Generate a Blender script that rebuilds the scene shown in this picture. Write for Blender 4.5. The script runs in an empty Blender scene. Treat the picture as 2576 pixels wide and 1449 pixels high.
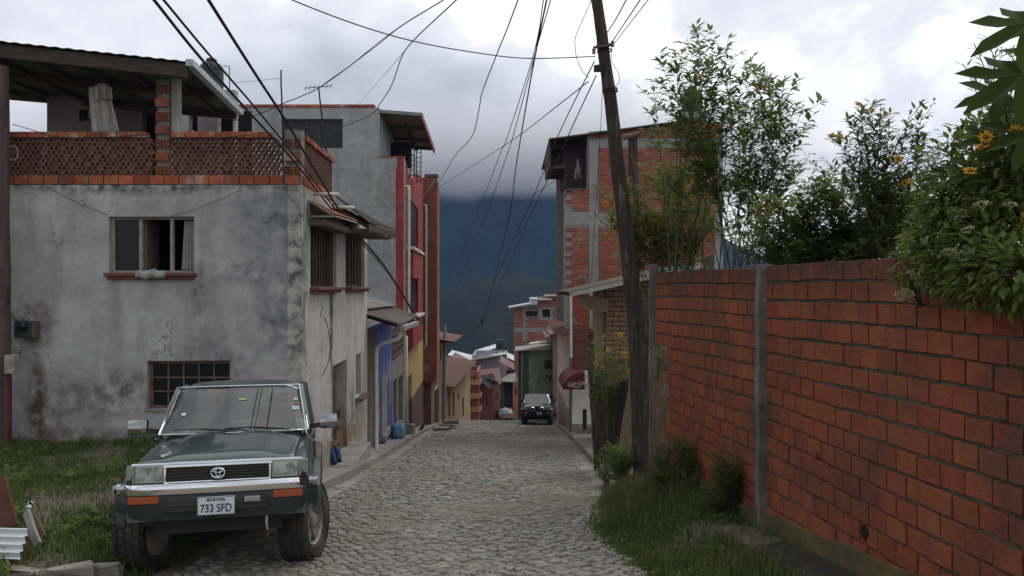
import bpy, math, random
import numpy as np
from mathutils import Vector, Matrix, geometry

SC = bpy.context.scene
COL = SC.collection
R = math.radians
rnd = random.Random(7)

# ------------------------------------------------------------------ camera, sky, sun, exposure
FPX, CX, CY = 2050.0, 1288.0, 724.5          # focal length and centre of the photograph at 2576 px wide
cam_data = bpy.data.cameras.new('camera')
cam_data.sensor_width = 36.0
cam_data.lens = 36.0 * FPX / 2576.0
cam_data.clip_start = 0.05
cam_data.clip_end = 20000
cam = bpy.data.objects.new('camera', cam_data)
COL.objects.link(cam)
cam.location = (0, 0, 0)
cam.rotation_euler = (R(90), 0, 0)
SC.camera = cam

SUN_EL, SUN_AZ = R(56), R(38)                # azimuth clockwise from +Y (ahead, to the right)
world = bpy.data.worlds.new('World')
SC.world = world
world.use_nodes = True
wn, wl = world.node_tree.nodes, world.node_tree.links
wn.clear()
w_out = wn.new('ShaderNodeOutputWorld')
w_bg = wn.new('ShaderNodeBackground'); w_bg.inputs['Strength'].default_value = 0.15
w_sky = wn.new('ShaderNodeTexSky'); w_sky.sky_type = 'NISHITA'; w_sky.sun_disc = False
w_sky.sun_elevation = SUN_EL; w_sky.sun_rotation = SUN_AZ
w_sky.air_density = 1.0; w_sky.dust_density = 2.0
w_co = wn.new('ShaderNodeTexCoord')
w_map = wn.new('ShaderNodeMapping'); w_map.inputs['Scale'].default_value = (1.0, 1.0, 1.55)
w_map.inputs['Location'].default_value = (5.2, 3.3, 2.2)
wl.new(w_co.outputs['Generated'], w_map.inputs['Vector'])
def w_noise(scale, detail, rough, dist=0.0):
    n = wn.new('ShaderNodeTexNoise'); n.inputs['Scale'].default_value = scale
    n.inputs['Detail'].default_value = detail; n.inputs['Roughness'].default_value = rough
    n.inputs['Distortion'].default_value = dist
    wl.new(w_map.outputs['Vector'], n.inputs['Vector']); return n
def w_ramp(src, stops):
    r = wn.new('ShaderNodeValToRGB'); cr = r.color_ramp
    cr.elements[0].position, cr.elements[0].color = stops[0][0], (*stops[0][1], 1)
    cr.elements[1].position, cr.elements[1].color = stops[-1][0], (*stops[-1][1], 1)
    for p, c in stops[1:-1]:
        e = cr.elements.new(p); e.color = (*c, 1)
    wl.new(src, r.inputs['Fac']); return r
wa = w_noise(2.1, 9.0, 0.50, 0.25)           # large cloud masses
wb = w_noise(5.5, 9.0, 0.58, 0.15)           # their puffs
w_mixv = wn.new('ShaderNodeMix'); w_mixv.data_type = 'FLOAT'; w_mixv.inputs[0].default_value = 0.38
wl.new(wa.outputs['Fac'], w_mixv.inputs[2]); wl.new(wb.outputs['Fac'], w_mixv.inputs[3])
# brighter towards the sun that stands behind the cloud deck
w_geo = wn.new('ShaderNodeVectorMath'); w_geo.operation = 'DOT_PRODUCT'
wl.new(w_co.outputs['Generated'], w_geo.inputs[0])
w_geo.inputs[1].default_value = (math.cos(SUN_EL) * math.sin(SUN_AZ), math.cos(SUN_EL) * math.cos(SUN_AZ), math.sin(SUN_EL))
w_sunm = wn.new('ShaderNodeMapRange'); w_sunm.inputs['From Min'].default_value = 0.35; w_sunm.inputs['From Max'].default_value = 1.0
w_sunm.inputs['To Min'].default_value = -0.045; w_sunm.inputs['To Max'].default_value = 0.12
wl.new(w_geo.outputs['Value'], w_sunm.inputs['Value'])
w_add = wn.new('ShaderNodeMath'); w_add.operation = 'ADD'
wl.new(w_mixv.outputs[0], w_add.inputs[0]); wl.new(w_sunm.outputs['Result'], w_add.inputs[1])
w_cloud = w_ramp(w_add.outputs[0], [(0.33, (2.9, 3.15, 3.45)), (0.42, (4.3, 4.55, 4.85)), (0.485, (5.7, 5.95, 6.2)),
                                   (0.53, (6.4, 6.55, 6.7)), (0.55, (7.6, 7.65, 7.65)), (0.70, (9.0, 8.95, 8.8))])
w_gap = w_ramp(w_noise(3.4, 5.0, 0.6).outputs['Fac'], [(0.60, (1, 1, 1)), (0.72, (0.86, 0.86, 0.86))])
w_mix = wn.new('ShaderNodeMix'); w_mix.data_type = 'RGBA'
wl.new(w_gap.outputs['Color'], w_mix.inputs[0])
wl.new(w_sky.outputs['Color'], w_mix.inputs[6]); wl.new(w_cloud.outputs['Color'], w_mix.inputs[7])
wl.new(w_mix.outputs[2], w_bg.inputs['Color']); wl.new(w_bg.outputs[0], w_out.inputs['Surface'])

sun_data = bpy.data.lights.new('sun', 'SUN'); sun_data.energy = 1.2; sun_data.angle = R(18); sun_data.color = (1.0, 0.96, 0.90)
sun = bpy.data.objects.new('sun', sun_data); COL.objects.link(sun)
sun.rotation_euler = (R(90) - SUN_EL, 0, math.pi - SUN_AZ)
SC.view_settings.view_transform = 'Standard'; SC.view_settings.look = 'None'
SC.view_settings.exposure = 0.0; SC.view_settings.gamma = 1.0
SC.view_settings.use_curve_mapping = False
SC.cycles.max_bounces = 6; SC.cycles.diffuse_bounces = 3; SC.cycles.glossy_bounces = 3
SC.cycles.transparent_max_bounces = 12; SC.cycles.volume_bounces = 1
SC.cycles.use_denoising = True

# ------------------------------------------------------------------ helpers
def P(px, py, d):
    """point at distance d (metres along the view) that the photograph shows at px, py"""
    return Vector(((px - CX) / FPX * d, d, (CY - py) / FPX * d))
def PX(px, d): return (px - CX) / FPX * d
def PZ(py, d): return (CY - py) / FPX * d
def lerp(a, b, t): return a + (b - a) * t

class MB:
    """collects shapes and links them as one mesh object"""
    def __init__(s): s.v = []; s.f = []; s.m = []; s.mi = 0
    def add(s, vs, fs):
        o = len(s.v); s.v.extend([tuple(v) for v in vs]); s.f.extend([tuple(i + o for i in f) for f in fs])
        s.m.extend([s.mi] * len(fs)); return s
    def hexa(s, p):      # 8 points: bottom loop 0-3, top loop 4-7
        return s.add(p, [(3, 2, 1, 0), (4, 5, 6, 7), (0, 1, 5, 4), (1, 2, 6, 5), (2, 3, 7, 6), (3, 0, 4, 7)])
    def box(s, x0, x1, y0, y1, z0, z1):
        return s.hexa([(x0, y0, z0), (x1, y0, z0), (x1, y1, z0), (x0, y1, z0), (x0, y0, z1), (x1, y0, z1), (x1, y1, z1), (x0, y1, z1)])
    def bar(s, a, b, w, h, up=(0, 0, 1)):   # rectangular bar from a to b
        a, b = Vector(a), Vector(b); t = (b - a).normalized(); u = Vector(up)
        r = t.cross(u)
        if r.length < 1e-4: r = t.cross(Vector((0, 1, 0)))
        r.normalize(); u = r.cross(t).normalized(); r = r * w / 2; u = u * h / 2
        return s.hexa([a - r - u, a + r - u, b + r - u, b - r - u, a - r + u, a + r + u, b + r + u, b - r + u])
    def tube(s, pts, rad, n=8, cap=True):
        pts = [Vector(p) for p in pts]
        if not isinstance(rad, (list, tuple)): rad = [rad] * len(pts)
        rows = []; prev = None
        for i, p in enumerate(pts):
            t = (pts[min(i + 1, len(pts) - 1)] - pts[max(i - 1, 0)]).normalized()
            if prev is None:
                a = Vector((0, 0, 1)) if abs(t.z) < 0.9 else Vector((1, 0, 0))
                u = t.cross(a).normalized()
            else:
                u = (prev - t * prev.dot(t)).normalized()
            prev = u; w = t.cross(u)
            rows.append([p + (u * math.cos(2 * math.pi * k / n) + w * math.sin(2 * math.pi * k / n)) * rad[i] for k in range(n)])
        return s.rings(rows, cap)
    def rings(s, rows, cap=True, closed=True):
        n = len(rows[0]); vs = [v for r in rows for v in r]; fs = []
        for i in range(len(rows) - 1):
            for k in range(n if closed else n - 1):
                k2 = (k + 1) % n
                fs.append((i * n + k, i * n + k2, (i + 1) * n + k2, (i + 1) * n + k))
        if cap:
            fs.append(tuple(range(n - 1, -1, -1))); fs.append(tuple((len(rows) - 1) * n + k for k in range(n)))
        return s.add(vs, fs)
    def lathe(s, prof, n=16, o=(0, 0, 0), axis='z', cap=True):
        rows = []
        for r, h in prof:
            row = []
            for k in range(n):
                a = 2 * math.pi * k / n; c, q = r * math.cos(a), r * math.sin(a)
                p = (c, q, h) if axis == 'z' else ((h, c, q) if axis == 'x' else (q, h, c))
                row.append((p[0] + o[0], p[1] + o[1], p[2] + o[2]))
            rows.append(row)
        return s.rings(rows, cap)
    def prism(s, poly, off):   # poly: 3-d points, off: extrusion vector
        n = len(poly); off = Vector(off); a = [Vector(p) for p in poly]; b = [p + off for p in a]
        return s.add(a + b, [tuple(range(n - 1, -1, -1)), tuple(range(n, 2 * n))] + [(i, (i + 1) % n, n + (i + 1) % n, n + i) for i in range(n)])
    def quad(s, a, b, c, d): return s.add([a, b, c, d], [(0, 1, 2, 3)])
    def mesh(s, name, mats, smooth=False, off=(0, 0, 0)):
        me = bpy.data.meshes.new(name)
        v = np.array(s.v, dtype=float).reshape(-1, 3) - np.array(off)
        me.from_pydata(v.tolist(), [], s.f)
        for m in (mats if isinstance(mats, (list, tuple)) else [mats] if mats else []): me.materials.append(m)
        if len(set(s.m)) > 1: me.polygons.foreach_set('material_index', s.m)
        if smooth: me.polygons.foreach_set('use_smooth', [True] * len(me.polygons))
        me.update(); return me
    def build(s, name, mat, parent=None, smooth=False, bevel=0, fix=False, local=False, sharp=None):
        off = (0, 0, 0) if local else (root_loc(parent) if parent else (0, 0, 0))
        me = s.mesh(name, mat, smooth, off)
        if fix:
            import bmesh
            bm = bmesh.new(); bm.from_mesh(me); bmesh.ops.remove_doubles(bm, verts=bm.verts, dist=1e-5)
            bmesh.ops.recalc_face_normals(bm, faces=bm.faces); bm.to_mesh(me); bm.free()
        o = bpy.data.objects.new(name, me); COL.objects.link(o)
        if parent: o.parent = parent
        if bevel:
            md = o.modifiers.new('bevel', 'BEVEL'); md.width = bevel; md.segments = 2; md.limit_method = 'ANGLE'; md.angle_limit = R(40)
        if sharp and smooth:
            me.set_sharp_from_angle(angle=R(sharp))
        return o
def root_loc(o):
    while o.parent: o = o.parent
    return tuple(o.location)
def tag(o, label=None, cat=None, group=None, kind=None):
    if label: o['label'] = label
    if cat: o['category'] = cat
    if group: o['group'] = group
    if kind: o['kind'] = kind
    return o
def thing(name, label, cat, loc=(0, 0, 0), rot=None, group=None):
    o = bpy.data.objects.new(name, None); COL.objects.link(o); o.location = loc; o.empty_display_size = 0.2
    if rot: o.rotation_euler = rot
    return tag(o, label, cat, group)
def linked(name, me, parent, loc, rot=None, scale=None):
    o = bpy.data.objects.new(name, me); COL.objects.link(o); o.parent = parent; o.location = loc
    if rot: o.rotation_euler = rot
    if scale: o.scale = scale
    return o

# ------------------------------------------------------------------ materials
class NT:
    def __init__(s, name):
        s.m = bpy.data.materials.new(name); s.m.use_nodes = True
        s.n, s.l = s.m.node_tree.nodes, s.m.node_tree.links
        s.b = s.n['Principled BSDF']; s.b.inputs['Specular IOR Level'].default_value = 0.3
        s.tc = s.n.new('ShaderNodeTexCoord'); s.co = s.tc.outputs['Object']
    def link(s, a, b): s.l.new(a, b)
    def mapped(s, scale=(1, 1, 1), loc=(0, 0, 0), src=None):
        m = s.n.new('ShaderNodeMapping'); m.inputs['Scale'].default_value = scale; m.inputs['Location'].default_value = loc
        s.l.new(src or s.co, m.inputs['Vector']); return m.outputs['Vector']
    def noise(s, scale, detail=5, rough=0.55, vec=None, dist=0.0):
        n = s.n.new('ShaderNodeTexNoise'); n.inputs['Scale'].default_value = scale; n.inputs['Detail'].default_value = detail
        n.inputs['Roughness'].default_value = rough; n.inputs['Distortion'].default_value = dist
        s.l.new(vec or s.co, n.inputs['Vector']); return n.outputs['Fac']
    def ramp(s, src, stops):
        r = s.n.new('ShaderNodeValToRGB'); cr = r.color_ramp
        def c4(c): return (*c, 1) if isinstance(c, (tuple, list)) else (c, c, c, 1)
        cr.elements[0].position, cr.elements[0].color = stops[0][0], c4(stops[0][1])
        cr.elements[1].position, cr.elements[1].color = stops[-1][0], c4(stops[-1][1])
        for p, c in stops[1:-1]:
            e = cr.elements.new(p); e.color = c4(c)
        s.l.new(src, r.inputs['Fac']); return r.outputs['Color']
    def mix(s, fac, a, b, blend='MIX'):
        m = s.n.new('ShaderNodeMix'); m.data_type = 'RGBA'; m.blend_type = blend
        for k, v in ((0, fac), (6, a), (7, b)):
            if hasattr(v, 'is_output'): s.l.new(v, m.inputs[k])
            elif k == 0: m.inputs[0].default_value = v
            else: m.inputs[k].default_value = (*v, 1)
        return m.outputs[2]
    def math(s, op, a, b=None, clamp=False):
        m = s.n.new('ShaderNodeMath'); m.operation = op; m.use_clamp = clamp
        for k, v in ((0, a), (1, b)):
            if v is None: continue
            if hasattr(v, 'is_output'): s.l.new(v, m.inputs[k])
            else: m.inputs[k].default_value = v
        return m.outputs[0]
    def random(s): return s.n.new('ShaderNodeObjectInfo').outputs['Random']
    def sep(s, src=None):
        x = s.n.new('ShaderNodeSeparateXYZ'); s.l.new(src or s.co, x.inputs[0]); return x.outputs
    def blob(s, c, r, soft=0.6):
        """soft mask: 1 inside the ellipsoid at c with radii r, 0 outside; a wide falloff for noise to eat into"""
        vec = s.mapped((1 / r[0], 1 / r[1], 1 / r[2]), (-c[0] / r[0], -c[1] / r[1], -c[2] / r[2]))
        ln = s.n.new('ShaderNodeVectorMath'); ln.operation = 'LENGTH'; s.l.new(vec, ln.inputs[0])
        mr = s.n.new('ShaderNodeMapRange'); mr.inputs['From Min'].default_value = 1 - soft; mr.inputs['From Max'].default_value = 1 + soft
        mr.inputs['To Min'].default_value = 1; mr.inputs['To Max'].default_value = 0; s.l.new(ln.outputs['Value'], mr.inputs['Value'])
        return mr.outputs['Result']
    def bump(s, h, strength=0.4, dist=0.02, normal=None):
        b = s.n.new('ShaderNodeBump'); b.inputs['Strength'].default_value = strength; b.inputs['Distance'].default_value = dist
        s.l.new(h, b.inputs['Height'])
        if normal is not None: s.l.new(normal, b.inputs['Normal'])
        s.l.new(b.outputs[0], s.b.inputs['Normal']); return b.outputs[0]
    def done(s, col=None, rough=None, metal=None, spec=None):
        for k, v in (('Base Color', col), ('Roughness', rough), ('Metallic', metal), ('Specular IOR Level', spec)):
            if v is None: continue
            if hasattr(v, 'is_output'): s.l.new(v, s.b.inputs[k])
            elif k == 'Base Color': s.b.inputs[k].default_value = (*v, 1)
            else: s.b.inputs[k].default_value = v
        return s.m

def mat(name, a, b=None, scale=4.0, rough=0.85, bump=0.25, bdist=0.01, fine=40.0, rand=0.0, stretch=(1, 1, 1), metal=0.0, dirt=None, dscale=1.2, spec=0.3, damt=0.6):
    """two tones of a colour broken up by noise, fine grain relief, optional dirt and per-object variation"""
    t = NT(name); b = b or tuple(x * 0.7 for x in a)
    v = t.mapped(stretch)
    col = t.mix(t.ramp(t.noise(scale, 6, 0.6, v), [(0.35, 0), (0.65, 1)]), a, b)
    g = t.noise(fine, 4, 0.6, v)
    col = t.mix(0.35, col, t.ramp(g, [(0.3, 0.25), (0.7, 0.75)]), 'OVERLAY')
    if dirt:
        col = t.mix(t.ramp(t.noise(dscale, 7, 0.65), [(0.46, 0), (0.68, damt)]), col, dirt)
    if rand:
        r = t.random(); k = t.n.new('ShaderNodeMapRange'); t.link(r, k.inputs['Value'])
        k.inputs['To Min'].default_value = 1 - rand; k.inputs['To Max'].default_value = 1 + rand * 0.7
        h = t.n.new('ShaderNodeHueSaturation'); t.link(k.outputs['Result'], h.inputs['Value']); t.link(col, h.inputs['Color']); col = h.outputs['Color']
    if bump: t.bump(t.math('ADD', g, t.noise(scale * 3, 4, 0.6, v)), bump, bdist)
    return t.done(col, rough, metal, spec)
# ------------------------------------------------------------------ the lie of the land
GP = [(-30, -1.2), (-6, -1.35), (0, -1.75), (3.5, -2.13), (7.9, -2.68), (12.8, -3.16), (18.7, -3.95), (29.3, -5.40), (45, -7.62), (52, -8.48), (60, -9.75),
      (75, -12.3), (90, -14.9), (110, -19), (150, -30), (220, -50), (320, -66), (420, -72), (6000, -72)]
def gz(y):
    """height of the street's middle: smooth curve through GP"""
    for i in range(len(GP) - 1):
        if y <= GP[i + 1][0]:
            (x0, z0), (x1, z1) = GP[i], GP[i + 1]
            t = max(0, (y - x0) / (x1 - x0))
            m0 = (z1 - GP[max(i - 1, 0)][1]) / (x1 - GP[max(i - 1, 0)][0])
            j = min(i + 2, len(GP) - 1); m1 = (GP[j][1] - z0) / (GP[j][0] - x0)
            h = x1 - x0
            return (2 * t**3 - 3 * t**2 + 1) * z0 + (t**3 - 2 * t**2 + t) * h * m0 + (-2 * t**3 + 3 * t**2) * z1 + (t**3 - t**2) * h * m1
    return GP[-1][1]
def interp(tab, y):
    if y <= tab[0][0]: return tab[0][1]
    for (a, p), (b, q) in zip(tab, tab[1:]):
        if y <= b: return p + (q - p) * (y - a) / (b - a)
    return tab[-1][1]
LEFT_EDGE = [(0, -3.0), (7, -3.1), (10.5, -3.0), (13.3, -2.78), (18.7, -2.93), (29.3, -3.45), (45, -4.1), (60, -4.6), (90, -3.6), (130, -4)]
RIGHT_EDGE = [(0, 1.1), (6.3, 1.25), (9.5, 1.0), (11.5, 1.35), (13, 1.6), (18.7, 1.75), (29.3, 2.05), (45, 2.45), (50, 1.2), (60, 0.9), (90, 1.2), (130, 1)]
def left_edge(y): return interp(LEFT_EDGE, y)
def right_edge(y): return interp(RIGHT_EDGE, y)
def sstep(a, b, x):
    t = min(1, max(0, (x - a) / (b - a))); return t * t * (3 - 2 * t)
def hsh(x, y):
    return (math.sin(x * 1.7 + y * 0.9) + math.sin(x * 0.6 - y * 1.3 + 2) + math.sin(x * 3.1 + y * 2.3 + 1) * 0.4) / 2.4
def ground_z(x, y):
    """height of the ground anywhere: street, grassy lot on the left, verge on the right"""
    z = gz(y)
    if y < 14:
        lot = -2.28 - 0.024 * (y - 6.5) + 0.05 * hsh(x * 1.3, y * 1.3) - 0.02
        k = sstep(left_edge(y) - 0.15, left_edge(y) - 1.3, x) if False else sstep(0.1, 1.3, left_edge(y) - x)
        k *= sstep(14, 13.0, y) if False else (1 - sstep(12.9, 13.8, y))
        z = lerp(z, max(lot, z + 0.05), k)
    e = right_edge(y)
    if x > e and y < 16:
        k = sstep(0.0, 1.0, x - e)
        up = interp([(0, 0.25), (4, 0.18), (6, 0.21), (8.2, 0.30), (10, 0.38), (12, 0.28), (16, 0.12)], y)
        z += up * k + 0.02 * k * hsh(x * 3, y * 3)
    if y > 16:
        if x > e: z += 0.10 * sstep(0.3, 2, x - e)
    if y > 120:
        z += 4 * sstep(120, 400, y) * hsh(x * 0.015, y * 0.013)
    return z

M = {}
# packed earth of the ground
t = NT('earth'); c = t.mix(t.ramp(t.noise(3, 6, 0.6), [(0.35, 0), (0.65, 1)]), (0.125, 0.105, 0.078), (0.080, 0.068, 0.050))
c = t.mix(t.ramp(t.noise(0.7, 6, 0.65), [(0.5, 0), (0.62, 1)]), c, (0.07, 0.085, 0.035))
t.bump(t.noise(30, 5, 0.7), 0.6, 0.02); M['earth'] = t.done(c, 0.95)
t = NT('road_dirt'); c = t.mix(t.ramp(t.noise(1.1, 6, 0.6), [(0.35, 0), (0.65, 1)]), (0.205, 0.175, 0.135), (0.15, 0.13, 0.10))
c = t.mix(t.ramp(t.noise(60, 4, 0.6), [(0.35, 0), (0.7, 0.6)]), c, (0.215, 0.19, 0.155))
t.bump(t.noise(45, 5, 0.7), 0.6, 0.02); M['road_dirt'] = t.done(c, 0.95)
# wooded slopes
t = NT('wooded_slope'); c = t.mix(t.ramp(t.noise(0.012, 8, 0.6), [(0.35, 0), (0.65, 1)]), (0.018, 0.032, 0.014), (0.034, 0.050, 0.019))
c = t.mix(t.ramp(t.noise(0.10, 6, 0.7), [(0.35, 0.0), (0.7, 0.75)]), c, (0.010, 0.018, 0.010))
t.bump(t.noise(0.09, 6, 0.7), 1.0, 12.0); M['wooded_slope'] = t.done(c, 1.0, spec=0.05)
t = NT('hill_grass'); c = t.mix(t.ramp(t.noise(0.02, 8, 0.65), [(0.38, 0), (0.62, 1)]), (0.017, 0.026, 0.012), (0.034, 0.038, 0.016))
c = t.mix(t.ramp(t.noise(0.16, 6, 0.7), [(0.42, 0.0), (0.62, 0.85)]), c, (0.012, 0.022, 0.010))
t.bump(t.noise(0.2, 6, 0.7), 1.0, 5.0); M['hill_grass'] = t.done(c, 1.0, spec=0.05)

# ground: one sheet, fine near the camera, out past the mountains
ys = list(np.arange(-30, 3, 3.0)) + list(np.arange(3, 20, 0.33)) + list(np.arange(20, 60, 1.2)) + list(np.arange(60, 240, 6.0)) + [260, 300, 360, 440, 600, 900, 1400, 2200, 3600, 5200]
xs = [-3000, -1500, -700, -300, -140, -80, -50, -30, -20, -14] + list(np.arange(-11, 7, 0.3)) + [8, 10, 14, 20, 30, 50, 80, 140, 300, 700, 1500, 3000]
g = MB(); nx = len(xs)
for y in ys:
    for x in xs:
        dz = -0.03 if left_edge(y) - 0.6 < x < right_edge(y) + 0.6 else 0
        g.v.append((x, y, ground_z(x, y) + dz))
for j in range(len(ys) - 1):
    for i in range(nx - 1):
        g.f.append((j * nx + i, j * nx + i + 1, (j + 1) * nx + i + 1, (j + 1) * nx + i))
g.m = [0] * len(g.f)
tag(g.build('ground', M['earth'], smooth=True), kind='structure')

# road bed under the cobbles
g = MB(); ysr = list(np.arange(-6, 30, 0.4)) + list(np.arange(30, 130, 1.5)); n = 22
for y in ysr:
    a, b = left_edge(y) - 0.2, right_edge(y) + 0.15
    for i in range(n):
        x = lerp(a, b, i / (n - 1)); g.v.append((x, y, gz(y) + 0.012 * hsh(x * 2.1, y * 1.7) + 0.02 * (1 - (2 * i / (n - 1) - 1) ** 2)))
for j in range(len(ysr) - 1):
    for i in range(n - 1): g.f.append((j * n + i, j * n + i + 1, (j + 1) * n + i + 1, (j + 1) * n + i))
g.m = [0] * len(g.f)
road = tag(g.build('road', M['road_dirt'], smooth=True), kind='structure')

# mountain wall across the valley and the hump of a nearer hill
def ridge(name, material, y0, y1, tops, nxs, amp, seed, ny=40, base=-75, foot=0.0):
    g = MB(); r2 = random.Random(seed); ph = [r2.uniform(0, 6) for _ in range(8)]
    x0, x1 = tops[0][0], tops[-1][0]
    for j in range(ny):
        v = j / (ny - 1); y = lerp(y0, y1, v)
        for i in range(nxs):
            x = lerp(x0, x1, i / (nxs - 1)); top = interp(tops, x)
            prof = math.sin(math.pi * min(1, v * 1.25) / 2) ** 1.0 if v < 0.8 else math.cos((v - 0.8) / 0.2 * math.pi / 2) ** 0.5
            s = sum(math.sin(x * f / amp + ph[k] + y * f2 / amp) / (1 + k) for k, (f, f2) in enumerate([(0.35, 0.1), (0.8, -0.3), (1.7, 0.5), (3.1, 1.1), (6.1, -2.2)]))
            rg = abs(math.sin(x / (amp * 2.6) + 0.8 * math.sin(y / (amp * 4)) + ph[5])) - 0.5
            z = base + (top - base) * prof + amp * (0.35 * s + 0.9 * rg * (1 - v)) * prof * (1 - 0.65 * v)
            g.v.append((x, y, z))
    for j in range(ny - 1):
        for i in range(nxs - 1): g.f.append((j * nxs + i, j * nxs + i + 1, (j + 1) * nxs + i + 1, (j + 1) * nxs + i))
    g.m = [0] * len(g.f)
    return tag(g.build(name, material, smooth=True), kind='structure')
ridge('mountain', M['wooded_slope'], 1000, 1900, [(-1400, 120), (-700, 190), (-300, 230), (0, 240), (150, 230), (260, 185), (420, 80), (560, -5), (800, -40), (1400, -50)], 220, 40, 3, 60)
ridge('hill', M['hill_grass'], 430, 760, [(-420, -62), (-220, -38), (-110, -15), (-60, -3), (-22, 9), (4, 14.2), (22, 12), (44, 5), (80, -9), (140, -28), (420, -70)], 160, 10, 5)
# ------------------------------------------------------------------ cobbles, gutters, kerbs
t = NT('cobble')
gi = t.n.new('ShaderNodeNewGeometry').outputs['Random Per Island']
rr = t.math('FRACT', t.math('ADD', gi, t.random()))
c = t.ramp(rr, [(0.0, (0.178, 0.176, 0.158)), (0.25, (0.218, 0.213, 0.192)), (0.45, (0.150, 0.157, 0.145)), (0.62, (0.25, 0.235, 0.203)), (0.8, (0.195, 0.185, 0.163)), (0.93, (0.225, 0.222, 0.21)), (1.0, (0.325, 0.305, 0.268))])
c = t.mix(0.5, c, t.ramp(t.noise(28, 5, 0.65), [(0.3, 0.2), (0.7, 0.8)]), 'OVERLAY')
c = t.mix(t.ramp(t.noise(0.8, 5, 0.6), [(0.42, 0), (0.64, 0.8)]), c, (0.19, 0.165, 0.13))
t.bump(t.noise(60, 5, 0.65), 0.5, 0.006); M['cobble'] = t.done(c, 0.75, spec=0.35)

def cobble_rows():
    """irregular stones packed edge to edge: jittered rows of cells, each rounded and domed"""
    r2 = np.random.RandomState(4); out = []
    for (ya, yb, sx, sy, smooth) in ((5.4, 16, 0.116, 0.098, 1), (16, 30, 0.145, 0.125, 1), (30, 53, 0.24, 0.24, 0)):
        nj = int((yb - ya) / sy) + 2; ni = int(6.6 / sx) + 2
        J, I = np.meshgrid(np.arange(nj), np.arange(ni), indexing='ij')
        x = -4.5 + (I + 0.5 * (J % 2)) * sx + r2.uniform(-0.50, 0.50, J.shape) * sx
        y = ya + J * sy + r2.uniform(-0.48, 0.48, J.shape) * sy
        x = x + 0.05 * np.sin(y * 2.3 + x); y = y + 0.06 * np.sin(x * 1.9 + 1)
        for j in range(1, nj - 1):
            o = j % 2
            for i in range(1, ni - 1):
                cx, cy = x[j, i], y[j, i]
                if not left_edge(cy) - 0.02 < cx < right_edge(cy) + (0.12 if cy < 12.5 else 0.0): continue
                nb = [(j, i + 1), (j + 1, i + o), (j + 1, i - 1 + o), (j, i - 1), (j - 1, i - 1 + o), (j - 1, i + o)]
                pts = []
                for k in range(6):
                    a, b = nb[k], nb[(k + 1) % 6]
                    pts.append(((cx + x[a] + x[b]) / 3, (cy + y[a] + y[b]) / 3))
                out.append((cx, cy, pts, smooth, sx))
    return out
def stone_shape(mb, cx, cy, pts, smooth, sx, r2):
    bury = hsh(cx * 0.9 + 3, cy * 0.55) + 0.6 * hsh(cx * 2.2, cy * 1.9 + 4)
    patch = math.exp(-(((cx - 0.9) / 0.8) ** 2 + ((cy - 12.0) / 1.6) ** 2)) + 0.8 * math.exp(-(((cx + 0.3) / 0.6) ** 2 + ((cy - 11.0) / 0.5) ** 2))
    h = (0.021 + r2.uniform(-0.011, 0.018)) * (sx / 0.155) ** 0.5 - 0.011 * max(0, bury) - 0.022 * min(1, patch)
    if h < 0.005 or r2.random() < 0.04: return False
    sh = r2.uniform(0.80, 0.99)
    pl = [(cx + (a - cx) * sh, cy + (b - cy) * sh) for a, b in pts]
    if smooth:
        q = []
        for k in range(6):
            (a, b), (c_, d_) = pl[k], pl[(k + 1) % 6]
            q += [(a * .75 + c_ * .25, b * .75 + d_ * .25), (a * .25 + c_ * .75, b * .25 + d_ * .75)]
        pl = q
    z0 = gz(cy) + 0.02 * (1 - ((cx + 0.6) / 2.4) ** 2) + 0.012 * hsh(cx * 2.1, cy * 1.7)
    tx, ty = r2.uniform(-0.12, 0.12), r2.uniform(-0.14, 0.10) - 0.11
    tx0 = lambda a, b: (a - cx) * tx + (b - cy) * ty
    def ring(s, z): return [(cx + (a - cx) * s, cy + (b - cy) * s, z0 + z + tx0(cx + (a - cx) * s, cy + (b - cy) * s)) for a, b in pl]
    rows = [ring(1.0, -0.03), ring(0.97, h * 0.45), ring(0.80, h * 0.85), ring(0.45, h * 1.0)]
    if not smooth: rows = [rows[0], rows[1], rows[3]]
    n = len(pl); o = len(mb.v)
    for r_ in rows: mb.v.extend(r_)
    for i in range(len(rows) - 1):
        for k in range(n): mb.f.append((o + i * n + k, o + i * n + (k + 1) % n, o + (i + 1) * n + (k + 1) % n, o + (i + 1) * n + k))
    mb.f.append(tuple(o + (len(rows) - 1) * n + k for k in range(n)))
    mb.m.extend([0] * ((len(rows) - 1) * n + 1))
    return True
cells = cobble_rows(); r2 = random.Random(11)
def shown(c):   # how large a stone shows in the picture; stones under the parked car or out of frame show nothing
    px = CX + FPX * c[0] / c[1]
    z = gz(c[1]); py = CY - FPX * z / c[1]
    if py > 1455 or px < 700 or px > 2560: return 0
    if px < 850 and c[1] < 9.6: return 0
    return 1 / c[1]
cells.sort(key=lambda c: -shown(c))
rest = MB(); made = 0
for c in cells:
    if made < 300:
        one = MB()
        if stone_shape(one, *c, r2):
            ctr = (c[0], c[1], gz(c[1]))
            me = one.mesh('cobblestone', M['cobble'], True, ctr)
            linked('cobblestone', me, road, ctr); made += 1
    else: stone_shape(rest, *c, r2)
o = rest.build('cobblestones_beyond', M['cobble'], road, smooth=True); o['kind'] = 'stuff'

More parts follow.
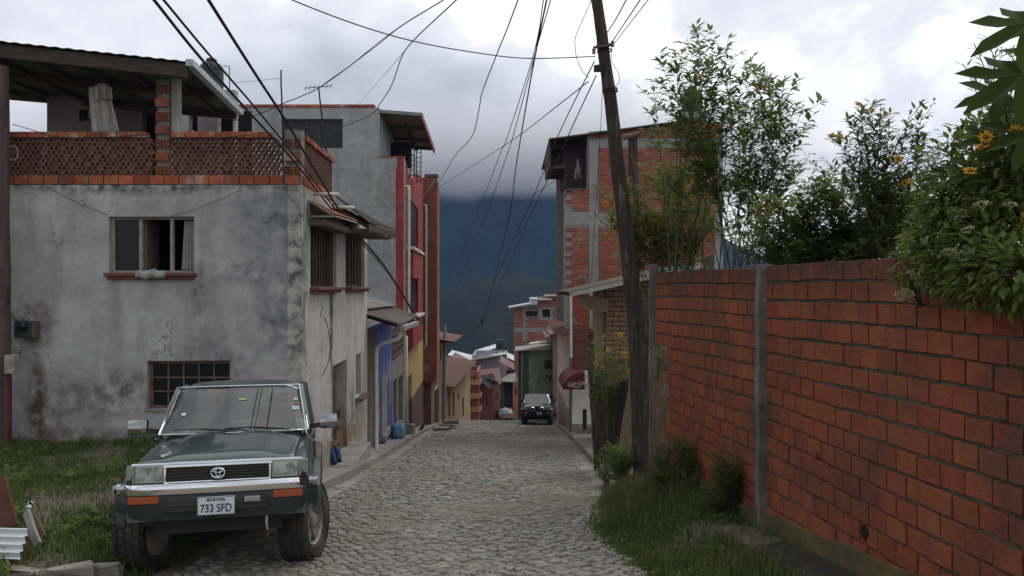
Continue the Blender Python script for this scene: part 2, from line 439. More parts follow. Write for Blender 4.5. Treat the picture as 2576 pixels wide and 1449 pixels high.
M['kerb'] = mat('kerb_concrete', (0.29, 0.265, 0.23), (0.20, 0.185, 0.165), 3, 0.9, 0.4, 0.01, 60, 0.15, dirt=(0.11, 0.105, 0.075))
M['concrete'] = mat('old_concrete', (0.27, 0.265, 0.25), (0.20, 0.195, 0.185), 2.5, 0.9, 0.35, 0.008, 50, 0.1, dirt=(0.12, 0.115, 0.10))
def strip(parent, name, y0, y1, xa, xb, za, zb, material, jitter=0.0, drop=0.3):
    """a slab lying along the street between two offsets"""
    m = MB(); pts = []
    r = lambda: r2.uniform(-jitter, jitter)
    A, B = Vector((xa(y0), y0, za(y0) + r())), Vector((xb(y0), y0, zb(y0) + r()))
    C, D = Vector((xb(y1), y1, zb(y1) + r())), Vector((xa(y1), y1, za(y1) + r()))
    dn = Vector((0, 0, -drop))
    m.hexa([A + dn, B + dn, C + dn, D + dn, A, B, C, D])
    return m.build(name, material, parent, bevel=0.012)
def row_of_slabs(root_name, ya, yb, xa, xb, dz, material, ln=(1.3, 2.2), jitter=0.012, drop=0.3, name='slab', gap=0.012):
    root = bpy.data.objects.new(root_name, None); COL.objects.link(root); root['kind'] = 'structure'; root.location = ((xa(ya) + xb(ya)) / 2, ya, gz(ya))
    y = ya
    while y < yb - 0.3:
        e = min(yb, y + r2.uniform(*ln))
        strip(root, name, y + gap / 2, e - gap / 2, xa, xb, lambda q: gz(q) + dz(q), lambda q: gz(q) + dz(q), material, jitter, drop)
        y = e
    return root
kz = lambda q: 0.17 + 0.02 * math.sin(q)
# left: kerb, walk behind it, gutter before it
row_of_slabs('kerb', 9.9, 48, lambda q: left_edge(q) - 0.17, left_edge, kz, M['kerb'], name='kerb_stone')
row_of_slabs('sidewalk', 10.6, 48, lambda q: left_edge(q) - 1.6, lambda q: left_edge(q) - 0.18, lambda q: 0.15 + 0.02 * math.sin(q), M['concrete'], (1.6, 2.6))
row_of_slabs('gutter', 9.2, 47, lambda q: left_edge(q) + 0.005, lambda q: left_edge(q) + 0.26 + 0.05 * math.sin(q * 1.7), lambda q: 0.035, M['kerb'], (1.1, 2.4), 0.01, 0.1)
# right
row_of_slabs('kerb', 12.4, 44, right_edge, lambda q: right_edge(q) + 0.16, kz, M['kerb'], name='kerb_stone')
row_of_slabs('sidewalk', 13.2, 45, lambda q: right_edge(q) + 0.17, lambda q: right_edge(q) + 1.6, lambda q: 0.15 + 0.02 * math.sin(q), M['concrete'], (1.2, 2.2))
row_of_slabs('gutter', 11.9, 44, lambda q: right_edge(q) - 0.30 - 0.06 * math.sin(q * 2.1), lambda q: right_edge(q) - 0.006, lambda q: 0.035, M['kerb'], (0.9, 2.0), 0.015, 0.1)

# ------------------------------------------------------------------ walls with openings
def hit(px, A, B):
    """where the line of sight through px meets the plan line AB: distance along AB from A, and depth"""
    k = (px - CX) / FPX; (ax, ay), (bx, by) = A, B
    # ax + s*(bx-ax) = k*(ay + s*(by-ay))
    s = (k * ay - ax) / ((bx - ax) - k * (by - ay))
    L = math.hypot(bx - ax, by - ay)
    return s * L, ay + s * (by - ay)
class Wall:
    """plan line A-B seen from its outer side; n is the inward normal"""
    def __init__(s, A, B, n=None):
        s.A, s.B = Vector((*A, 0)), Vector((*B, 0)); s.a2, s.b2 = A, B
        s.t = (s.B - s.A).normalized(); s.L = (s.B - s.A).length
        q = Vector((-s.t.y, s.t.x, 0))
        s.n = q if (n is None or q.dot(Vector((*n, 0))) > 0) else -q
    def p(s, u, z, w=0.0): 
        v = s.A + s.t * u + s.n * w; return Vector((v.x, v.y, z))
    def u(s, px): return hit(px, s.a2, s.b2)[0]
    def z(s, px, py): return PZ(py, hit(px, s.a2, s.b2)[1])
    def box(s, mb, u0, u1, z0, z1, w0, w1):
        a = [s.p(u0, z0, w0), s.p(u1, z0, w0), s.p(u1, z0, w1), s.p(u0, z0, w1)]
        b = [s.p(u0, z1, w0), s.p(u1, z1, w0), s.p(u1, z1, w1), s.p(u0, z1, w1)]
        if s.t.cross(s.n).z < 0: a.reverse(); b.reverse()
        mb.hexa(a + b); return mb
    def panel(s, mb, z0, z1, holes=(), th=0.2, u0=0.0, u1=None):
        """wall with rectangular openings (u0,u1,z0,z1)"""
        u1 = s.L if u1 is None else u1
        us = sorted({u0, u1} | {min(max(h[k], u0), u1) for h in holes for k in (0, 1)})
        zs = sorted({z0, z1} | {min(max(h[k], z0), z1) for h in holes for k in (2, 3)})
        for a, b in zip(zs, zs[1:]):
            run = None
            for c, d in zip(us, us[1:]):
                m = ((a + b) / 2, (c + d) / 2)
                inside = any(h[0] < m[1] < h[1] and h[2] < m[0] < h[3] for h in holes)
                if inside:
                    if run: s.box(mb, run[0], run[1], a, b, 0, th); run = None
                else: run = (run[0], d) if run else (c, d)
            if run: s.box(mb, run[0], run[1], a, b, 0, th)
        return mb
    def rect(s, x0, x1, y0, y1):
        """opening from picture coordinates: px range and the py range at its middle"""
        xm = (x0 + x1) / 2
        return (s.u(x0), s.u(x1), s.z(xm, y1), s.z(xm, y0))
t = NT('window_glass'); t.b.inputs['IOR'].default_value = 1.5
M['glass'] = t.done((0.012, 0.014, 0.017), 0.18, 0.0, 0.28)
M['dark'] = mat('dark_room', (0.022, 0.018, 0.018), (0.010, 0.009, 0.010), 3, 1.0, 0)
M['wood_old'] = mat('weathered_wood', (0.17, 0.115, 0.085), (0.085, 0.058, 0.045), 3, 0.85, 0.5, 0.006, 30, 0.15, (6, 6, 0.6))
M['wood_frame'] = mat('painted_frame', (0.19, 0.125, 0.095), (0.12, 0.075, 0.06), 6, 0.7, 0.3, 0.004, 60)
M['frame_pale'] = mat('peeling_frame', (0.33, 0.30, 0.275), (0.20, 0.165, 0.14), 7, 0.8, 0.3, 0.004, 60)
def window(parent, w, h, th=0.2, set_=0.09, fw=0.05, nu=1, nz=1, frame='wood_frame', glass='glass', name='window', back=True, bar=None):
    """a window in the opening h: frame with mullions (the part) and a pane in each light (sub-parts)"""
    u0, u1, z0, z1 = h; m = MB(); bw = bar or fw * 0.7
    w.box(m, u0, u0 + fw, z0, z1, set_, set_ + 0.06); w.box(m, u1 - fw, u1, z0, z1, set_, set_ + 0.06)
    w.box(m, u0 + fw, u1 - fw, z0, z0 + fw, set_, set_ + 0.06); w.box(m, u0 + fw, u1 - fw, z1 - fw, z1, set_, set_ + 0.06)
    cu = [lerp(u0 + fw, u1 - fw, i / nu) for i in range(nu + 1)]; cz = [lerp(z0 + fw, z1 - fw, i / nz) for i in range(nz + 1)]
    for q in cu[1:-1]: w.box(m, q - bw / 2, q + bw / 2, z0 + fw, z1 - fw, set_ + 0.003, set_ + 0.055)
    for k, q in enumerate(cz[1:-1]):
        for a, b in zip(cu, cu[1:]): w.box(m, a + bw / 2, b - bw / 2, q - bw / 2, q + bw / 2, set_ + 0.006, set_ + 0.05)
    f = m.build(name, M[frame], parent)
    for a, b in zip(cu, cu[1:]):
        for c, d in zip(cz, cz[1:]):
            g = MB(); w.box(g, a, b, c, d, set_ + 0.025, set_ + 0.031); g.build('pane', M[glass], f)
    return f
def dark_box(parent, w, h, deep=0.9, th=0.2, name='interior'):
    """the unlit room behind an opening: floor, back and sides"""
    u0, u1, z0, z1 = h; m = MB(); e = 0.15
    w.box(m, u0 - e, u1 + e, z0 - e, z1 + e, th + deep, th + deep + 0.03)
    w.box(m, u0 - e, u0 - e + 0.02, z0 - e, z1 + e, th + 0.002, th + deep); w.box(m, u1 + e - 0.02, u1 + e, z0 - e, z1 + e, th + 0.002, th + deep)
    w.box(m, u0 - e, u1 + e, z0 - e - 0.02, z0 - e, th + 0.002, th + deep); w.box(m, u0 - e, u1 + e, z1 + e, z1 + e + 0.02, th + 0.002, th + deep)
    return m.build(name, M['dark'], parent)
def corrugated(a, b, c, d, n, amp=0.018, th=0.006):
    """corrugated sheet with corners a-b (the edge the ridges cross) and d-c opposite; n waves"""
    a, b, c, d = map(Vector, (a, b, c, d)); nn = (b - a).cross(d - a).normalized()
    top, bot = [], []; k = n * 6
    for i in range(k + 1):
        f = i / k; o = nn * amp * math.sin(2 * math.pi * n * f)
        p, q = a.lerp(b, f) + o, d.lerp(c, f) + o
        top += [p, q]; bot += [p - nn * th, q - nn * th]
    m = MB(); fs = []
    for i in range(k): fs.append((2 * i, 2 * i + 2, 2 * i + 3, 2 * i + 1))
    m.add(top, fs); m.add(bot, [tuple(reversed(f)) for f in fs])
    e = 2 * (k + 1); A = top + bot
    m.add(A, [(2 * i + 2, 2 * i, e + 2 * i, e + 2 * i + 2) for i in range(k)] + [(2 * i + 1, 2 * i + 3, e + 2 * i + 3, e + 2 * i + 1) for i in range(k)]
          + [(0, 1, e + 1, e), (2 * k + 1, 2 * k, e + 2 * k, e + 2 * k + 1)])
    return m
M['tin'] = mat('rusting_tin', (0.135, 0.12, 0.11), (0.095, 0.07, 0.06), 1.6, 0.65, 0.15, 0.003, 40, 0.1, metal=0.0, spec=0.25, dirt=(0.07, 0.04, 0.03), dscale=1.7)
M['tin_red'] = mat('red_rusty_tin', (0.17, 0.07, 0.055), (0.115, 0.058, 0.048), 2.2, 0.65, 0.15, 0.003, 40, 0.1, metal=0.1, dirt=(0.10, 0.06, 0.05), dscale=1.1)
M['tin_bright'] = mat('bright_zinc', (0.62, 0.64, 0.66), (0.50, 0.52, 0.55), 1.5, 0.42, 0.1, 0.003, 40, 0.05, metal=0.5)
M['pvc'] = mat('white_pvc', (0.62, 0.61, 0.57), (0.50, 0.48, 0.43), 5, 0.5, 0.05, 0.002, 30)
M['wire'] = mat('black_cable', (0.02, 0.02, 0.022), None, 5, 0.6, 0)
# ------------------------------------------------------------------ bricks
import bmesh
def brick_mesh(name, sx, sy, sz, material, ch=0.006, seed=0):
    """one hollow clay brick: chamfered, slightly uneven box"""
    bm = bmesh.new(); bmesh.ops.create_cube(bm, size=1.0)
    bmesh.ops.scale(bm, vec=(sx, sy, sz), verts=bm.verts)
    bmesh.ops.bevel(bm, geom=list(bm.edges), offset=ch, segments=1, affect='EDGES')
    r = random.Random(seed)
    for v in bm.verts: v.co += Vector((r.uniform(-1, 1), r.uniform(-1, 1), r.uniform(-1, 1))) * 0.0022
    me = bpy.data.meshes.new(name); bm.to_mesh(me); bm.free(); me.materials.append(material); return me
def brick_mat(name, a, b, ribs=55.0, top=None, rib_axis=2, bumpd=0.004, soot=(0.06, 0.045, 0.04), var=0.25, wash=None, rscale=1.0, sootamt=0.7):
    t = NT(name); r = t.random()
    tr = t.n.new('ShaderNodeTexCoord'); vec = t.n.new('ShaderNodeVectorMath'); vec.operation = 'ADD'
    cmb = t.n.new('ShaderNodeCombineXYZ'); k = t.math('MULTIPLY', r, 37.0)
    for i in range(3): t.link(k, cmb.inputs[i])
    t.link(t.co, vec.inputs[0]); t.link(cmb.outputs[0], vec.inputs[1]); v = vec.outputs[0]
    c = t.mix(t.ramp(t.noise(9 * rscale, 5, 0.6, v), [(0.3, 0), (0.7, 1)]), a, b)
    c = t.mix(0.4, c, t.ramp(t.noise(60 * rscale, 4, 0.6, v), [(0.3, 0.25), (0.7, 0.75)]), 'OVERLAY')
    hs = t.n.new('ShaderNodeHueSaturation'); mr = t.n.new('ShaderNodeMapRange'); t.link(r, mr.inputs['Value'])
    mr.inputs['To Min'].default_value = 1 - var; mr.inputs['To Max'].default_value = 1 + var; t.link(mr.outputs[0], hs.inputs['Value'])
    mh = t.n.new('ShaderNodeMapRange'); t.link(t.math('FRACT', t.math('MULTIPLY', r, 7.3)), mh.inputs['Value']); mh.inputs['To Min'].default_value = 0.494; mh.inputs['To Max'].default_value = 0.506
    t.link(mh.outputs[0], hs.inputs['Hue']); t.link(c, hs.inputs['Color']); c = hs.outputs['Color']
    geo = t.n.new('ShaderNodeNewGeometry')
    c = t.mix(t.ramp(t.noise(1.1, 6, 0.65, geo.outputs['Position']), [(0.47, 0), (0.66, sootamt)]), c, soot)
    if wash: c = t.mix(t.ramp(t.noise(2.3, 6, 0.7, t.mapped((1, 1, 1), (5, 3, 1), geo.outputs['Position'])), [(0.56, 0), (0.66, 0.85)]), c, wash)
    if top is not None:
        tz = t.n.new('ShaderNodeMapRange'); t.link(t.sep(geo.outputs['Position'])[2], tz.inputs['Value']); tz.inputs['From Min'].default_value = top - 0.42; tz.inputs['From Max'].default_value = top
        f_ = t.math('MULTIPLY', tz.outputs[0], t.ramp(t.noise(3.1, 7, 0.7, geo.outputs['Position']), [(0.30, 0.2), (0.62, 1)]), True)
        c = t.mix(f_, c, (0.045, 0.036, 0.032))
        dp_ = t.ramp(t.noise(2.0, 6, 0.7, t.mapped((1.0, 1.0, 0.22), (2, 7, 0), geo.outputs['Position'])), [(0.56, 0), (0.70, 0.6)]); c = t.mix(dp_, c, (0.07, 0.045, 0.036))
    sx = t.sep(); w = t.math('SINE', t.math('MULTIPLY', sx[rib_axis], ribs * 6.283))
    h = t.math('ADD', t.math('MULTIPLY', w, 0.5), t.math('MULTIPLY', t.noise(40 * rscale, 5, 0.7, v), 1.4))
    t.bump(h, 0.5, bumpd)
    return t.done(c, 0.95, spec=0.08)
M['brick'] = brick_mat('terrace_brick', (0.40, 0.125, 0.065), (0.27, 0.085, 0.05), wash=(0.38, 0.36, 0.33))
M['brick_hole'] = mat('brick_cell', (0.10, 0.035, 0.025), None, 5, 0.95, 0)
M['mortar'] = mat('mortar', (0.21, 0.20, 0.185), (0.13, 0.12, 0.11), 8, 0.95, 0.5, 0.01, 50)
def end_brick(parent, ctr, w_, h_, ax=(1, 0, 0), out=(0, -1, 0), nu=2, nz=3):
    """a hollow brick seen end-on: body with cells sunk into its face"""
    ax, out = Vector(ax), Vector(out); c = Vector(ctr); m = MB(); t_ = 0.012; dp = 0.09
    cu = (w_ - t_ * (nu + 1)) / nu; cz = (h_ - t_ * (nz + 1)) / nz
    def bx(u0, u1, z0, z1, d0, d1):
        q = [c + ax * u + out * d + Vector((0, 0, z)) for z in (z0, z1) for u, d in ((u0, d0), (u1, d0), (u1, d1), (u0, d1))]
        m.hexa(q)
    for i in range(nu + 1):
        u = -w_ / 2 + i * (cu + t_); bx(u, u + t_, -h_ / 2, h_ / 2, -dp, 0)
    for j in range(nz + 1):
        z = -h_ / 2 + j * (cz + t_)
        for i in range(nu):
            u = -w_ / 2 + t_ + i * (cu + t_); bx(u, u + cu, z, z + t_, -dp, -0.001)
    bx(-w_ / 2, w_ / 2, -h_ / 2, h_ / 2, -dp - 0.01, -dp)
    o = m.build('brick', M['brick_end'], parent); return o
M['brick_end'] = mat('brick_end', (0.30, 0.10, 0.06), (0.20, 0.07, 0.045), 9, 0.9, 0.3, 0.004, 50, 0.2)

# ------------------------------------------------------------------ grey house with the lattice terrace
HA = thing('grey_house', 'weathered grey plaster house with red lattice terrace beside the parked car', 'house', (-5.4, 15.0, -2.6))
ro = Vector(HA.location)
def plaster(name, base, dark, off, blobs=(), streak=0.5, low=None, moss=None, scale=1.0, crackk=True):
    t = NT(name)
    c = t.mix(t.ramp(t.noise(1.1 * scale, 7, 0.62), [(0.34, 0), (0.66, 1)]), base, dark)
    c = t.mix(0.34, c, t.ramp(t.noise(3.5 * scale, 8, 0.66, dist=0.1), [(0.32, 0.27), (0.68, 0.73)]), 'OVERLAY')
    st = t.noise(2.6 * scale, 6, 0.62, t.mapped((1, 1, 0.16)))
    c = t.mix(t.ramp(st, [(0.52, 0), (0.70, streak)]), c, tuple(x * 0.42 for x in dark))
    nz = t.noise(4.5 * scale, 9, 0.68, dist=0.1)
    for (ctr, rad, colr, amt, lo, hi) in blobs:
        f = t.blob(tuple(Vector(ctr) - Vector(off)), rad)
        f = t.math('MULTIPLY', f, t.ramp(nz, [(lo, 0), (hi, 1)])); f = t.math('MULTIPLY', f, amt, True)
        c = t.mix(f, c, colr)
    if crackk:
        vo = t.n.new('ShaderNodeTexVoronoi'); vo.feature = 'DISTANCE_TO_EDGE'; vo.inputs['Scale'].default_value = 0.55
        wv = t.n.new('ShaderNodeVectorMath'); wv.operation = 'ADD'
        nn = t.n.new('ShaderNodeTexNoise'); nn.inputs['Scale'].default_value = 2.2; nn.inputs['Detail'].default_value = 6; t.link(t.co, nn.inputs['Vector'])
        t.link(t.co, wv.inputs[0]); t.link(nn.outputs['Color'], wv.inputs[1]); t.link(wv.outputs[0], vo.inputs['Vector'])
        cr = t.ramp(vo.outputs['Distance'], [(0.0, 1), (0.006, 0)])
        cm = t.math('MULTIPLY', cr, t.ramp(t.noise(0.9, 4, 0.5), [(0.52, 0), (0.6, 0.65)]))
        c = t.mix(cm, c, (0.03, 0.028, 0.03))
    c = t.mix(0.25, c, t.ramp(t.noise(70, 3, 0.6), [(0.3, 0.3), (0.7, 0.7)]), 'OVERLAY')
    t.bump(t.math('ADD', t.noise(14, 6, 0.65), t.math('MULTIPLY', t.noise(2.2, 4, 0.6), 2.0)), 0.45, 0.016)
    return t.done(c, 0.9, spec=0.2)
def W3(px, py, d): return tuple(P(px, py, d))
MOLD, BROWN = (0.040, 0.040, 0.048), (0.085, 0.060, 0.045)
M['plaster_front'] = plaster('grey_plaster_front', (0.41, 0.40, 0.392), (0.325, 0.316, 0.312), ro, [
    (W3(690, 545, 12.8), (0.64, 1, 0.66), (0.115, 0.118, 0.135), 0.95, 0.28, 0.66), (W3(755, 700, 12.8), (0.22, 1, 1.9), (0.09, 0.09, 0.105), 0.85, 0.30, 0.68),
    (W3(700, 800, 12.8), (0.40, 1, 0.55), (0.085, 0.087, 0.10), 0.85, 0.36, 0.66), (W3(640, 690, 12.8), (0.5, 1, 0.16), (0.10, 0.10, 0.115), 0.85, 0.38, 0.64),
    (W3(400, 468, 12.8), (2.6, 1, 0.12), MOLD, 0.9, 0.44, 0.62), (W3(500, 730, 12.8), (0.10, 1, 0.35), MOLD, 0.8, 0.36, 0.6),
    (W3(140, 1040, 12.8), (0.75, 1, 0.42), BROWN, 0.85, 0.34, 0.66), (W3(95, 1010, 12.8), (0.12, 1, 0.6), BROWN, 1.2, 0.33, 0.55),
    (W3(320, 985, 12.8), (0.7, 1, 0.3), BROWN, 0.8, 0.42, 0.6), (W3(250, 1125, 12.8), (2.4, 1, 0.22), BROWN, 1.1, 0.36, 0.6),
    (W3(75, 820, 12.8), (0.35, 1, 0.38), (0.10, 0.062, 0.058), 1.0, 0.36, 0.6), (W3(560, 990, 12.8), (0.5, 1, 0.8), (0.12, 0.12, 0.125), 0.8, 0.4, 0.62)])
M['plaster_side'] = plaster('grey_plaster_side', (0.45, 0.43, 0.395), (0.36, 0.345, 0.325), ro, [
    (W3(850, 760, 15.2), (0.5, 0.16, 1.3), MOLD, 1.2, 0.36, 0.52), (W3(765, 700, 12.9), (0.5, 0.25, 2.0), MOLD, 0.9, 0.44, 0.6),
    (W3(880, 1110, 16.5), (0.6, 2.5, 0.42), (0.20, 0.135, 0.07), 1.2, 0.34, 0.56), (W3(905, 1020, 17.5), (0.5, 0.3, 0.5), (0.12, 0.115, 0.10), 0.9, 0.38, 0.56)], streak=0.4)
WF = Wall((PX(-80, 12.8), 12.8), (-3.3, 12.8), (0, 1))
WS = Wall((-3.3, 12.8), (-3.5, 19.7), (-1, 0))
zt = PZ(465, 12.8)
hw = WF.rect(274, 489, 545, 686); hl = WF.rect(370, 579, 908, 1030)
m = MB(); WF.panel(m, -3.6, zt, [hw, hl], 0.22, 0, WF.L - 0.002); m.build('wall', M['plaster_front'], HA)
h1 = WS.rect(781, 846, 566, 722); h2 = WS.rect(869, 917, 588, 722); hd = WS.rect(836, 873, 912, 1172); hn = WS.rect(895, 908, 890, 996)
m = MB(); WS.panel(m, -4.4, zt, [h1, h2, (hd[0], hd[1], -5, hd[3]), hn], 0.22, 0.0, WS.L); m.build('wall', M['plaster_side'], HA)
m = MB(); m.box(-8.6, -3.5, 19.45, 19.65, -4.4, zt); m.build('back_wall', M['plaster_side'], HA)
M['terrace_floor'] = M['concrete']
m = MB(); m.prism([(-8.53, 13.02, zt - 0.16), (-3.53, 13.02, zt - 0.16), (-3.73, 19.44, zt - 0.16), (-8.53, 19.44, zt - 0.16)], (0, 0, 0.15)); m.build('terrace_floor', M['concrete'], HA)
# front window: three lights, the middle one open, a curtain in the right one
u0, u1, z0, z1 = hw; tw = (u1 - u0)
m = MB(); fr = 0.05
for q in (u0, u0 + tw * 0.325, u0 + tw * 0.69, u1 - fr): WF.box(m, q, q + fr, z0, z1, 0.08, 0.15)
WF.box(m, u0 + fr, u1 - fr, z1 - 0.04, z1, 0.083, 0.147); WF.box(m, u0 + fr, u1 - fr, z0, z0 + 0.035, 0.083, 0.147)
wf = m.build('window', M['frame_pale'], HA, bevel=0.004)
for a, b in ((0, 0.325),):
    g = MB(); WF.box(g, u0 + tw * a + (fr if a else fr), u0 + tw * b, z0 + 0.035, z1 - 0.04, 0.112, 0.118); g.build('pane', M['glass'], wf)
# the opened casement leaf stands inside
g = MB(); WF.box(g, u0 + tw * 0.36, u0 + tw * 0.39, z0 + 0.03, z1 - 0.04, 0.16, 0.62); g.build('casement', M['wood_frame'], wf)
def curtain_sheet(mb, w, ua, ub, za, zb, dep, folds, amp, top=1.0, seed=1):
    r = random.Random(seed); n = folds * 6; rows = []
    for j in range(9):
        f = j / 8; row = []
        for i in range(n + 1):
            k = i / n; uu = lerp(ua, ub, k); uu = lerp(lerp(ua, ub, k * top + (1 - top)), uu, f) if top != 1 else uu
            row.append(w.p(uu, lerp(zb, za, f), dep + amp * (0.4 + 0.6 * f) * math.sin(k * folds * 6.283 + 0.6 * math.sin(f * 3 + seed))))
        rows.append(row)
    mb.rings(rows, cap=False, closed=False); return mb
M['curtain'] = mat('grey_curtain', (0.30, 0.29, 0.30), (0.22, 0.21, 0.22), 8, 0.9, 0.2, 0.004, 80)
m = MB(); curtain_sheet(m, WF, u0 + tw * 0.80, u1 - 0.06, z0 + 0.05, z1 - 0.05, 0.17, 4, 0.018, 0.8); m.build('curtain', M['curtain'], wf, smooth=True)
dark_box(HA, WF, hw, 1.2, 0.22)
M['red_sill'] = mat('red_sill', (0.20, 0.072, 0.055), (0.12, 0.05, 0.042), 6, 0.8, 0.3, 0.005, 40, dirt=(0.05, 0.04, 0.04), dscale=4)
def sill(parent, w, h, over=0.04, proud=0.11, two=True):
    m = MB(); w.box(m, h[0] - over, h[1] + over, h[2] - 0.055, h[2] - 0.002, -proud, 0.12)
    if two: w.box(m, h[0] - over + 0.025, h[1] + over - 0.025, h[2] - 0.105, h[2] - 0.0555, -proud * 0.65, 0.0)
    return m.build('sill', M['red_sill'], parent, bevel=0.008)
sill(wf, WF, hw)
m = MB(); rb = random.Random(8); rows = []
for j in range(9):
    f = j / 8; c_ = WF.p(lerp(WF.u(350), WF.u(424), f), hw[2] - 0.03 + 0.015 * math.sin(j * 1.7), -0.10); q = 0.055 + 0.02 * math.sin(f * 3.1)
    rows.append([c_ + Vector((rb.uniform(-.012, .012), -q * math.cos(a) * .7 + rb.uniform(-.012, .012), q * math.sin(a) + rb.uniform(-.014, .014))) for a in np.linspace(0, 6.283, 11)[:-1]])
m.rings(rows); tag(m.build('plastic_bundle', mat('dusty_plastic', (0.36, 0.36, 0.34), (0.22, 0.21, 0.2), 9, 0.4, 0.5, 0.01, 30), smooth=True), 'dusty plastic bundle lying on the upper window sill', 'bundle')
# lower barred window
lw = window(HA, WF, hl, 0.22, 0.10, 0.05, 5, 3, 'wood_frame', 'glass', bar=0.022)
m = MB(); WF.box(m, hl[0] - 0.03, hl[1] + 0.01, hl[2] - 0.04, hl[2] - 0.002, -0.015, 0.1); m.build('sill', mat('dusty_ledge', (0.26, 0.2, 0.15), None, 5), lw)
m = MB(); WF.box(m, hl[0] + 0.6, hl[1] + 0.02, hl[3] + 0.005, hl[3] + 0.16, -0.012, 0.0); m.build('lintel', M['plaster_front'], HA, bevel=0.006)
# side windows with wooden bars
M['bar_wood'] = mat('dark_bar_wood', (0.105, 0.062, 0.052), (0.055, 0.035, 0.033), 5, 0.8, 0.4, 0.005, 40, 0.3, (4, 4, 0.5))
for hh, nb in ((h1, 9), (h2, 6)):
    wd = window(HA, WS, hh, 0.22, 0.12, 0.05, 2, 1, 'wood_frame')
    for i in range(nb):
        uu = lerp(hh[0] + 0.05, hh[1] - 0.05, (i + 0.5) / nb) + r2.uniform(-0.02, 0.02)
        b = MB(); WS.box(b, uu - 0.022, uu + 0.022, hh[2] + 0.01, hh[3] - 0.01, 0.04, 0.075); b.build('bar', M['bar_wood'], wd)
    sill(wd, WS, hh, 0.05, 0.16)
for hh in (h1, h2):
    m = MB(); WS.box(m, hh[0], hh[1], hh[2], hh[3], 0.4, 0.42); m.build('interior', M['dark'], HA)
# door, half-height board leaf in front
m = MB(); WS.box(m, hd[0], hd[1], -3.9, hd[3], 0.56, 0.60); dr = m.build('door', M['wood_old'], HA)
for i in range(2, 4):
    a = lerp(hd[0], hd[1], i / 4); b = lerp(hd[0], hd[1], (i + 1) / 4)
    k = MB(); WS.box(k, a + 0.01, b - 0.01, -3.65, -2.55 + r2.uniform(-0.1, 0.12), 0.07, 0.10); k.build('board', M['wood_old'], dr)
k = MB(); WS.box(k, lerp(hd[0], hd[1], .5), hd[1], -2.78, -2.70, 0.035, 0.068); k.build('rail', M['wood_old'], dr)
m = MB(); WS.box(m, hn[0], hn[1], hn[2], hn[3], 0.14, 0.17); sh = m.build('shutter', M['wood_old'], HA)
m = MB(); WS.box(m, hn[0] - 0.1, hn[1] + 0.25, hn[2] - 0.06, hn[2] - 0.01, -0.18, 0.1); m.build('ledge', M['wood_old'], sh)
m = MB(); WS.box(m, hd[0] - 0.25, hd[1] + 0.5, -3.75, -3.28, -0.42, 0.2); m.build('door_step', M['concrete'], HA, bevel=0.02)
# string course of bricks under the terrace, coping on top of the lattice
zc0, zc1 = PZ(440, 12.8), PZ(346.5, 12.8); ztop = PZ(331, 12.8)
bm_course = brick_mesh('brick', 0.225, 0.11, zc0 - zt - 0.012, M['brick'], 0.006, 1)
bm_cope = brick_mesh('brick', 0.222, 0.15, ztop - zc1 - 0.006, M['brick'], 0.006, 2)
m = MB(); WF.box(m, 0, WF.L - 0.02, zt + 0.002, zc0, 0.035, 0.12); WS.box(m, 0.13, 2.6, zt + 0.002, zc0, 0.035, 0.12); m.build('mortar_bed', M['mortar'], HA)
def lay(w, ua, ub, zc, me, step, dep, skip=None):
    u = ua
    rz = math.atan2(w.t.y, w.t.x)
    while u + step <= ub + 0.02:
        c = w.p(u + step / 2, zc, dep) - ro
        linked('brick', me, HA, c, (0, 0, rz + r2.uniform(-0.012, 0.012))); u += step
lay(WF, 0.0, WF.L, (zt + zc0) / 2, bm_course, 0.2365, 0.045)
lay(WS, 0.13, 2.65, (zt + zc0) / 2, bm_course, 0.2365, 0.045)
uP0, uP1 = WF.u(390), WF.u(427); uC0 = WF.u(712)
lay(WF, 0.0, uP0, (ztop + zc1) / 2, bm_cope, 0.2335, 0.06); lay(WF, uP1 + 0.01, uC0, (ztop + zc1) / 2, bm_cope, 0.2335, 0.06)
lay(WS, 0.3, 2.65, (ztop + zc1) / 2, bm_cope, 0.2335, 0.06)
# lattice of clay tubes
M['lattice'] = mat('clay_lattice', (0.20, 0.098, 0.07), (0.13, 0.068, 0.052), 3, 0.9, 0.3, 0.004, 50, 0.25, dirt=(0.05, 0.045, 0.042), dscale=1.5)
SP = 0.081
def tube_shape(mb, c, ax, out, closed):
    n = 12; ro_, ri, dp = SP * 0.51, SP * 0.36, 0.09; ax, out, c = Vector(ax), Vector(out), Vector(c); up = Vector((0, 0, 1))
    rg = lambda r_, d: [c + (ax * math.cos(6.2832 * k / n) + up * math.sin(6.2832 * k / n)) * r_ + out * d for k in range(n)]
    mb.rings([rg(ri, -dp), rg(ri, 0), rg(ro_, 0), rg(ro_, -dp), rg(ri, -dp)], cap=False)
    if closed:
        st = [c + (ax * math.cos(6.2832 * k / n) + up * math.sin(6.2832 * k / n)) * (ri * (1.05 if k % 2 == 0 else 0.62)) + out * -0.012 for k in range(n)]
        mb.add(st, [tuple(range(n))])
one_open, one_shut = MB(), MB()
tube_shape(one_open, (0, 0, 0), (1, 0, 0), (0, -1, 0), False); tube_shape(one_shut, (0, 0, 0), (1, 0, 0), (0, -1, 0), True)
me_o, me_s = one_open.mesh('lattice_tube', M['lattice']), one_shut.mesh('lattice_tube', M['lattice'])
more = MB(); count = 0
rows_n = int((zc1 - zc0) / (SP * 0.866)) + 1
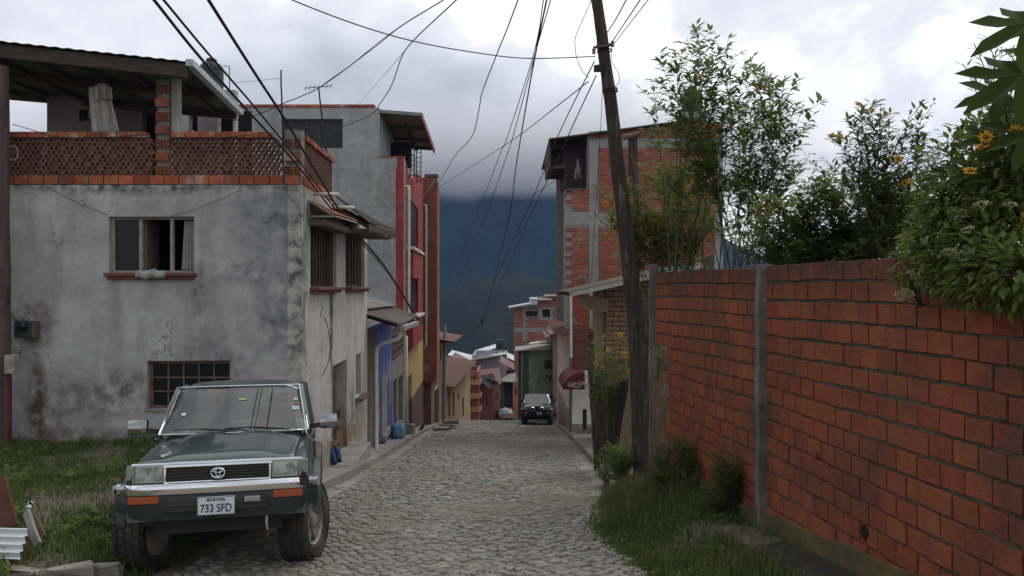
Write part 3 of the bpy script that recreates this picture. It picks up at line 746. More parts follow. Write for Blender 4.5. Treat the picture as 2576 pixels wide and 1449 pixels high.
for w, ua, ub in ((WF, 0.2, uP0), (WF, uP1, uC0), (WS, 0.28, 2.6)):
    for j in range(rows_n):
        zz = zc0 + SP * 0.5 + j * (zc1 - zc0 - SP) / (rows_n - 1)
        for i in range(int((ub - ua) / SP)):
            uu = ua + SP * (i + 0.5 + 0.5 * (j % 2))
            if uu > ub - SP * 0.4: continue
            shut = (i + (j // 2) * 1 + (2 if j % 2 else 0)) % 3 == 0
            if w is WF and count < 300 and uu > 1.1:
                linked('lattice_tube', me_s if shut else me_o, HA, w.p(uu, zz, 0.02) - ro); count += 1
            else: tube_shape(more, w.p(uu, zz, 0.02), w.t, -w.n, shut)
o = more.build('lattice', M['lattice'], HA); o['kind'] = 'stuff'
# brick pillar carrying the roof, and the corner pillar of the terrace
def pillar(ua, ub, za, zb, w=WF, first=0):
    m = MB(); w.box(m, ua + 0.02, ub - 0.02, za, zb, 0.04, 0.24); m.build('pillar_core', M['mortar'], HA)
    me = brick_mesh('brick', ub - ua - 0.03, 0.12, 0.135, M['brick'], 0.006, 3)
    k = 0; z = za
    while z + 0.15 < zb:
        if (k + first) % 2 == 0: linked('brick', me, HA, w.p((ua + ub) / 2 - 0.01, z + 0.075, 0.05) - ro)
        else:
            for q in (0.25, 0.75): end_brick(HA, w.p(lerp(ua, ub, q), z + 0.075, -0.008), (ub - ua) * 0.36, 0.13, w.t, -w.n)
        z += 0.2635 if False else 0.15 * 1.42; k += 1
pillar(uP0, uP1, zc0 + 0.0, PZ(200, 12.85), first=1)
pillar(uC0, WF.L, zc0 + 0.0, PZ(325, 12.8), first=1)
m = MB(); WF.box(m, uP1 + 0.001, uP1 + 0.10, zc1, PZ(193, 12.85), 0.05, 0.22); m.build('pillar_side', M['concrete'], HA)
# upper rooms set back on the terrace
M['room_wall'] = plaster('room_plaster', (0.185, 0.162, 0.168), (0.135, 0.118, 0.122), ro, streak=0.4)
WR = Wall((PX(118, 16.2), 16.2), (PX(428, 16.2), 16.2), (0, 1))
rw, rd = WR.rect(199, 232, 258, 305), WR.rect(357, 391, 266, 345)
m = MB(); WR.panel(m, zt, 3.55, [rw, (rd[0], rd[1], zt, rd[3])], 0.2); m.build('room_wall', M['room_wall'], HA)
m = MB(); m.prism([(WR.A.x, 16.2, 3.552), (WR.A.x, 16.2, 3.86), (WR.B.x, 16.2, 3.60), (WR.B.x, 16.2, 3.552)], (0, 0.2, 0)); m.build('room_gable', M['room_wall'], HA)
m = MB(); m.box(WR.A.x, WR.A.x + 0.2, 16.41, 19.4, zt, 3.82); m.build('room_wall', M['room_wall'], HA)
wr = window(HA, WR, rw, 0.2, 0.1, 0.05, 1, 1); 
for hh in (rw, rd):
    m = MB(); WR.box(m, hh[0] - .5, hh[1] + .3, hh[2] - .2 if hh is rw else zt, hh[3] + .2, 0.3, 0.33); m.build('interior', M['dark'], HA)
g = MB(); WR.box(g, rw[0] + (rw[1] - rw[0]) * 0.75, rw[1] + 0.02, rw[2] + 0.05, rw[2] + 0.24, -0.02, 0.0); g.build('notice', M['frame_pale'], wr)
M['room_back'] = plaster('back_room_plaster', (0.36, 0.36, 0.365), (0.28, 0.28, 0.29), ro, streak=0.4)
WB = Wall((PX(425, 18.6), 18.6), (PX(592, 18.6), 18.6), (0, 1))
b1, b2 = WB.rect(475, 512, 288, 400), WB.rect(549, 586, 292, 400)
m = MB(); WB.panel(m, zt, PZ(226, 18.6), [(b1[0], b1[1], zt, b1[3]), (b2[0], b2[1], zt, b2[3])], 0.2); m.build('room_wall', M['room_back'], HA)
for hh in (b1, b2):
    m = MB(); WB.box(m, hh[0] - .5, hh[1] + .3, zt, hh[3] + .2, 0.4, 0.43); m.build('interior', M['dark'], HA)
m = MB(); WB.box(m, b1[1], b1[1] + 0.34, zt, b1[3] + 0.05, -0.35, 0.0); m.build('chimney_breast', M['room_wall'], HA)
# tin roof over the terrace on beams, with a gutter along its street edge
Aq, Bq = Vector((-10.2, 12.35, 4.01)), Vector((-4.95, 12.35, 3.44)); Cq, Dq = Vector((-5.36, 15.9, 3.44)), Vector((-10.2, 16.6, 3.98))
M['roof_tin'] = mat('mossy_tin', (0.10, 0.10, 0.085), (0.055, 0.06, 0.05), 2, 0.7, 0.15, 0.003, 40, spec=0.1, dirt=(0.02, 0.028, 0.018))
corrugated(Aq, Bq, Cq, Dq, 26, 0.007).build('roof', M['roof_tin'], HA)
beam = mat('roof_beam', (0.075, 0.052, 0.045), (0.04, 0.03, 0.028), 5, 0.9, 0.4, 0.006, 40, stretch=(0.6, 6, 6))
M['beam'] = beam
for f, wd, hh in ((0.03, 0.10, 0.20), (0.5, 0.08, 0.14), (0.97, 0.08, 0.14)):
    a, b = Aq.lerp(Dq, f), Bq.lerp(Cq, f); dn = Vector((0, 0, -0.03 - hh / 2))
    k = MB(); k.bar(a + dn, b + dn, wd, hh); k.build('beam', beam, HA)
for i in range(7):
    f = (i + 0.4) / 7; a, b = Aq.lerp(Bq, f), Dq.lerp(Cq, f); dn = Vector((0, 0, -0.065))
    k = MB(); k.bar(a.lerp(b, 0.05) + dn, a.lerp(b, 0.95) + dn, 0.06, 0.055); k.build('rafter', beam, HA)
g = MB(); gt = Vector((0.06, 0, -0.02))
g.bar(Bq + gt, Cq + gt, 0.11, 0.10); g.build('gutter', mat('zinc_gutter', (0.40, 0.42, 0.44), (0.30, 0.31, 0.33), 4, 0.5, 0.1, metal=0.4), HA)
g = MB(); g.tube([P(551, 292, 15.9), P(549, 300, 15.9), P(549, 430, 15.95)], 0.035, 8); g.build('drainpipe', M['pvc'], HA, smooth=True)
# awnings on the street side
m = corrugated((-3.30, 13.2, 1.43), (-3.36, 15.9, 1.43), (-2.90, 15.9, 1.27), (-2.87, 13.2, 1.20), 16, 0.012); m.build('awning_sheet', mat('orange_tin', (0.30, 0.105, 0.055), (0.20, 0.075, 0.05), 3, 0.85, 0.1, spec=0.1), HA)
m = MB()
for a, b in (((-3.29, 13.19, 1.42), (-2.87, 13.19, 1.17)), ((-3.29, 13.19, 1.42), (-3.29, 13.19, 1.16)), ((-3.29, 13.19, 1.16), (-2.87, 13.19, 1.16)), ((-2.87, 13.19, 1.165), (-2.9, 15.9, 1.235))): m.bar(a, b, 0.02, 0.025)
m.build('awning_frame', M['frame_pale'], HA)
m = MB(); m.box(-3.29, -3.02, 13.25, 15.2, 1.02, 1.12); m.build('window_head', M['wood_old'], HA)
corrugated((-3.42, 15.45, 1.80), (-3.5, 18.5, 1.72), (-2.62, 18.5, 1.30), (-2.66, 15.2, 1.22), 22, 0.016).build('eave_sheet', mat('brown_eave_tin', (0.085, 0.066, 0.05), (0.05, 0.04, 0.032), 2, 0.9, 0.2, spec=0.1), HA)
m = MB(); m.bar((-2.68, 15.2, 1.13), (-2.64, 18.5, 1.20), 0.03, 0.13); m.build('fascia', M['beam'], HA)
for i in range(4):
    y = 15.4 + i * 0.95; m = MB(); m.bar((-3.45, y, 1.60), (-2.7, y, 1.14), 0.05, 0.07); m.build('rafter', M['beam'], HA)
m = MB()
for y in np.arange(15.3, 18.4, 0.55): m.box(-3.28, -2.75, y, y + 0.45, 1.10, 1.12)
m.build('eave_lining', mat('peeling_lining', (0.20, 0.16, 0.12), (0.12, 0.09, 0.07), 4), HA)
for (x, y, z) in ((-3.28, 13.7, 1.58), (-3.33, 15.3, 1.52)):
    m = MB(); m.tube([(x - 0.1, y, z), (x + 0.38, y - 0.05, z - 0.015)], 0.032, 10); m.build('drain_spout', M['pvc'], HA, smooth=True)
# cable hanging on the side wall and the little wall box
m = MB(); q = [P(808, 770, 14.1), P(801, 795, 14.0), P(813, 800, 14.2), P(822, 830, 14.35), P(827, 870, 14.4), P(822, 910, 14.3), P(808, 945, 14.05)]
m.tube([v + Vector((0.03, 0, 0)) for v in q], 0.007, 5); m.build('wall_cable', M['wire'], HA)
# ------------------------------------------------------------------ row of houses down the left side
def bricks_joined(mb, w, u0, u1, z0, z1, L=0.24, H=0.085, proud=0.0, th=0.06, gap=0.012, skip=None):
    z, k = z0, 0
    while z < z1 - H * 0.5:
        u = u0 - (L / 2 if k % 2 else 0)
        while u < u1:
            a, b = max(u, u0), min(u + L - gap, u1)
            if b - a > 0.03 and not (skip and skip((a + b) / 2, z + H / 2)):
                w.box(mb, a, b, z, min(z + H - gap, z1), -proud - r2.uniform(0, 0.008), th)
            u += L
        z += H; k += 1
    return mb
def letters(parent, w, strokes, u0, z0, size, material, name='painted_letters', proud=0.006, wd=0.035):
    m = MB()
    for st in strokes:
        for (a, b), (c, d) in zip(st, st[1:]):
            m.bar(w.p(u0 + a * size, z0 + b * size, -proud), w.p(u0 + c * size, z0 + d * size, -proud), wd, 0.006, up=-w.n)
    return m.build(name, material, parent)

# blue shop
SB = thing('blue_shop', 'low shop with faded blue street wall and corrugated roof', 'house', (-4.6, 22.5, -4.5)); so = Vector(SB.location)
WA = Wall((-3.52, 19.75), (-3.90, 26.5), (-1, 0))
zt_ = -1.08
ub = WA.u(944)
M['adobe_brown'] = plaster('brown_plaster', (0.20, 0.155, 0.125), (0.13, 0.10, 0.085), so, streak=0.6)
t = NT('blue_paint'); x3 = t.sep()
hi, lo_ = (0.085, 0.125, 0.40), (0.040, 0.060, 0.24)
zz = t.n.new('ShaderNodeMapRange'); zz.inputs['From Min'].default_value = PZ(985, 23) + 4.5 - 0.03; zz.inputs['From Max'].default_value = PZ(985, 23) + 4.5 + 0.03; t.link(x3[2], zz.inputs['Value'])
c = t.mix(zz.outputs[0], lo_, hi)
c = t.mix(t.ramp(t.noise(2.2, 7, 0.7, t.mapped((1, 1, 0.35))), [(0.52, 0), (0.62, 0.85)]), c, (0.25, 0.245, 0.25))
c = t.mix(t.ramp(t.noise(1.2, 6, 0.7), [(0.5, 0), (0.7, 0.5)]), c, (0.11, 0.12, 0.22))
t.bump(t.noise(14, 6, 0.6), 0.4, 0.01); M['blue_paint'] = t.done(c, 0.85)
m = MB(); WA.panel(m, -6.2, zt_, [], 0.25, 0, ub); m.build('wall', M['adobe_brown'], SB)
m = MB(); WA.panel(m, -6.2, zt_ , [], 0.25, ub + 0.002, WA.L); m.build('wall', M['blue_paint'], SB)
m = MB(); WA.box(m, WA.u(957), WA.u(970), PZ(1098, 23), PZ(945, 23), -0.05, 0.0); m.build('plaster_patch', M['concrete'], SB)
m = MB(); WA.box(m, WA.u(957), WA.u(972), PZ(1110, 23), PZ(1095, 23), -0.14, 0.0); m.build('ledge', M['concrete'], SB)
letters(SB, WA, [[(0, 1), (0, 0), (.5, .2), (.5, .8), (0, 1)], [(.75, .1), (.75, .75), (1.0, .85)], [(1.25, .5), (1.7, .5), (1.5, .95), (1.25, .6), (1.5, .05), (1.8, .2)]], WA.u(973), PZ(960, 25), 0.62, M['pvc'])
m = MB(); m.prism([(-3.53, 19.74, zt_), (-3.53, 19.74, -0.93), (-4.9, 19.74, -0.30), (-4.9, 19.74, zt_)], (0, 0.15, 0)); m.build('gable', mat('orange_plaster', (0.34, 0.19, 0.09), (0.22, 0.12, 0.07), 3, dirt=(0.07, 0.05, 0.04)), SB)
m = MB(); m.prism([(-3.56, 19.74, -6), (-3.56, 19.74, zt_ - 0.002), (-4.9, 19.74, zt_ - 0.002), (-4.9, 19.74, -6)], (0, 0.15, 0)); m.build('end_wall', M['adobe_brown'], SB)
corrugated((-4.6, 19.6, -0.30), (-4.8, 26.4, -0.30), (-3.05, 26.4, -0.92), (-2.66, 19.6, -0.88), 46, 0.022).build('roof', M['tin'], SB)
corrugated((-4.7, 19.75, -0.20), (-4.9, 26.4, -0.20), (-3.75, 26.4, -0.56), (-3.6, 19.75, -0.52), 40, 0.018).build('roof_patch', mat('worn_sheet', (0.22, 0.21, 0.19), (0.12, 0.10, 0.09), 1.2, 0.7), SB)
for y in np.arange(20.2, 26.2, 1.2):
    m = MB(); m.bar((-4.5, y, -0.42), (-2.85, y, -0.94), 0.06, 0.07); m.build('rafter', M['beam'], SB)
m = MB(); m.box(-2.70, -2.58, 19.7, 22.6, -1.02, -0.92); m.build('gutter', mat('grey_gutter', (0.33, 0.34, 0.35), (0.22, 0.22, 0.23), 3, 0.6, metal=0.2), SB)
m = MB(); m.tube([P(1007, 832, 19.95), P(1007, 842, 19.95), P(1002, 852, 19.95), P(985, 857, 20.0), P(958, 866, 20.1), P(948, 874, 20.15), P(946, 890, 20.2), P(946, 1000, 20.2), P(946, 1130, 20.2), P(948, 1146, 20.15), P(953, 1149, 20.05)], 0.055, 10); m.build('downpipe', M['pvc'], SB, smooth=True)
m = MB(); m.tube([P(941, 885, 20.2), P(941, 1140, 20.2)], 0.018, 6); m.build('conduit', mat('yellow_conduit', (0.36, 0.22, 0.05), None, 4, 0.6), SB)

# pinkish-grey shop between the blue shop and the red house
SP_ = thing('grey_shop', 'pinkish grey shop front with dark openings beyond the blue wall', 'house', (-4.8, 28.8, -5.4)); po = Vector(SP_.location)
WP = Wall((-3.92, 26.55), (-4.12, 30.95), (-1, 0))
M['pink_grey'] = plaster('pink_grey_plaster', (0.27, 0.225, 0.22), (0.19, 0.16, 0.16), po, streak=0.5)
o1, o2 = WP.rect(989, 998, 955, 1105), WP.rect(1002, 1013, 945, 1065)
m = MB(); WP.panel(m, -7, PZ(900, 28), [o1, o2], 0.25); m.build('wall', M['pink_grey'], SP_)
for hh in (o1, o2):
    m = MB(); WP.box(m, hh[0], hh[1], hh[2], hh[3], 0.18, 0.2); m.build('shutter', M['bar_wood'], SP_)
m = MB(); WP.panel(m, PZ(900, 28) + 0.002, PZ(822, 28), [], 0.25); bd = m.build('balcony_boards', mat('dark_red_boards', (0.10, 0.040, 0.036), (0.055, 0.028, 0.028), 4, 0.8), SP_)
for i in range(4):
    m = MB(); z = PZ(894 - i * 18, 28); WP.box(m, 0.05, WP.L - 0.05, z, z + 0.05, -0.035, 0.0); m.build('rail', M['wood_old'], bd)

# tall concrete building behind
CB = thing('concrete_building', 'tall bare concrete building with brick coping and wide dark window', 'building', (-7.5, 32, -6)); co = Vector(CB.location)
M['cement'] = plaster('bare_cement', (0.335, 0.34, 0.335), (0.265, 0.268, 0.268), co, [
    (W3(960, 560, 31), (1.4, 1, 1.8), (0.17, 0.17, 0.165), 0.7, 0.4, 0.6), (W3(990, 470, 31), (0.5, 1, 0.9), (0.22, 0.215, 0.19), 0.9, 0.42, 0.55)], streak=0.35, crackk=False)
WC = Wall((PX(560, 31), 31), (PX(1016.5, 31), 31), (0, 1))
cw = WC.rect(711, 862, 299, 373); uT = WC.u(955); zT, zM = PZ(271, 31), PZ(396, 31)
m = MB(); WC.panel(m, -6.5, zM, [], 0.3); WC.panel(m, zM + 0.0005, zT, [cw], 0.3, 0, uT); m.build('wall', M['cement'], CB)
m = MB(); m.box(WC.A.x, WC.p(uT, 0).x, 31.31, 43, zM, zT); m.box(WC.A.x, WC.A.x + 0.3, 31.31, 43, -6.5, zM - 0.003); m.build('upper_block', M['cement'], CB)
bmc = brick_mesh('brick', 0.40, 0.30, 0.12, M['brick'], 0.01, 5)
u = 0.6
while u < uT - 0.2:
    linked('brick', bmc, CB, WC.p(u, zT + 0.065, 0.12) - co, (0, 0, r2.uniform(-.02, .02))); u += 0.415
wcw = window(CB, WC, cw, 0.3, 0.12, 0.06, 5, 1, 'bar_wood')
# white sheet roof just above the coping, and the covered terrace with its canopy
m = MB(); m.box(WC.A.x, WC.p(uT, 0).x - 1.2, 31.5, 43, zT + 0.20, zT + 0.24); m.build('roof', M['tin_bright'], CB)
m = MB(); m.box(PX(957, 31) - 0.2, PX(957, 31), 31.31, 36, zM, PZ(290, 31)); m.build('terrace_wall', M['cement'], CB)
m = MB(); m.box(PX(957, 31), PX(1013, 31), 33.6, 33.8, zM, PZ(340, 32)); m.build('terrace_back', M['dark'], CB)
cp = [Vector((-5.05, 31.0, 6.68)), Vector((-3.45, 31.0, 6.56)), Vector((-3.45, 36.2, 6.10)), Vector((-5.05, 36.2, 6.2))]
m = MB(); m.prism(cp, (0, 0, 0.04)); m.build('canopy_sheet', mat('canopy_lining', (0.27, 0.19, 0.16), (0.18, 0.12, 0.10), 2), CB)
m = MB(); m.bar(cp[1], cp[2], 0.06, 0.24); m.build('canopy_fascia', mat('red_fascia', (0.30, 0.07, 0.06), None, 3, 0.7), CB)
m = MB(); m.bar(cp[0] + Vector((0, -.03, 0.04)), cp[1] + Vector((0, -.03, 0.04)), 0.05, 0.12); m.build('canopy_edge', mat('green_grey_edge', (0.20, 0.23, 0.21), None, 3, 0.7), CB)
for f in (0.3, 0.65, 0.9):
    m = MB(); m.bar(cp[0].lerp(cp[3], f) + Vector((0, 0, -.05)), cp[1].lerp(cp[2], f) + Vector((0, 0, -.05)), 0.07, 0.08); m.build('rafter', M['beam'], CB)
m = MB(); m.bar(cp[1] + Vector((-.75, 1.2, -.03)), cp[2] + Vector((-.75, -.3, -.03)), 0.16, 0.05); m.build('ridge_board', M['beam'], CB)
m = MB(); WC.box(m, uT + 0.01, WC.L, zM, zM + 0.05, -0.03, 0.3); m.build('terrace_coping', mat('red_coping', (0.28, 0.075, 0.07), None, 4), CB)

# red house with bays and white pipes
RH = thing('red_house', 'red painted house with projecting bays and white downpipes', 'house', (-5.2, 36.5, -6.2)); rho = Vector(RH.location)
WD = Wall((-4.12, 31.0), (-4.56, 42), (-1, 0))
M['red_paint'] = plaster('red_paint', (0.30, 0.058, 0.050), (0.22, 0.042, 0.040), rho, streak=0.45, crackk=False)
M['yellow_paint'] = plaster('yellow_paint', (0.48, 0.33, 0.13), (0.38, 0.26, 0.11), rho, streak=0.4, crackk=False)
M['purple_brown'] = plaster('purple_brown_paint', (0.13, 0.07, 0.075), (0.09, 0.055, 0.055), rho, streak=0.4, crackk=False)
zy, zbn = PZ(882, 34), PZ(1000, 35)
b1, b2 = WD.rect(1024, 1052, 508, 628), WD.rect(1024, 1052, 692, 792)
yd = WD.rect(1026, 1036, 945, 1050)
m = MB(); WD.panel(m, zy, zM - 0.4, [b1, b2], 0.3); m.build('wall', M['red_paint'], RH)
prof = [(0, 5.0), (0.4, 4.98), (0.9, 4.62), (1.6, 4.58)]
m = MB(); poly = [WD.p(0, zM - 0.398), WD.p(WD.L, zM - 0.398), WD.p(WD.L, 5.55), WD.p(7.5, 5.4), WD.p(6.6, 4.75), WD.p(5.0, 4.68), WD.p(3.2, 4.62), WD.p(2.2, 4.66), WD.p(1.2, 4.95), WD.p(0, 5.02)]
m.prism(poly, WD.n * 0.25); m.build('parapet', M['red_paint'], RH)
m = MB(); WD.panel(m, zbn, zy - 0.002, [yd], 0.3); m.build('wall', M['yellow_paint'], RH)
m = MB(); WD.panel(m, -8, zbn - 0.002, [(yd[0], yd[1], -9, yd[3])], 0.3); m.build('wall', M['purple_brown'], RH)
m = MB(); WD.box(m, yd[0], yd[1], -7.2, yd[3], 0.1, 0.14); m.build('door', M['wood_old'], RH)
for hh in (b1, b2):
    wb = window(RH, WD, hh, 0.3, 0.05, 0.07, 3, 1, 'bar_wood', name='bay_window')
    m = MB(); WD.box(m, hh[0] - 0.1, hh[1] + 0.1, hh[2] - 0.13, hh[2], -0.30, 0.02); m.build('sill', M['pvc'], wb, bevel=0.02)
    m = MB(); WD.box(m, hh[0] + 0.3, hh[1] - 0.2, hh[2] - 1.25, hh[2] - 0.132, -0.22, -0.001); m.build('bay_panel', M['red_paint'], wb)
for px, ya, yb, d in ((1022.5, 470, 800, 31.2), (1067, 516, 868, 41.7)):
    m = MB(); a, b = P(px, ya, d), P(px, yb, d); x = Vector((0.10, 0, 0))
    m.tube([a + Vector((-0.15, 0, 0.03)), a + x, a + x + Vector((0, 0, -.15)), b + x, b + x + Vector((-0.1, 0, -0.2))], 0.055, 8); m.build('downpipe', M['pvc'], RH, smooth=True)
m = MB(); m.tube([P(1022, 845, 31.6), P(1022, 1060, 31.6)], 0.06, 8); m.build('downpipe', M['pvc'], RH, smooth=True)

# rebar columns standing on the parapet
for px, d in ((1037, 33.2), (1053.5, 35.0)):
    rc = thing('rebar_column', 'bare steel rebar column, %s of the pair above the red parapet' % ('nearer' if d < 34 else 'farther'), 'rebar', (PX(px, d), d, 4.6), group='rebar columns on the red house')
    m = MB(); x, z0_, z1_ = PX(px, d), 4.5, PZ(360 if d < 34 else 368, d)
    for a in (-.09, .09):
        for b in (-.09, .09): m.tube([(x + a, d + b, z0_), (x + a, d + b, z1_)], 0.012, 5)
    m.build('rod', M['wire'], rc)
    for z in np.arange(z0_ + 0.1, z1_, 0.2):
        k = MB(); k.tube([(x - .09, d - .09, z), (x + .09, d - .09, z), (x + .09, d + .09, z + 0.02), (x - .09, d + .09, z), (x - .09, d - .09, z)], 0.008, 4); k.build('tie', M['wire'], rc)

# brick tower
BT = thing('brick_tower', 'narrow red brick tower house jutting out past the red facade', 'house', (-4.8, 44.5, -7.4)); bo = Vector(BT.location)
M['brick_far'] = mat('far_brick', (0.36, 0.13, 0.08), (0.27, 0.10, 0.07), 1.5, 0.9, 0.2, 0.01, 20, dirt=(0.14, 0.06, 0.05))
WT = Wall((PX(1063, 42.1), 42.1), (PX(1099.5, 42.1), 42.1), (0, 1)); WT2 = Wall((PX(1099.5, 42.1), 42.1), (PX(1105.5, 48), 48), (-1, 0))
zt2, zb2 = PZ(445, 42.1), PZ(962, 42.1)
m = MB(); m.prism([(-9, 42.13, zb2), (WT.B.x - 0.03, 42.13, zb2), (WT2.B.x - 0.03, 48, zb2), (-9, 48, zb2)], (0, 0, zt2 - 0.03 - zb2)); m.build('core', mat('tower_mortar', (0.24, 0.20, 0.17), None, 3), BT)
ties = [(WT.u(1067), WT.u(1081), PZ(y1, 42.1), PZ(y0, 42.1)) for y0, y1 in ((590, 608), (773, 796), (915, 935))]
m = MB(); bricks_joined(m, WT, 0, WT.L, zb2, zt2, 0.28, 0.105, 0, 0.05, 0.022, skip=lambda u, z: any(a < u < b and c < z < d for a, b, c, d in ties))
bricks_joined(m, WT2, 0, WT2.L, zb2, zt2, 0.28, 0.105, 0, 0.05, 0.022); o = m.build('bricks', M['brick_far'], BT); o['kind'] = 'stuff'
for a, b, c, d in ties:
    m = MB(); WT.box(m, a, b, c, d, -0.01, 0.04); m.build('concrete_tie', M['concrete'], BT)
m = MB(); WT.box(m, 0.1, WT.L + 0.05, zt2, zt2 + 0.14, -0.05, 0.5); m.build('coping', M['tin'], BT)
M['brick_base'] = plaster('stained_base', (0.22, 0.15, 0.115), (0.15, 0.095, 0.08), bo, streak=0.5, crackk=False)
m = MB(); m.box(-9, WT.B.x - 0.35, 42.6, 48, -9, zb2 - 0.002); m.build('lower_wall', M['brick_base'], BT)
m = MB(); m.box(WT.B.x - 0.36, WT.B.x - 0.30, 44.2, 46.2, -7.8, PZ(975, 45)); dd = m.build('door', M['yellow_paint'], BT)
for i in range(6):
    m = MB(); m.box(WT.B.x - 0.30, WT.B.x - 0.27, 44.25 + i * 0.32, 44.4 + i * 0.32, -7.7, PZ(978, 45)); m.build('slat', M['bar_wood'], dd)
m = MB(); m.box(PX(1050, 42), PX(1064, 42), 42.3, 42.4, -7.6, PZ(905, 42)); m.build('red_door', M['red_paint'], BT)

# houses farther down
def far_block(name, label, cat, pxa, pxb, pyt, pyb, d, deep, material, wins=(), roof=None, frame='bar_wood', zbot=None):
    """block facing the camera; wins: picture rectangles; roof: (material, overhang m, rise m, side)"""
    t_ = thing(name, label, cat, (PX((pxa + pxb) / 2, d), d + deep / 2, PZ(pyb, d)))
    w = Wall((PX(pxa, d), d), (PX(pxb, d), d), (0, 1))
    holes = [w.rect(*q) for q in wins]
    m = MB(); w.panel(m, PZ(pyb, d) if zbot is None else zbot, PZ(pyt, d), holes, 0.25)
    zb_ = PZ(pyb, d) if zbot is None else zbot
    m.box(w.A.x, w.A.x + 0.25, d + 0.251, d + deep, zb_, PZ(pyt, d)); m.box(w.B.x - 0.25, w.B.x, d + 0.251, d + deep, zb_, PZ(pyt, d))
    m.box(w.A.x + 0.251, w.B.x - 0.251, d + deep - 0.2, d + deep, zb_, PZ(pyt, d))
    m.build('wall', material, t_)
    for h in holes: window(t_, w, h, 0.25, 0.08, 0.06, 2 if h[1] - h[0] > 0.7 else 1, 1, frame)
    if roof:
        rm, ov, rise, side = roof; zt_ = PZ(pyt, d)
        a, b = w.A.x - ov, w.B.x + ov
        zl, zr = (zt_ + rise, zt_ + 0.02) if side == 'l' else (zt_ + 0.02, zt_ + rise)
        corrugated((a, d - ov, zl), (b, d - ov, zr), (b, d + deep + ov, zr), (a, d + deep + ov, zl), max(4, int((b - a) * 4)), 0.03).build('roof', rm, t_)
    return t_, w
def street_block(name, label, cat, A, B, zt_, zb_, deep, material, wins=(), roofm=None, eave=0.6, rise=0.7, holes_dark=True, inward=(-1, 0)):
    """block along the street, plan line A-B; wins picture rectangles on that wall"""
    t_ = thing(name, label, cat, ((A[0] + B[0]) / 2, (A[1] + B[1]) / 2, zb_)); w = Wall(A, B, inward)
    holes = [w.rect(*q) for q in wins]
    m = MB(); w.panel(m, zb_, zt_, holes, 0.25)
    w.box(m, 0, 0.25, zb_, zt_, 0.251, deep); w.box(m, w.L - 0.25, w.L, zb_, zt_, 0.251, deep)
    m.build('wall', material, t_)
    for h in holes: window(t_, w, h, 0.25, 0.10, 0.07, 1, 1, 'bar_wood')
    if roofm:
        corrugated(w.p(-0.3, zt_ + rise, deep), w.p(w.L + 0.2, zt_ + rise, deep), w.p(w.L + 0.2, zt_ - 0.1, -eave), w.p(-0.3, zt_ - 0.1, -eave), int(w.L * 4), 0.03).build('roof', roofm, t_)
        for q in np.arange(0.2, w.L, 1.3):
            m = MB(); m.bar(w.p(q, zt_ + 0.02, 0.3), w.p(q, zt_ - 0.16, -eave + 0.05), 0.08, 0.1); m.build('rafter', M['beam'], t_)
    return t_, w
M['ochre'] = mat('ochre_wall', (0.31, 0.215, 0.12), (0.24, 0.16, 0.095), 0.9, 0.9, 0.3, 0.02, 12, dirt=(0.13, 0.085, 0.06), dscale=0.5)
M['tan'] = mat('tan_wall', (0.24, 0.19, 0.14), (0.17, 0.13, 0.10), 0.9, 0.9, 0.3, 0.02, 12, dirt=(0.10, 0.08, 0.065), dscale=0.6)
M['magenta'] = mat('magenta_wall', (0.21, 0.085, 0.095), (0.16, 0.07, 0.08), 0.9, 0.9, 0.2, 0.02, 12, dirt=(0.12, 0.07, 0.08), dscale=0.6)
M['orange'] = mat('orange_wall', (0.34, 0.19, 0.09), (0.27, 0.15, 0.08), 0.9, 0.9, 0.2, 0.02, 12, dirt=(0.16, 0.08, 0.05), dscale=0.6)
M['rust'] = mat('rust_red_wall', (0.27, 0.10, 0.07), (0.20, 0.08, 0.06), 0.9, 0.9, 0.2, 0.02, 12, dirt=(0.12, 0.06, 0.05), dscale=0.6)
M['teal'] = mat('grey_green_wall', (0.10, 0.125, 0.115), (0.075, 0.09, 0.085), 0.9, 0.9, 0.2, 0.02, 12)
M['tile'] = mat('clay_tile_roof', (0.165, 0.085, 0.065), (0.115, 0.068, 0.056), 0.9, 0.9, 0.3, 0.02, 10, dirt=(0.13, 0.10, 0.085), dscale=0.8)
street_block('tan_house', 'tall tan plaster house just past the brick tower', 'house', (PX(1099, 48.2), 48.2), (PX(1121, 54), 54), PZ(848, 51), -9.6, 5, M['tan'],
             [(1107, 1110, 880, 905), (1112, 1115, 965, 1045)], M['tin_red'], 1.1, 0.9)
street_block('ochre_house', 'ochre walled house with doors along the street and red roof', 'house', (PX(1122, 55), 55), (PX(1183, 74), 74), PZ(942, 62), -14, 6, M['ochre'],
             [(1128, 1132, 985, 1050), (1139, 1143, 985, 1050), (1151, 1155, 990, 1006), (1163, 1167, 1000, 1050)], M['tile'], 0.6, 0.9)
t_, w = far_block('balcony_house', 'rust red house with stacked rounded balconies at the bend', 'house', 1174, 1204, 934, 1070, 84, 6, M['rust'], [(1180, 1186, 946, 958), (1191, 1197, 946, 958), (1180, 1186, 976, 992), (1180, 1187, 1010, 1026)])
for z in (966, 1000, 1034):
    m = MB(); m.lathe([(1.0, PZ(z, 84)), (1.05, PZ(z - 13, 84)), (0.95, PZ(z - 13, 84)), (0.9, PZ(z, 84))], 14, (PX(1187, 84), 84, 0)); m.build('balcony', M['orange'], t_)
t_, w = far_block('magenta_house', 'magenta house under a patched tin roof at the street bend', 'house', 1200, 1240, 948, 1075, 88, 5, M['magenta'], [(1205, 1209, 953, 966), (1213, 1217, 957, 970), (1208, 1212, 995, 1010), (1222, 1226, 1000, 1020)])
corrugated((PX(1196, 86), 86, PZ(944, 86)), (PX(1262, 86), 86, PZ(962, 86)), (PX(1256, 97), 97, PZ(925, 97)), (PX(1194, 97), 97, PZ(932, 97)), 14, 0.05).build('roof', M['tin_red'], t_)
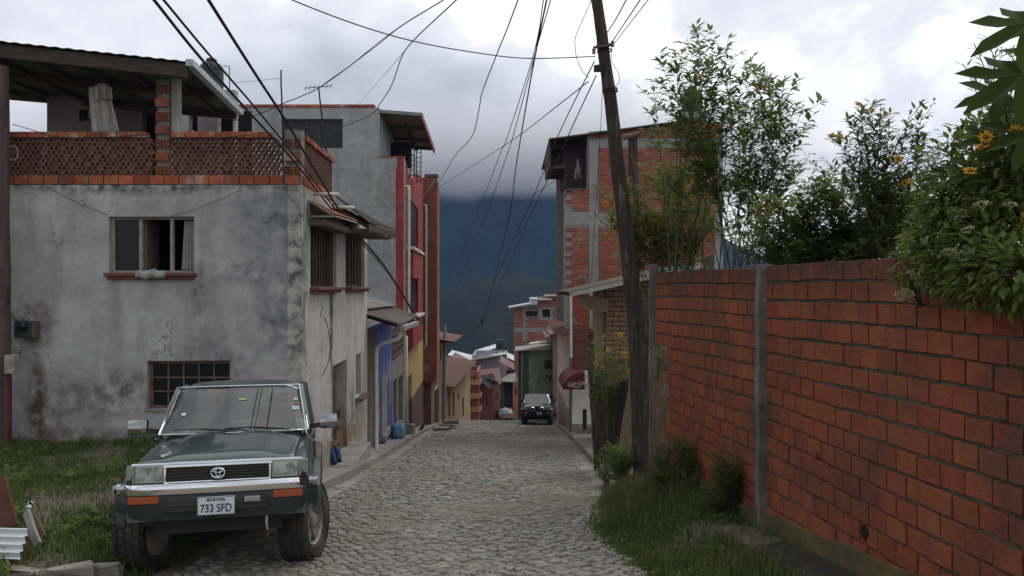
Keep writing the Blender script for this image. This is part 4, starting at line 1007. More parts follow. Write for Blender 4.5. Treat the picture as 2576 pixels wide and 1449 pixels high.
corrugated((PX(1198, 85.5), 85.5, PZ(946, 85.5)), (PX(1230, 85.5), 85.5, PZ(978, 85.5)), (PX(1254, 87), 87, PZ(972, 87)), (PX(1240, 87), 87, PZ(938, 87)), 8, 0.05).build('lower_roof', M['tin'], t_)
far_block('orange_house', 'narrow bright orange house front beside the magenta house', 'house', 1240, 1258, 968, 1080, 90, 4, M['orange'], [(1249, 1252, 985, 1005), (1248, 1252, 1035, 1050)])
far_block('mauve_house', 'narrow mauve house squeezed beside the orange front', 'house', 1258, 1267, 968, 1080, 91, 4, mat('mauve_wall', (0.16, 0.11, 0.13), None, 1), [(1260, 1263, 1010, 1030)])
t_, w = far_block('green_grey_house', 'dark grey green house with pale sheet roof at the bend', 'house', 1266, 1290, 962, 1080, 92, 4, M['teal'], [(1275, 1279, 975, 992)])
corrugated((PX(1256, 90), 90, PZ(958, 90)), (PX(1296, 90), 90, PZ(962, 90)), (PX(1300, 96), 96, PZ(938, 96)), (PX(1282, 96), 96, PZ(940, 96)), 8, 0.05).build('roof', M['concrete'], t_)
far_block('tan_orange_house', 'narrow tan orange house front left of the dark post', 'house', 1290, 1306, 958, 1080, 90.5, 4, mat('tan_orange_wall', (0.33, 0.18, 0.10), (0.26, 0.14, 0.085), 0.8), [(1296, 1300, 973, 995)])
t_, w = far_block('grey_block', 'large windowless grey block under a bright white roof', 'building', 1188, 1275, 893, 1000, 120, 9, mat('smooth_grey_wall', (0.27, 0.26, 0.28), (0.235, 0.23, 0.245), 0.4, 0.9, 0.1))
corrugated((PX(1176, 118), 118, PZ(907, 118)), (PX(1276, 118), 118, PZ(890, 118)), (PX(1270, 132), 132, PZ(883, 132)), (PX(1178, 132), 132, PZ(901, 132)), 24, 0.04).build('roof', M['tin_bright'], t_)
m = MB(); m.prism([tuple(P(1176, 909, 117.9)), tuple(P(1190, 905.5, 117.9)), tuple(P(1190, 930, 117.9)), tuple(P(1188, 930, 117.9))], (0, 0.3, 0)); m.build('verge_board', M['rust'], t_)
far_block('white_roof_house', 'low red walled house under white sheets left of the grey block', 'house', 1140, 1178, 908, 980, 125, 8, M['rust'], (), (M['tin_bright'], 0.8, 1.0, 'l'))
far_block('red_roof_house', 'house with sloping red roof below the white sheet roof', 'house', 1150, 1186, 932, 990, 112, 7, M['rust'], (), (M['tin_red'], 0.8, 1.9, 'l'))
far_block('small_white_roof_house', 'small house with peaked white roof right of the grey block', 'house', 1276, 1296, 914, 990, 128, 8, M['orange'], [(1282, 1288, 920, 928)], (M['tin_bright'], 0.9, 1.4, 'l'))
far_block('red_gable_house', 'house under wide red roof right of the grey block', 'house', 1272, 1310, 946, 1010, 108, 8, M['magenta'], (), (M['tin_red'], 0.8, 2.0, 'l'))
far_block('back_white_house', 'farthest low house with gleaming white roof behind the grey block', 'house', 1202, 1236, 893, 960, 150, 10, M['tan'], (), (M['tin_bright'], 1.0, 1.4, 'r'))
# small water tank on the grey block
tk = thing('roof_tank', 'small black water tank on the white roof of the grey block', 'water tank', tuple(P(1258, 884, 124)))
m = MB(); m.lathe([(0.62, 0), (0.66, 0.1), (0.66, 1.15), (0.5, 1.35), (0.2, 1.4)], 16, tuple(P(1258, 884, 124) + Vector((0, 0, 0.5)))); m.build('body', M['wire'], tk, smooth=True)
m = MB(); c_ = P(1258, 884, 124)
for a in (-.5, .5):
    for b in (-.5, .5): m.tube([c_ + Vector((a, b, -0.4)), c_ + Vector((a, b, 0.5))], 0.06, 6)
m.build('stand', M['tin'], tk)
# ------------------------------------------------------------------ right side: tall brick building
BR = thing('brick_building', 'tall unplastered brick building with concrete frame above the tin roof', 'building', (4.8, 33, -5.5)); bro = Vector(BR.location)
DB = 30.0
WQ = Wall((PX(1421, DB), DB), (PX(1818, DB), DB), (0, 1))
M['brick_b'] = brick_mat('building_brick', (0.36, 0.105, 0.065), (0.27, 0.08, 0.055), ribs=22, bumpd=0.006, soot=(0.16, 0.075, 0.06), var=0.22, wash=(0.30, 0.25, 0.235), rscale=0.5, sootamt=0.5)
M['mortar_pale'] = mat('pale_mortar', (0.30, 0.28, 0.265), (0.22, 0.20, 0.19), 5, 0.95, 0.4, 0.01, 40)
M['frame_conc'] = mat('frame_concrete', (0.30, 0.30, 0.29), (0.235, 0.23, 0.22), 2.5, 0.9, 0.3, 0.01, 30, dirt=(0.16, 0.155, 0.14))
ztR = lambda u: PZ(333, DB) + (PZ(304, DB) - PZ(333, DB)) * min(1, max(0, u / WQ.u(1745)))
uc0, uc1 = WQ.u(1482), WQ.u(1505); uk0 = WQ.u(1797)
zbal0, zbal1 = PZ(475, DB), PZ(352, DB)
zB0, zB1 = PZ(372, DB), PZ(352, DB); zL0, zL1 = PZ(568, DB), PZ(534, DB)
m = MB()
WQ.panel(m, -1.5, zbal0, [], 0.25, 0.05, uc0); WQ.panel(m, -1.5, zB1, [], 0.25, uc0 + 0.002, WQ.L)
m.prism([WQ.p(uc0, zB1 + 0.001, 0.01), WQ.p(WQ.L, zB1 + 0.001, 0.01), WQ.p(WQ.L, ztR(WQ.L) - 0.05, 0.01), WQ.p(uc0, ztR(uc0) - 0.05, 0.01)], (0, 0.2, 0))
m.build('core_wall', M['mortar_pale'], BR)
m = MB(); m.box(WQ.B.x - 0.25, WQ.B.x, DB + 0.251, DB + 7, -1.5, PZ(310, DB)); m.box(WQ.A.x + 0.052, WQ.A.x + 0.25, DB + 0.251, DB + 1.6, -1.5, zbal0); m.box(WQ.A.x + 0.052, WQ.B.x, DB + 6.8, DB + 7, -1.5, 5.2); m.build('side_wall', M['mortar_pale'], BR)
for nm, box in (('column', (uc0, uc1, -1.5, zB0)), ('column', (uk0, WQ.L, -1.5, zB0)), ('beam', (uc0 - 0.02, WQ.L, zB0 + 0.002, zB1)), ('beam', (0, WQ.u(1552), zL0, zL1))):
    m = MB(); WQ.box(m, *box, -0.035 if nm == 'column' else -0.028, 0.02); m.build(nm, M['frame_conc'], BR)
Hb, Lb = 0.1727, 0.44
meb = [brick_mesh('brick', Lb - 0.03, 0.10, Hb - 0.032, M['brick_b'], 0.010, 20 + k) for k in range(3)]
more = MB(); cnt = 0; z = -1.4; rowsz = []
while z < PZ(300, DB): rowsz.append(z); z += Hb
fields = [(0.24, uc0 - 0.01, -9, zL0 - 0.01), (0.24, uc0 - 0.01, zL1 + 0.01, zbal0), (uc1 + 0.01, uk0 - 0.01, -9, zB0 - 0.01), (uc0, WQ.L, zB1 + 0.01, 99)]
for k, z in reversed(list(enumerate(rowsz))):
    for (fa, fb, za, zb__) in fields:
        if z + Hb * 0.6 < za or z + Hb * 0.45 > zb__: continue
        z0_, z1_ = max(z, za), min(z + Hb, zb__)
        u = 0.24 - (Lb / 2 if k % 2 else 0)
        while u < fb:
            a_, b_ = max(u, fa), min(u + Lb, fb); u += Lb
            c_ = (a_ + b_) / 2; zc = (z0_ + z1_) / 2
            if b_ - a_ < 0.06 or (za > 4 and zc > ztR(c_) - 0.11) or (zb__ < 99 and fa > uc0 and b_ < WQ.u(1552) and zL0 < zc < zL1): continue
            p = WQ.p(c_, zc, 0.015 + r2.uniform(-0.006, 0.006)); px, py = CX + FPX * p.x / p.y, CY - FPX * p.z / p.y
            if cnt < 300 and py < 690 and not (1650 < px and py > 560):
                linked('brick', r2.choice(meb), BR, p - bro, None, ((b_ - a_ - 0.03) / (Lb - 0.03), 1, (z1_ - z0_ - 0.032) / (Hb - 0.032))); cnt += 1
            else: WQ.box(more, a_ + 0.015, b_ - 0.015, z0_ + 0.016, z1_ - 0.016, -0.03, 0.05)
o = more.build('bricks', M['brick_b'], BR); o['kind'] = 'stuff'
for k, z in enumerate(rowsz):
    zc = z + Hb / 2
    if k % 2 == 0 and zc < zbal0 - 0.05 and not zL0 - 0.05 < zc < zL1 + 0.05 and zc > -0.2:
        end_brick(BR, WQ.p(0.13, zc, -0.03), 0.20, Hb - 0.03, (1, 0, 0), (0, -1, 0), 2, 2)
# balcony recess with its mauve wall and the roof that overhangs it
M['mauve'] = mat('mauve_plaster', (0.21, 0.155, 0.17), (0.15, 0.115, 0.125), 1.5, 0.9, 0.2)
m = MB(); m.box(WQ.A.x, WQ.A.x + 1.0, DB + 1.6, DB + 1.8, zbal0 - 0.3, PZ(340, DB)); m.box(WQ.p(uc0, 0).x - 0.08, WQ.p(uc0, 0).x - 0.001, DB, DB + 1.8, zbal0, PZ(340, DB)); m.build('balcony_wall', M['mauve'], BR)
m = MB(); m.box(WQ.A.x + 0.02, WQ.p(uc0, 0).x, DB, DB + 1.7, zbal0 - 0.15, zbal0 - 0.02); m.build('balcony_floor', M['frame_conc'], BR)
zr0, zr1 = PZ(350, DB - .3), PZ(302, DB)
xa, xb = PX(1381, DB - .3), PX(1760, DB)
m = MB(); m.hexa([(xa, DB - .3, zr0 - 0.02), (xb, DB - .3, zr1 - 0.02), (xb, DB + 7.3, zr1 - .02), (xa, DB + 7.3, zr0 - .02), (xa, DB - .3, zr0 + 0.03), (xb, DB - .3, zr1 + 0.03), (xb, DB + 7.3, zr1 + .03), (xa, DB + 7.3, zr0 + .03)]); m.build('roof', M['roof_tin'], BR)
m = MB(); m.hexa([(xa + .03, DB - .28, zr0 - 0.95), (xa + .08, DB - .28, zr0 - 0.95), (xa + .08, DB + 4, zr0 - .95), (xa + .03, DB + 4, zr0 - .95), (xa, DB - .28, zr0 - 0.03), (xa + .05, DB - .28, zr0 - 0.03), (xa + .05, DB + 4, zr0 - .03), (xa, DB + 4, zr0 - .03)]); m.build('eave_board', M['beam'], BR)
m = MB(); m.prism([P(1383, 420, DB), P(1423, 412, DB), P(1423, 470, DB), P(1421, 470, DB), P(1421, 424, DB), P(1385, 424, DB)], (0, 3, 0)); m.build('eave_soffit', M['beam'], BR)
for f in (0.25, 0.6):
    m = MB(); m.bar((xa, DB + 0.1 + f * 3, zr0 - 0.12), (xa + 1.5, DB + 0.1 + f * 3, zr0 + 0.08), 0.08, 0.12); m.build('rafter', M['beam'], BR)
# lower storey under the overhang, its shade put into darker brick colours
M['brick_shaded'] = brick_mat('lower_brick', (0.23, 0.085, 0.06), (0.17, 0.065, 0.05), ribs=22, bumpd=0.006, soot=(0.10, 0.05, 0.045), var=0.2, rscale=0.5)
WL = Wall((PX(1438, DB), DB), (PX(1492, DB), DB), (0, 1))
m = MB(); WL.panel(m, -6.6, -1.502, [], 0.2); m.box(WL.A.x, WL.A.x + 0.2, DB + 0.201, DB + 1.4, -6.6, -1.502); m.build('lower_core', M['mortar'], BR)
m = MB(); bricks_joined(m, WL, 0, WL.L, PZ(930, DB), -0.2, 0.44, 0.1727, 0.02, 0.02, 0.03); o = m.build('lower_bricks', M['brick_shaded'], BR); o['kind'] = 'stuff'
m = MB(); m.tube([P(1436, 742, DB - .1), P(1437, 900, DB - .1)], 0.05, 8); m.build('downpipe', M['pvc'], BR)
# laundry hanging in the balcony
ld = thing('hanging_laundry', 'pale laundry hanging on a line in the brick balcony', 'laundry', tuple(P(1452, 400, DB + 0.5)))
for i, (px, ya, yb, wdt) in enumerate(((1447, 425, 452, 0.12), (1453, 400, 440, 0.16), (1458, 420, 448, 0.14))):
    g = MB(); a, b = P(px, ya, DB + .5 + i * .05), P(px + 1, yb, DB + .5 + i * .05); rows = []
    for j in range(6):
        f = j / 5; c_ = a.lerp(b, f); rows.append([c_ + Vector((wdt * (0.4 + 0.6 * f) * math.cos(q * 1.0472) * 0.6, 0.05 * math.sin(q * 1.0472) + 0.02 * math.sin(3 * f + q), 0)) for q in range(6)])
    g.rings(rows); g.build('garment', M['frame_pale'] if i != 1 else M['curtain'], ld, smooth=True)
g = MB(); g.tube([P(1425, 396, DB + .5), P(1480, 394, DB + .5)], 0.008, 5); g.build('line', M['wire'], ld)
# water tank on its roof
TK = thing('water_tank', 'black ribbed water tank on the brick building roof behind the shrubs', 'water tank', tuple(P(1742, 300, 33)))
def tank(root, c, r, h):
    m = MB(); prof = [(r * .97, 0), (r, 0.05)]
    for i in range(5): z_ = 0.1 + i * (h - 0.35) / 5; prof += [(r, z_), (r * 1.03, z_ + 0.05), (r * 1.03, z_ + 0.12), (r, z_ + 0.17)]
    prof += [(r, h - 0.22), (r * 0.82, h - 0.10), (r * 0.45, h - 0.02), (r * 0.43, h - 0.02)]
    m.lathe(prof, 24, tuple(c)); m.build('body', mat('black_tank', (0.022, 0.023, 0.026), (0.03, 0.03, 0.032), 3, 0.5, 0.05), root, smooth=True, sharp=50)
    m = MB(); m.lathe([(r * .46, h - 0.03), (r * .46, h + 0.09), (r * .40, h + 0.13), (0.02, h + 0.14)], 20, tuple(c)); m.build('lid', M['wire'], root, smooth=True, sharp=50)
c_ = P(1742, 288, 33); tank(TK, c_, 0.40, 1.0)
m = MB(); m.box(c_.x - 0.52, c_.x + 0.52, 32.5, 33.5, c_.z - 0.22, c_.z - 0.002); m.box(c_.x - 0.45, c_.x + .45, 32.6, 33.4, c_.z - .6, c_.z - .222); m.build('platform', M['frame_conc'], TK)

# ------------------------------------------------------------------ adobe house under the tin roof
AH = thing('adobe_house', 'adobe house with exposed mud bricks under a corrugated tin roof', 'house', (3.6, 23, -4.4)); ao = Vector(AH.location)
WE = Wall((PX(1523, 21), 21), (5.2, 21), (0, 1)); WG = Wall((PX(1523, 21), 21), (PX(1491, 26), 26), (1, 0))
M['mud_plaster'] = plaster('mud_plaster', (0.33, 0.245, 0.165), (0.24, 0.175, 0.12), ao, streak=0.5)
t = NT('adobe'); c = t.mix(t.ramp(t.noise(3, 6, 0.65), [(0.3, 0), (0.7, 1)]), (0.31, 0.20, 0.115), (0.22, 0.14, 0.085))
c = t.mix(0.5, c, t.ramp(t.noise(25, 5, 0.7), [(0.3, 0.25), (0.7, 0.75)]), 'OVERLAY'); t.bump(t.noise(18, 6, 0.7), 0.8, 0.02); M['adobe'] = t.done(c, 0.95)
zE = PZ(728, 21)
m = MB(); WE.panel(m, -5.4, zE, [], 0.4); m.prism([WE.p(0, zE + .001), WE.p(0, zE + .12), WE.p(1.6, 0.42), WE.p(WE.L, 0.9), WE.p(WE.L, zE + .001)], (0, 0.35, 0)); m.build('mortar_wall', mat('mud_mortar', (0.12, 0.085, 0.06), (0.07, 0.05, 0.04), 5), AH)
z, k = PZ(905, 21), 0
while z < 0.35:
    u = -(0.21 if k % 2 else 0.0); hgt = 0.13 + r2.uniform(-0.012, 0.012)
    while u < 2.3:
        ln = 0.40 + r2.uniform(-0.06, 0.05); a, b = max(u, 0.0), u + ln
        if b - a > 0.08 and not r2.random() < 0.04:
            zc = z + hgt / 2; 
            if zc < zE + 0.1 + (a + b) / 2 * 0.26:
                me = brick_mesh('brick', b - a - 0.028, 0.10, hgt - 0.024, M['adobe'], 0.014, r2.randrange(999))
                linked('brick', me, AH, WE.p((a + b) / 2, zc, 0.02 + r2.uniform(-0.015, 0.012)) - ao)
        u += ln
    z += hgt; k += 1
gw = WG.rect(1497, 1513, 768, 856)
m = MB(); WG.panel(m, -6.2, zE - 0.02, [gw], 0.35, 0.02); m.build('wall', M['mud_plaster'], AH)
wg = window(AH, WG, gw, 0.35, 0.1, 0.07, 2, 1, 'wood_old')
m = MB(); WG.box(m, gw[0], gw[1], gw[2], gw[3], 0.3, 0.33); m.build('interior', M['dark'], AH)
ra, rb = Vector((1.40, 19.7, -0.10)), Vector((4.6, 19.7, 0.60)); rc_, rd_ = Vector((4.6, 26.4, 0.60)), Vector((1.55, 26.4, -0.10))
corrugated(ra, rd_, rc_, rb, 34, 0.03).build('roof', M['tin'], AH)
m = MB(); m.bar(ra + Vector((0, -.02, -.06)), rb + Vector((0, -.02, -.06)), 0.05, 0.10); m.build('barge_board', mat('pale_board', (0.40, 0.385, 0.36), (0.27, 0.25, 0.23), 4), AH)
for y in np.arange(20.0, 26, 1.1):
    m = MB(); m.bar((1.45, y, -0.16), (3.2, y, 0.22), 0.08, 0.09); m.build('rafter', M['beam'], AH)
m = MB(); m.prism([(1.9, 20.9, -0.55), (2.45, 20.9, -0.62), (2.45, 20.9, -0.28), (1.6, 20.9, -0.12)], (0, 0.3, 0)); m.build('corbel', M['mud_plaster'], AH)

# ------------------------------------------------------------------ white house, awning, green house, far brick building
WH = thing('white_house', 'white plaster house with grey dado along the right side', 'house', (3.4, 38, -6.8)); wo = Vector(WH.location)
WW = Wall((2.52, 31.5), (2.56, 45), (1, 0))
M['white_plaster'] = plaster('white_plaster', (0.74, 0.71, 0.66), (0.62, 0.59, 0.54), wo, streak=0.45)
t_low = plaster('grey_dado', (0.40, 0.40, 0.39), (0.31, 0.29, 0.26), wo, [((2.5, 38, -7), (2, 9, 0.9), (0.13, 0.095, 0.07), 1.3, 0.35, 0.55)], streak=0.6)
ww = [WW.rect(1409, 1413, 850, 884), WW.rect(1417, 1422, 846, 884), WW.rect(1420, 1426, 985, 1010)]
zW = PZ(818, 40); zD = PZ(1020, 38)
m = MB(); WW.panel(m, zD, zW, ww, 0.3); m.build('wall', M['white_plaster'], WH)
m = MB(); WW.panel(m, -9.5, zD - .002, [], 0.3); m.build('dado', t_low, WH)
m = MB(); m.box(2.5, 8, 44.7, 45, -9, zW); m.build('end_wall', M['white_plaster'], WH)
for h in ww: window(WH, WW, h, 0.3, 0.12, 0.07, 1, 1, 'bar_wood')
corrugated((1.9, 31.6, zW - 0.05), (1.95, 45.2, zW - 0.05), (5, 45.2, zW + 1.1), (5, 31.6, zW + 1.1), 50, 0.03).build('roof', M['tile'], WH)
m = MB(); m.bar((2.0, 38, zW - 0.2), (2.0, 44.8, zW - 0.25), 0.1, 0.1); m.build('gutter', M['pvc'], WH)
m = MB(); m.tube([P(1398, 817, 42), P(1434, 832, 34)], 0.05, 8); m.build('gutter_pipe', M['pvc'], WH)

m = MB(); WL.box(m, 0.01, WL.L, -5.0, PZ(932, DB), -0.03, -0.0005); m.build('plaster_face', M['white_plaster'], BR)
m = MB(); WL.box(m, 0.01, WL.L, -6.6, -5.002, -0.03, -0.0005); m.build('plaster_foot', t_low, BR)
AW = thing('shop_awning', 'dark red soft drink awning with white script over the pavement', 'awning', tuple(P(1470, 980, 28.6)))
M['awning'] = mat('red_canvas', (0.15, 0.028, 0.030), (0.11, 0.022, 0.025), 4, 0.7, 0.1)
xw, yw0, yw1, zb_, wd_, ht_ = PX(1471, 28.4), 28.4, 31.0, PZ(980, 28.4), PX(1471, 28.4) - PX(1416, 28.4), PZ(937, 28.4) - PZ(980, 28.4)
arc = [(xw - wd_ * math.sin(a) ** 1.0, zb_ + ht_ * math.cos(a) ** 0.9) for a in np.linspace(0, math.pi / 2, 12)]
m = MB(); m.add([(x, yw0, z) for x, z in arc] + [(x, yw1, z) for x, z in arc], [(i, i + 12, i + 13, i + 1) for i in range(11)]); m.build('canvas', M['awning'], AW, smooth=True)
m = MB(); m.prism([(x, yw0, z) for x, z in arc] + [(xw, yw0, zb_)], (0, 0.02, 0)); ep = m.build('end_panel', mat('red_end_canvas', (0.115, 0.018, 0.022), (0.09, 0.016, 0.02), 3, 0.6, 0.1), AW)
tx = bpy.data.curves.new('script', 'FONT'); tx.body = 'Coca-Cola'; tx.size = 0.165; tx.shear = 0.35; tx.space_character = 0.85; tx.align_x = 'CENTER'; tx.extrude = 0.002
to = bpy.data.objects.new('tmp', tx); COL.objects.link(to); bpy.context.view_layer.update()
me = bpy.data.meshes.new_from_object(to); bpy.data.objects.remove(to); me.materials.append(M['pvc'])
o = bpy.data.objects.new('script_lettering', me); COL.objects.link(o); o.parent = ep; o.rotation_euler = (R(90), R(-4), 0); o.location = Vector((xw - wd_ * 0.40, yw0 - 0.012, zb_ + ht_ * 0.28)) - Vector(AW.location)
m = MB(); q = [(xw - wd_ * 0.75 + i * wd_ * 0.07, yw0 - 0.012, zb_ + ht_ * (0.17 + 0.05 * math.sin(i * 0.9))) for i in range(10)]; m.tube(q, [0.006 + 0.008 * math.sin(i / 9 * 3.14) for i in range(10)], 5); m.build('flourish', M['pvc'], ep)
m = MB(); m.box(PX(1466, 28.6), PX(1476, 28.6), 28.6, 28.7, PZ(1082, 28.6), PZ(1030, 28.6)); o = m.build('hanging_sign', M['wire']); tag(o, 'narrow black box sign hanging beneath the red awning', 'sign')

GH = thing('green_house', 'faded green plaster house behind the parked jeep', 'house', tuple(P(1360, 1075, 53.5))); go = Vector(GH.location)
M['green_plaster'] = plaster('green_plaster', (0.27, 0.33, 0.25), (0.21, 0.25, 0.20), go, [
    (W3(1375, 950, 52), (0.9, 1, 0.3), (0.05, 0.055, 0.05), 1.2, 0.45, 0.56), (W3(1360, 1020, 52), (1.4, 1, 0.9), (0.09, 0.085, 0.075), 1.0, 0.4, 0.6)], streak=0.5)
WN = Wall((PX(1317, 52), 52), (PX(1402, 52), 52), (0, 1)); n1, n2 = WN.rect(1370, 1392, 906, 929), WN.rect(1370, 1392, 993, 1004)
m = MB(); WN.panel(m, -9.5, PZ(882, 52), [n1, n2], 0.3); m.build('wall', M['green_plaster'], GH)
m = MB(); WN.box(m, -0.02, WN.u(1330), -9.5, PZ(884, 52), -0.07, -0.001); m.build('pilaster', mat('dark_green_paint', (0.085, 0.135, 0.09), (0.065, 0.10, 0.07), 2), GH)
for h in (n1, n2): window(GH, WN, h, 0.3, 0.1, 0.06, 2, 1, 'bar_wood')
m = MB(); WN.box(m, n1[0] - .1, n1[1] + .1, n1[2] - .12, n1[2] - 0.01, -.12, 0); m.build('sill', M['frame_conc'], GH)
m = MB(); m.box(PX(1304, 52) , PX(1317, 52) - 0.01, 53.2, 60, -11, PZ(890, 53)); m.build('brown_side', M['brick_base'], GH)
m = MB(); m.hexa([(PX(1296, 51.3), 51.3, PZ(884, 51.3)), (PX(1405, 51.3), 51.3, PZ(876, 51.3)), (PX(1405, 57), 57, PZ(872, 57)), (PX(1296, 57), 57, PZ(878, 57)), (PX(1296, 51.3), 51.3, PZ(882, 51.3)), (PX(1405, 51.3), 51.3, PZ(868, 51.3)), (PX(1405, 57), 57, PZ(862, 57)), (PX(1296, 57), 57, PZ(872, 57))]); m.build('roof', M['frame_conc'], GH)
m = MB(); m.tube([P(1313, 890, 51.6), P(1313, 1045, 51.6)], 0.05, 8); m.build('downpipe', M['frame_conc'], GH)
jk = thing('roof_scrap', 'heap of scrap sheets and sticks lying on the green house roof', 'scrap heap', tuple(P(1345, 862, 53)))
for i in range(9):
    px = 1312 + i * 8 + r2.uniform(-3, 3); a = P(px, 866 - r2.uniform(0, 4), 52.5 + r2.uniform(0, 1.5)); b = a + Vector((r2.uniform(-.7, .9), r2.uniform(-.5, .5), r2.uniform(0.05, 0.3)))
    m = MB(); m.bar(a, b, r2.uniform(0.08, 0.3), 0.05); m.build('board', r2.choice([M['wood_old'], M['tin'], M['frame_pale']]), jk)
m = MB(); m.hexa([tuple(P(*q)) for q in ((1330, 868, 52), (1374, 866, 52), (1374, 866, 53.5), (1330, 868, 53.5), (1330, 865, 52), (1378, 858, 52), (1376, 855, 53.5), (1332, 862, 53.5))]); m.build('sheet', M['pvc'], jk)

FB = thing('far_brick_building', 'unfinished brick building with white roof edges beyond the green house', 'building', tuple(P(1365, 900, 64))); fo = Vector(FB.location)
WO = Wall((PX(1294, 62), 62), (PX(1446, 62), 62), (0, 1)); f1, f2 = WO.rect(1322, 1353, 782, 797), WO.rect(1364, 1386, 776, 798)
zO = PZ(758, 62)
m = MB(); WO.panel(m, -6.5, PZ(773, 62), [f1, f2], 0.25); WO.panel(m, PZ(773, 62) + .001, PZ(746, 62), [], 0.25, WO.u(1352), WO.L); m.box(WO.A.x, WO.A.x + 0.25, 62.251, 70, -6.5, PZ(775, 62)); m.build('core_wall', M['mortar_pale'], FB)
bands = [(0, 99, PZ(836, 62), PZ(826, 62)), (WO.u(1316), WO.u(1322), -9, PZ(770, 62)), (WO.u(1384), WO.u(1390), -9, 9), (WO.u(1352), 99, PZ(778, 62), PZ(773, 62)), (f1[0] - .1, f1[1] + .1, f1[2] - .1, f1[3] + .15), (f2[0] - .08, f2[1] + .08, f2[2] - .1, f2[3] + .1)]
m = MB(); bricks_joined(m, WO, 0, WO.L, -6.4, PZ(747, 62), 0.42, 0.19, 0.02, 0.03, 0.03, skip=lambda u, z: any(a < u < b and c < z < d for a, b, c, d in bands) or (u < WO.u(1352) and z > PZ(775, 62))); o = m.build('bricks', M['brick_far'], FB); o['kind'] = 'stuff'
for a, b, c, d in bands[:4]:
    m = MB(); WO.box(m, a, min(b, WO.L), max(c, -6.4), min(d, PZ(775, 62)), -0.05 if b - a < 1 else -0.04, 0); m.build('beam' if b > 20 else 'column', M['frame_conc'], FB)
for h in (f1, f2): window(FB, WO, h, 0.25, 0.08, 0.06, 3 if h is f1 else 1, 1, 'bar_wood')
m = MB(); m.hexa([tuple(P(*q)) for q in ((1279, 776, 61.3), (1336, 766, 61.3), (1336, 766, 70), (1279, 776, 70), (1279, 772, 61.3), (1336, 762, 61.3), (1336, 760, 70), (1279, 770, 70))]); m.build('roof', M['tin_bright'], FB)
m = MB(); m.box(PX(1336, 61.5), PX(1352, 61.5), 61.5, 68, PZ(766, 61.5), PZ(752, 61.5)); m.box(PX(1336, 61.4), PX(1387, 61.4), 61.4, 68, PZ(755, 61.4) , PZ(750.5, 61.4)); m.build('upper_roof_edge', M['tin_bright'], FB)
m = MB(); m.box(PX(1376, 61.4), PX(1446, 61.4), 61.4, 68, PZ(746, 61.4), PZ(743, 61.4)); m.build('coping', mat('tan_coping', (0.45, 0.33, 0.24), None, 2), FB)
far_block('brown_roof_house', 'low house with brown tin roof between green house and white house', 'house', 1392, 1440, 850, 1000, 50, 5, M['tan'], (), (M['tin_red'], 0.5, 1.3, 'r'))
# ------------------------------------------------------------------ red brick garden wall on the right
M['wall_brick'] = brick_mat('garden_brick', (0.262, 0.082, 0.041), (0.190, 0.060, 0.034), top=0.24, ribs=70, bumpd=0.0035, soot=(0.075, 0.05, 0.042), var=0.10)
M['wall_mortar'] = mat('wall_mortar', (0.135, 0.125, 0.11), (0.075, 0.07, 0.06), 9, 0.95, 0.6, 0.012, 45, dirt=(0.045, 0.05, 0.035), dscale=2)
M['hole_shade'] = mat('painted_hole_shade', (0.02, 0.010, 0.008), None, 5, 1.0, 0)
def garden_wall(label, A, B, zbot, L, H, cut=None, seed=3):
    root = thing('brick_wall', label, 'wall', ((A[0] + B[0]) / 2, (A[1] + B[1]) / 2, zbot((A[1] + B[1]) / 2)))
    w = Wall(A, B, (1, 0)); off = Vector(root.location); r = random.Random(seed)
    zt_ = 0.22; mort = MB(); n = 0
    mes = [brick_mesh('brick', L - 0.014, 0.10, H - 0.024, M['wall_brick'], 0.0035, 40 + k) for k in range(5)]
    half = {}
    rz = math.atan2(w.t.y, w.t.x); z = zt_ - H; k = 0
    sag = lambda u, z: 0.012 * math.sin(u * 1.3 + z * 3) + 0.004 * math.sin(u * 7 + z * 11)
    while z > -2.75:
        u = -(L / 2 if k % 2 else 0)
        while u < w.L - 0.02:
            a, b = max(u, 0.0), min(u + L, w.L); c_ = (a + b) / 2; yy = w.p(c_, 0).y
            if b - a > 0.05 and z + H > zbot(yy) and not (cut and cut(c_, z + H / 2)):
                if b - a > L * 0.97: me = r.choice(mes)
                else:
                    key = round(b - a, 2)
                    if key not in half: half[key] = brick_mesh('brick', b - a - 0.014, 0.10, H - 0.024, M['wall_brick'], 0.0035, 60)
                    me = half[key]
                linked('brick', me, root, w.p(c_, z + H / 2 + sag(c_, z), 0.04 + r.uniform(-0.004, 0.006)) - off, (r.uniform(-.015, .015), r.uniform(-0.022, 0.022), rz + r.uniform(-.018, .018)))
                n += 1
            u += L
        # mortar bed behind the bricks, by the course
        segs = 10
        for s in range(segs):
            a, b = w.L * s / segs, w.L * (s + 1) / segs
            if not (cut and cut((a + b) / 2, z + H / 2)): w.box(mort, a, b, z - 0.001 + (0.002 if k % 2 else 0), z + H, 0.016, 0.08)
        z -= H; k += 1
    mort.build('mortar', M['wall_mortar'], root)
    return root, w, n
zb_wall = lambda y: interp([(4.2, -1.86), (5.65, -2.0), (8.17, -2.26), (10, -2.5), (11.7, -2.78)], y)
GW1, W1, n1_ = garden_wall('near stretch of red ribbed brick wall, right of the concrete post', (2.545, 8.12), (2.905, 4.55), zb_wall, 0.252, 0.170,
    cut=lambda u, z: False, seed=3)
GW2, W2, n2_ = garden_wall('far stretch of red ribbed brick wall, left of the concrete post', (2.066, 11.7), (2.485, 8.24), zb_wall, 0.250, 0.170,
    cut=lambda u, z: u < 0.62 and z < -0.86 and z > -9, seed=5)
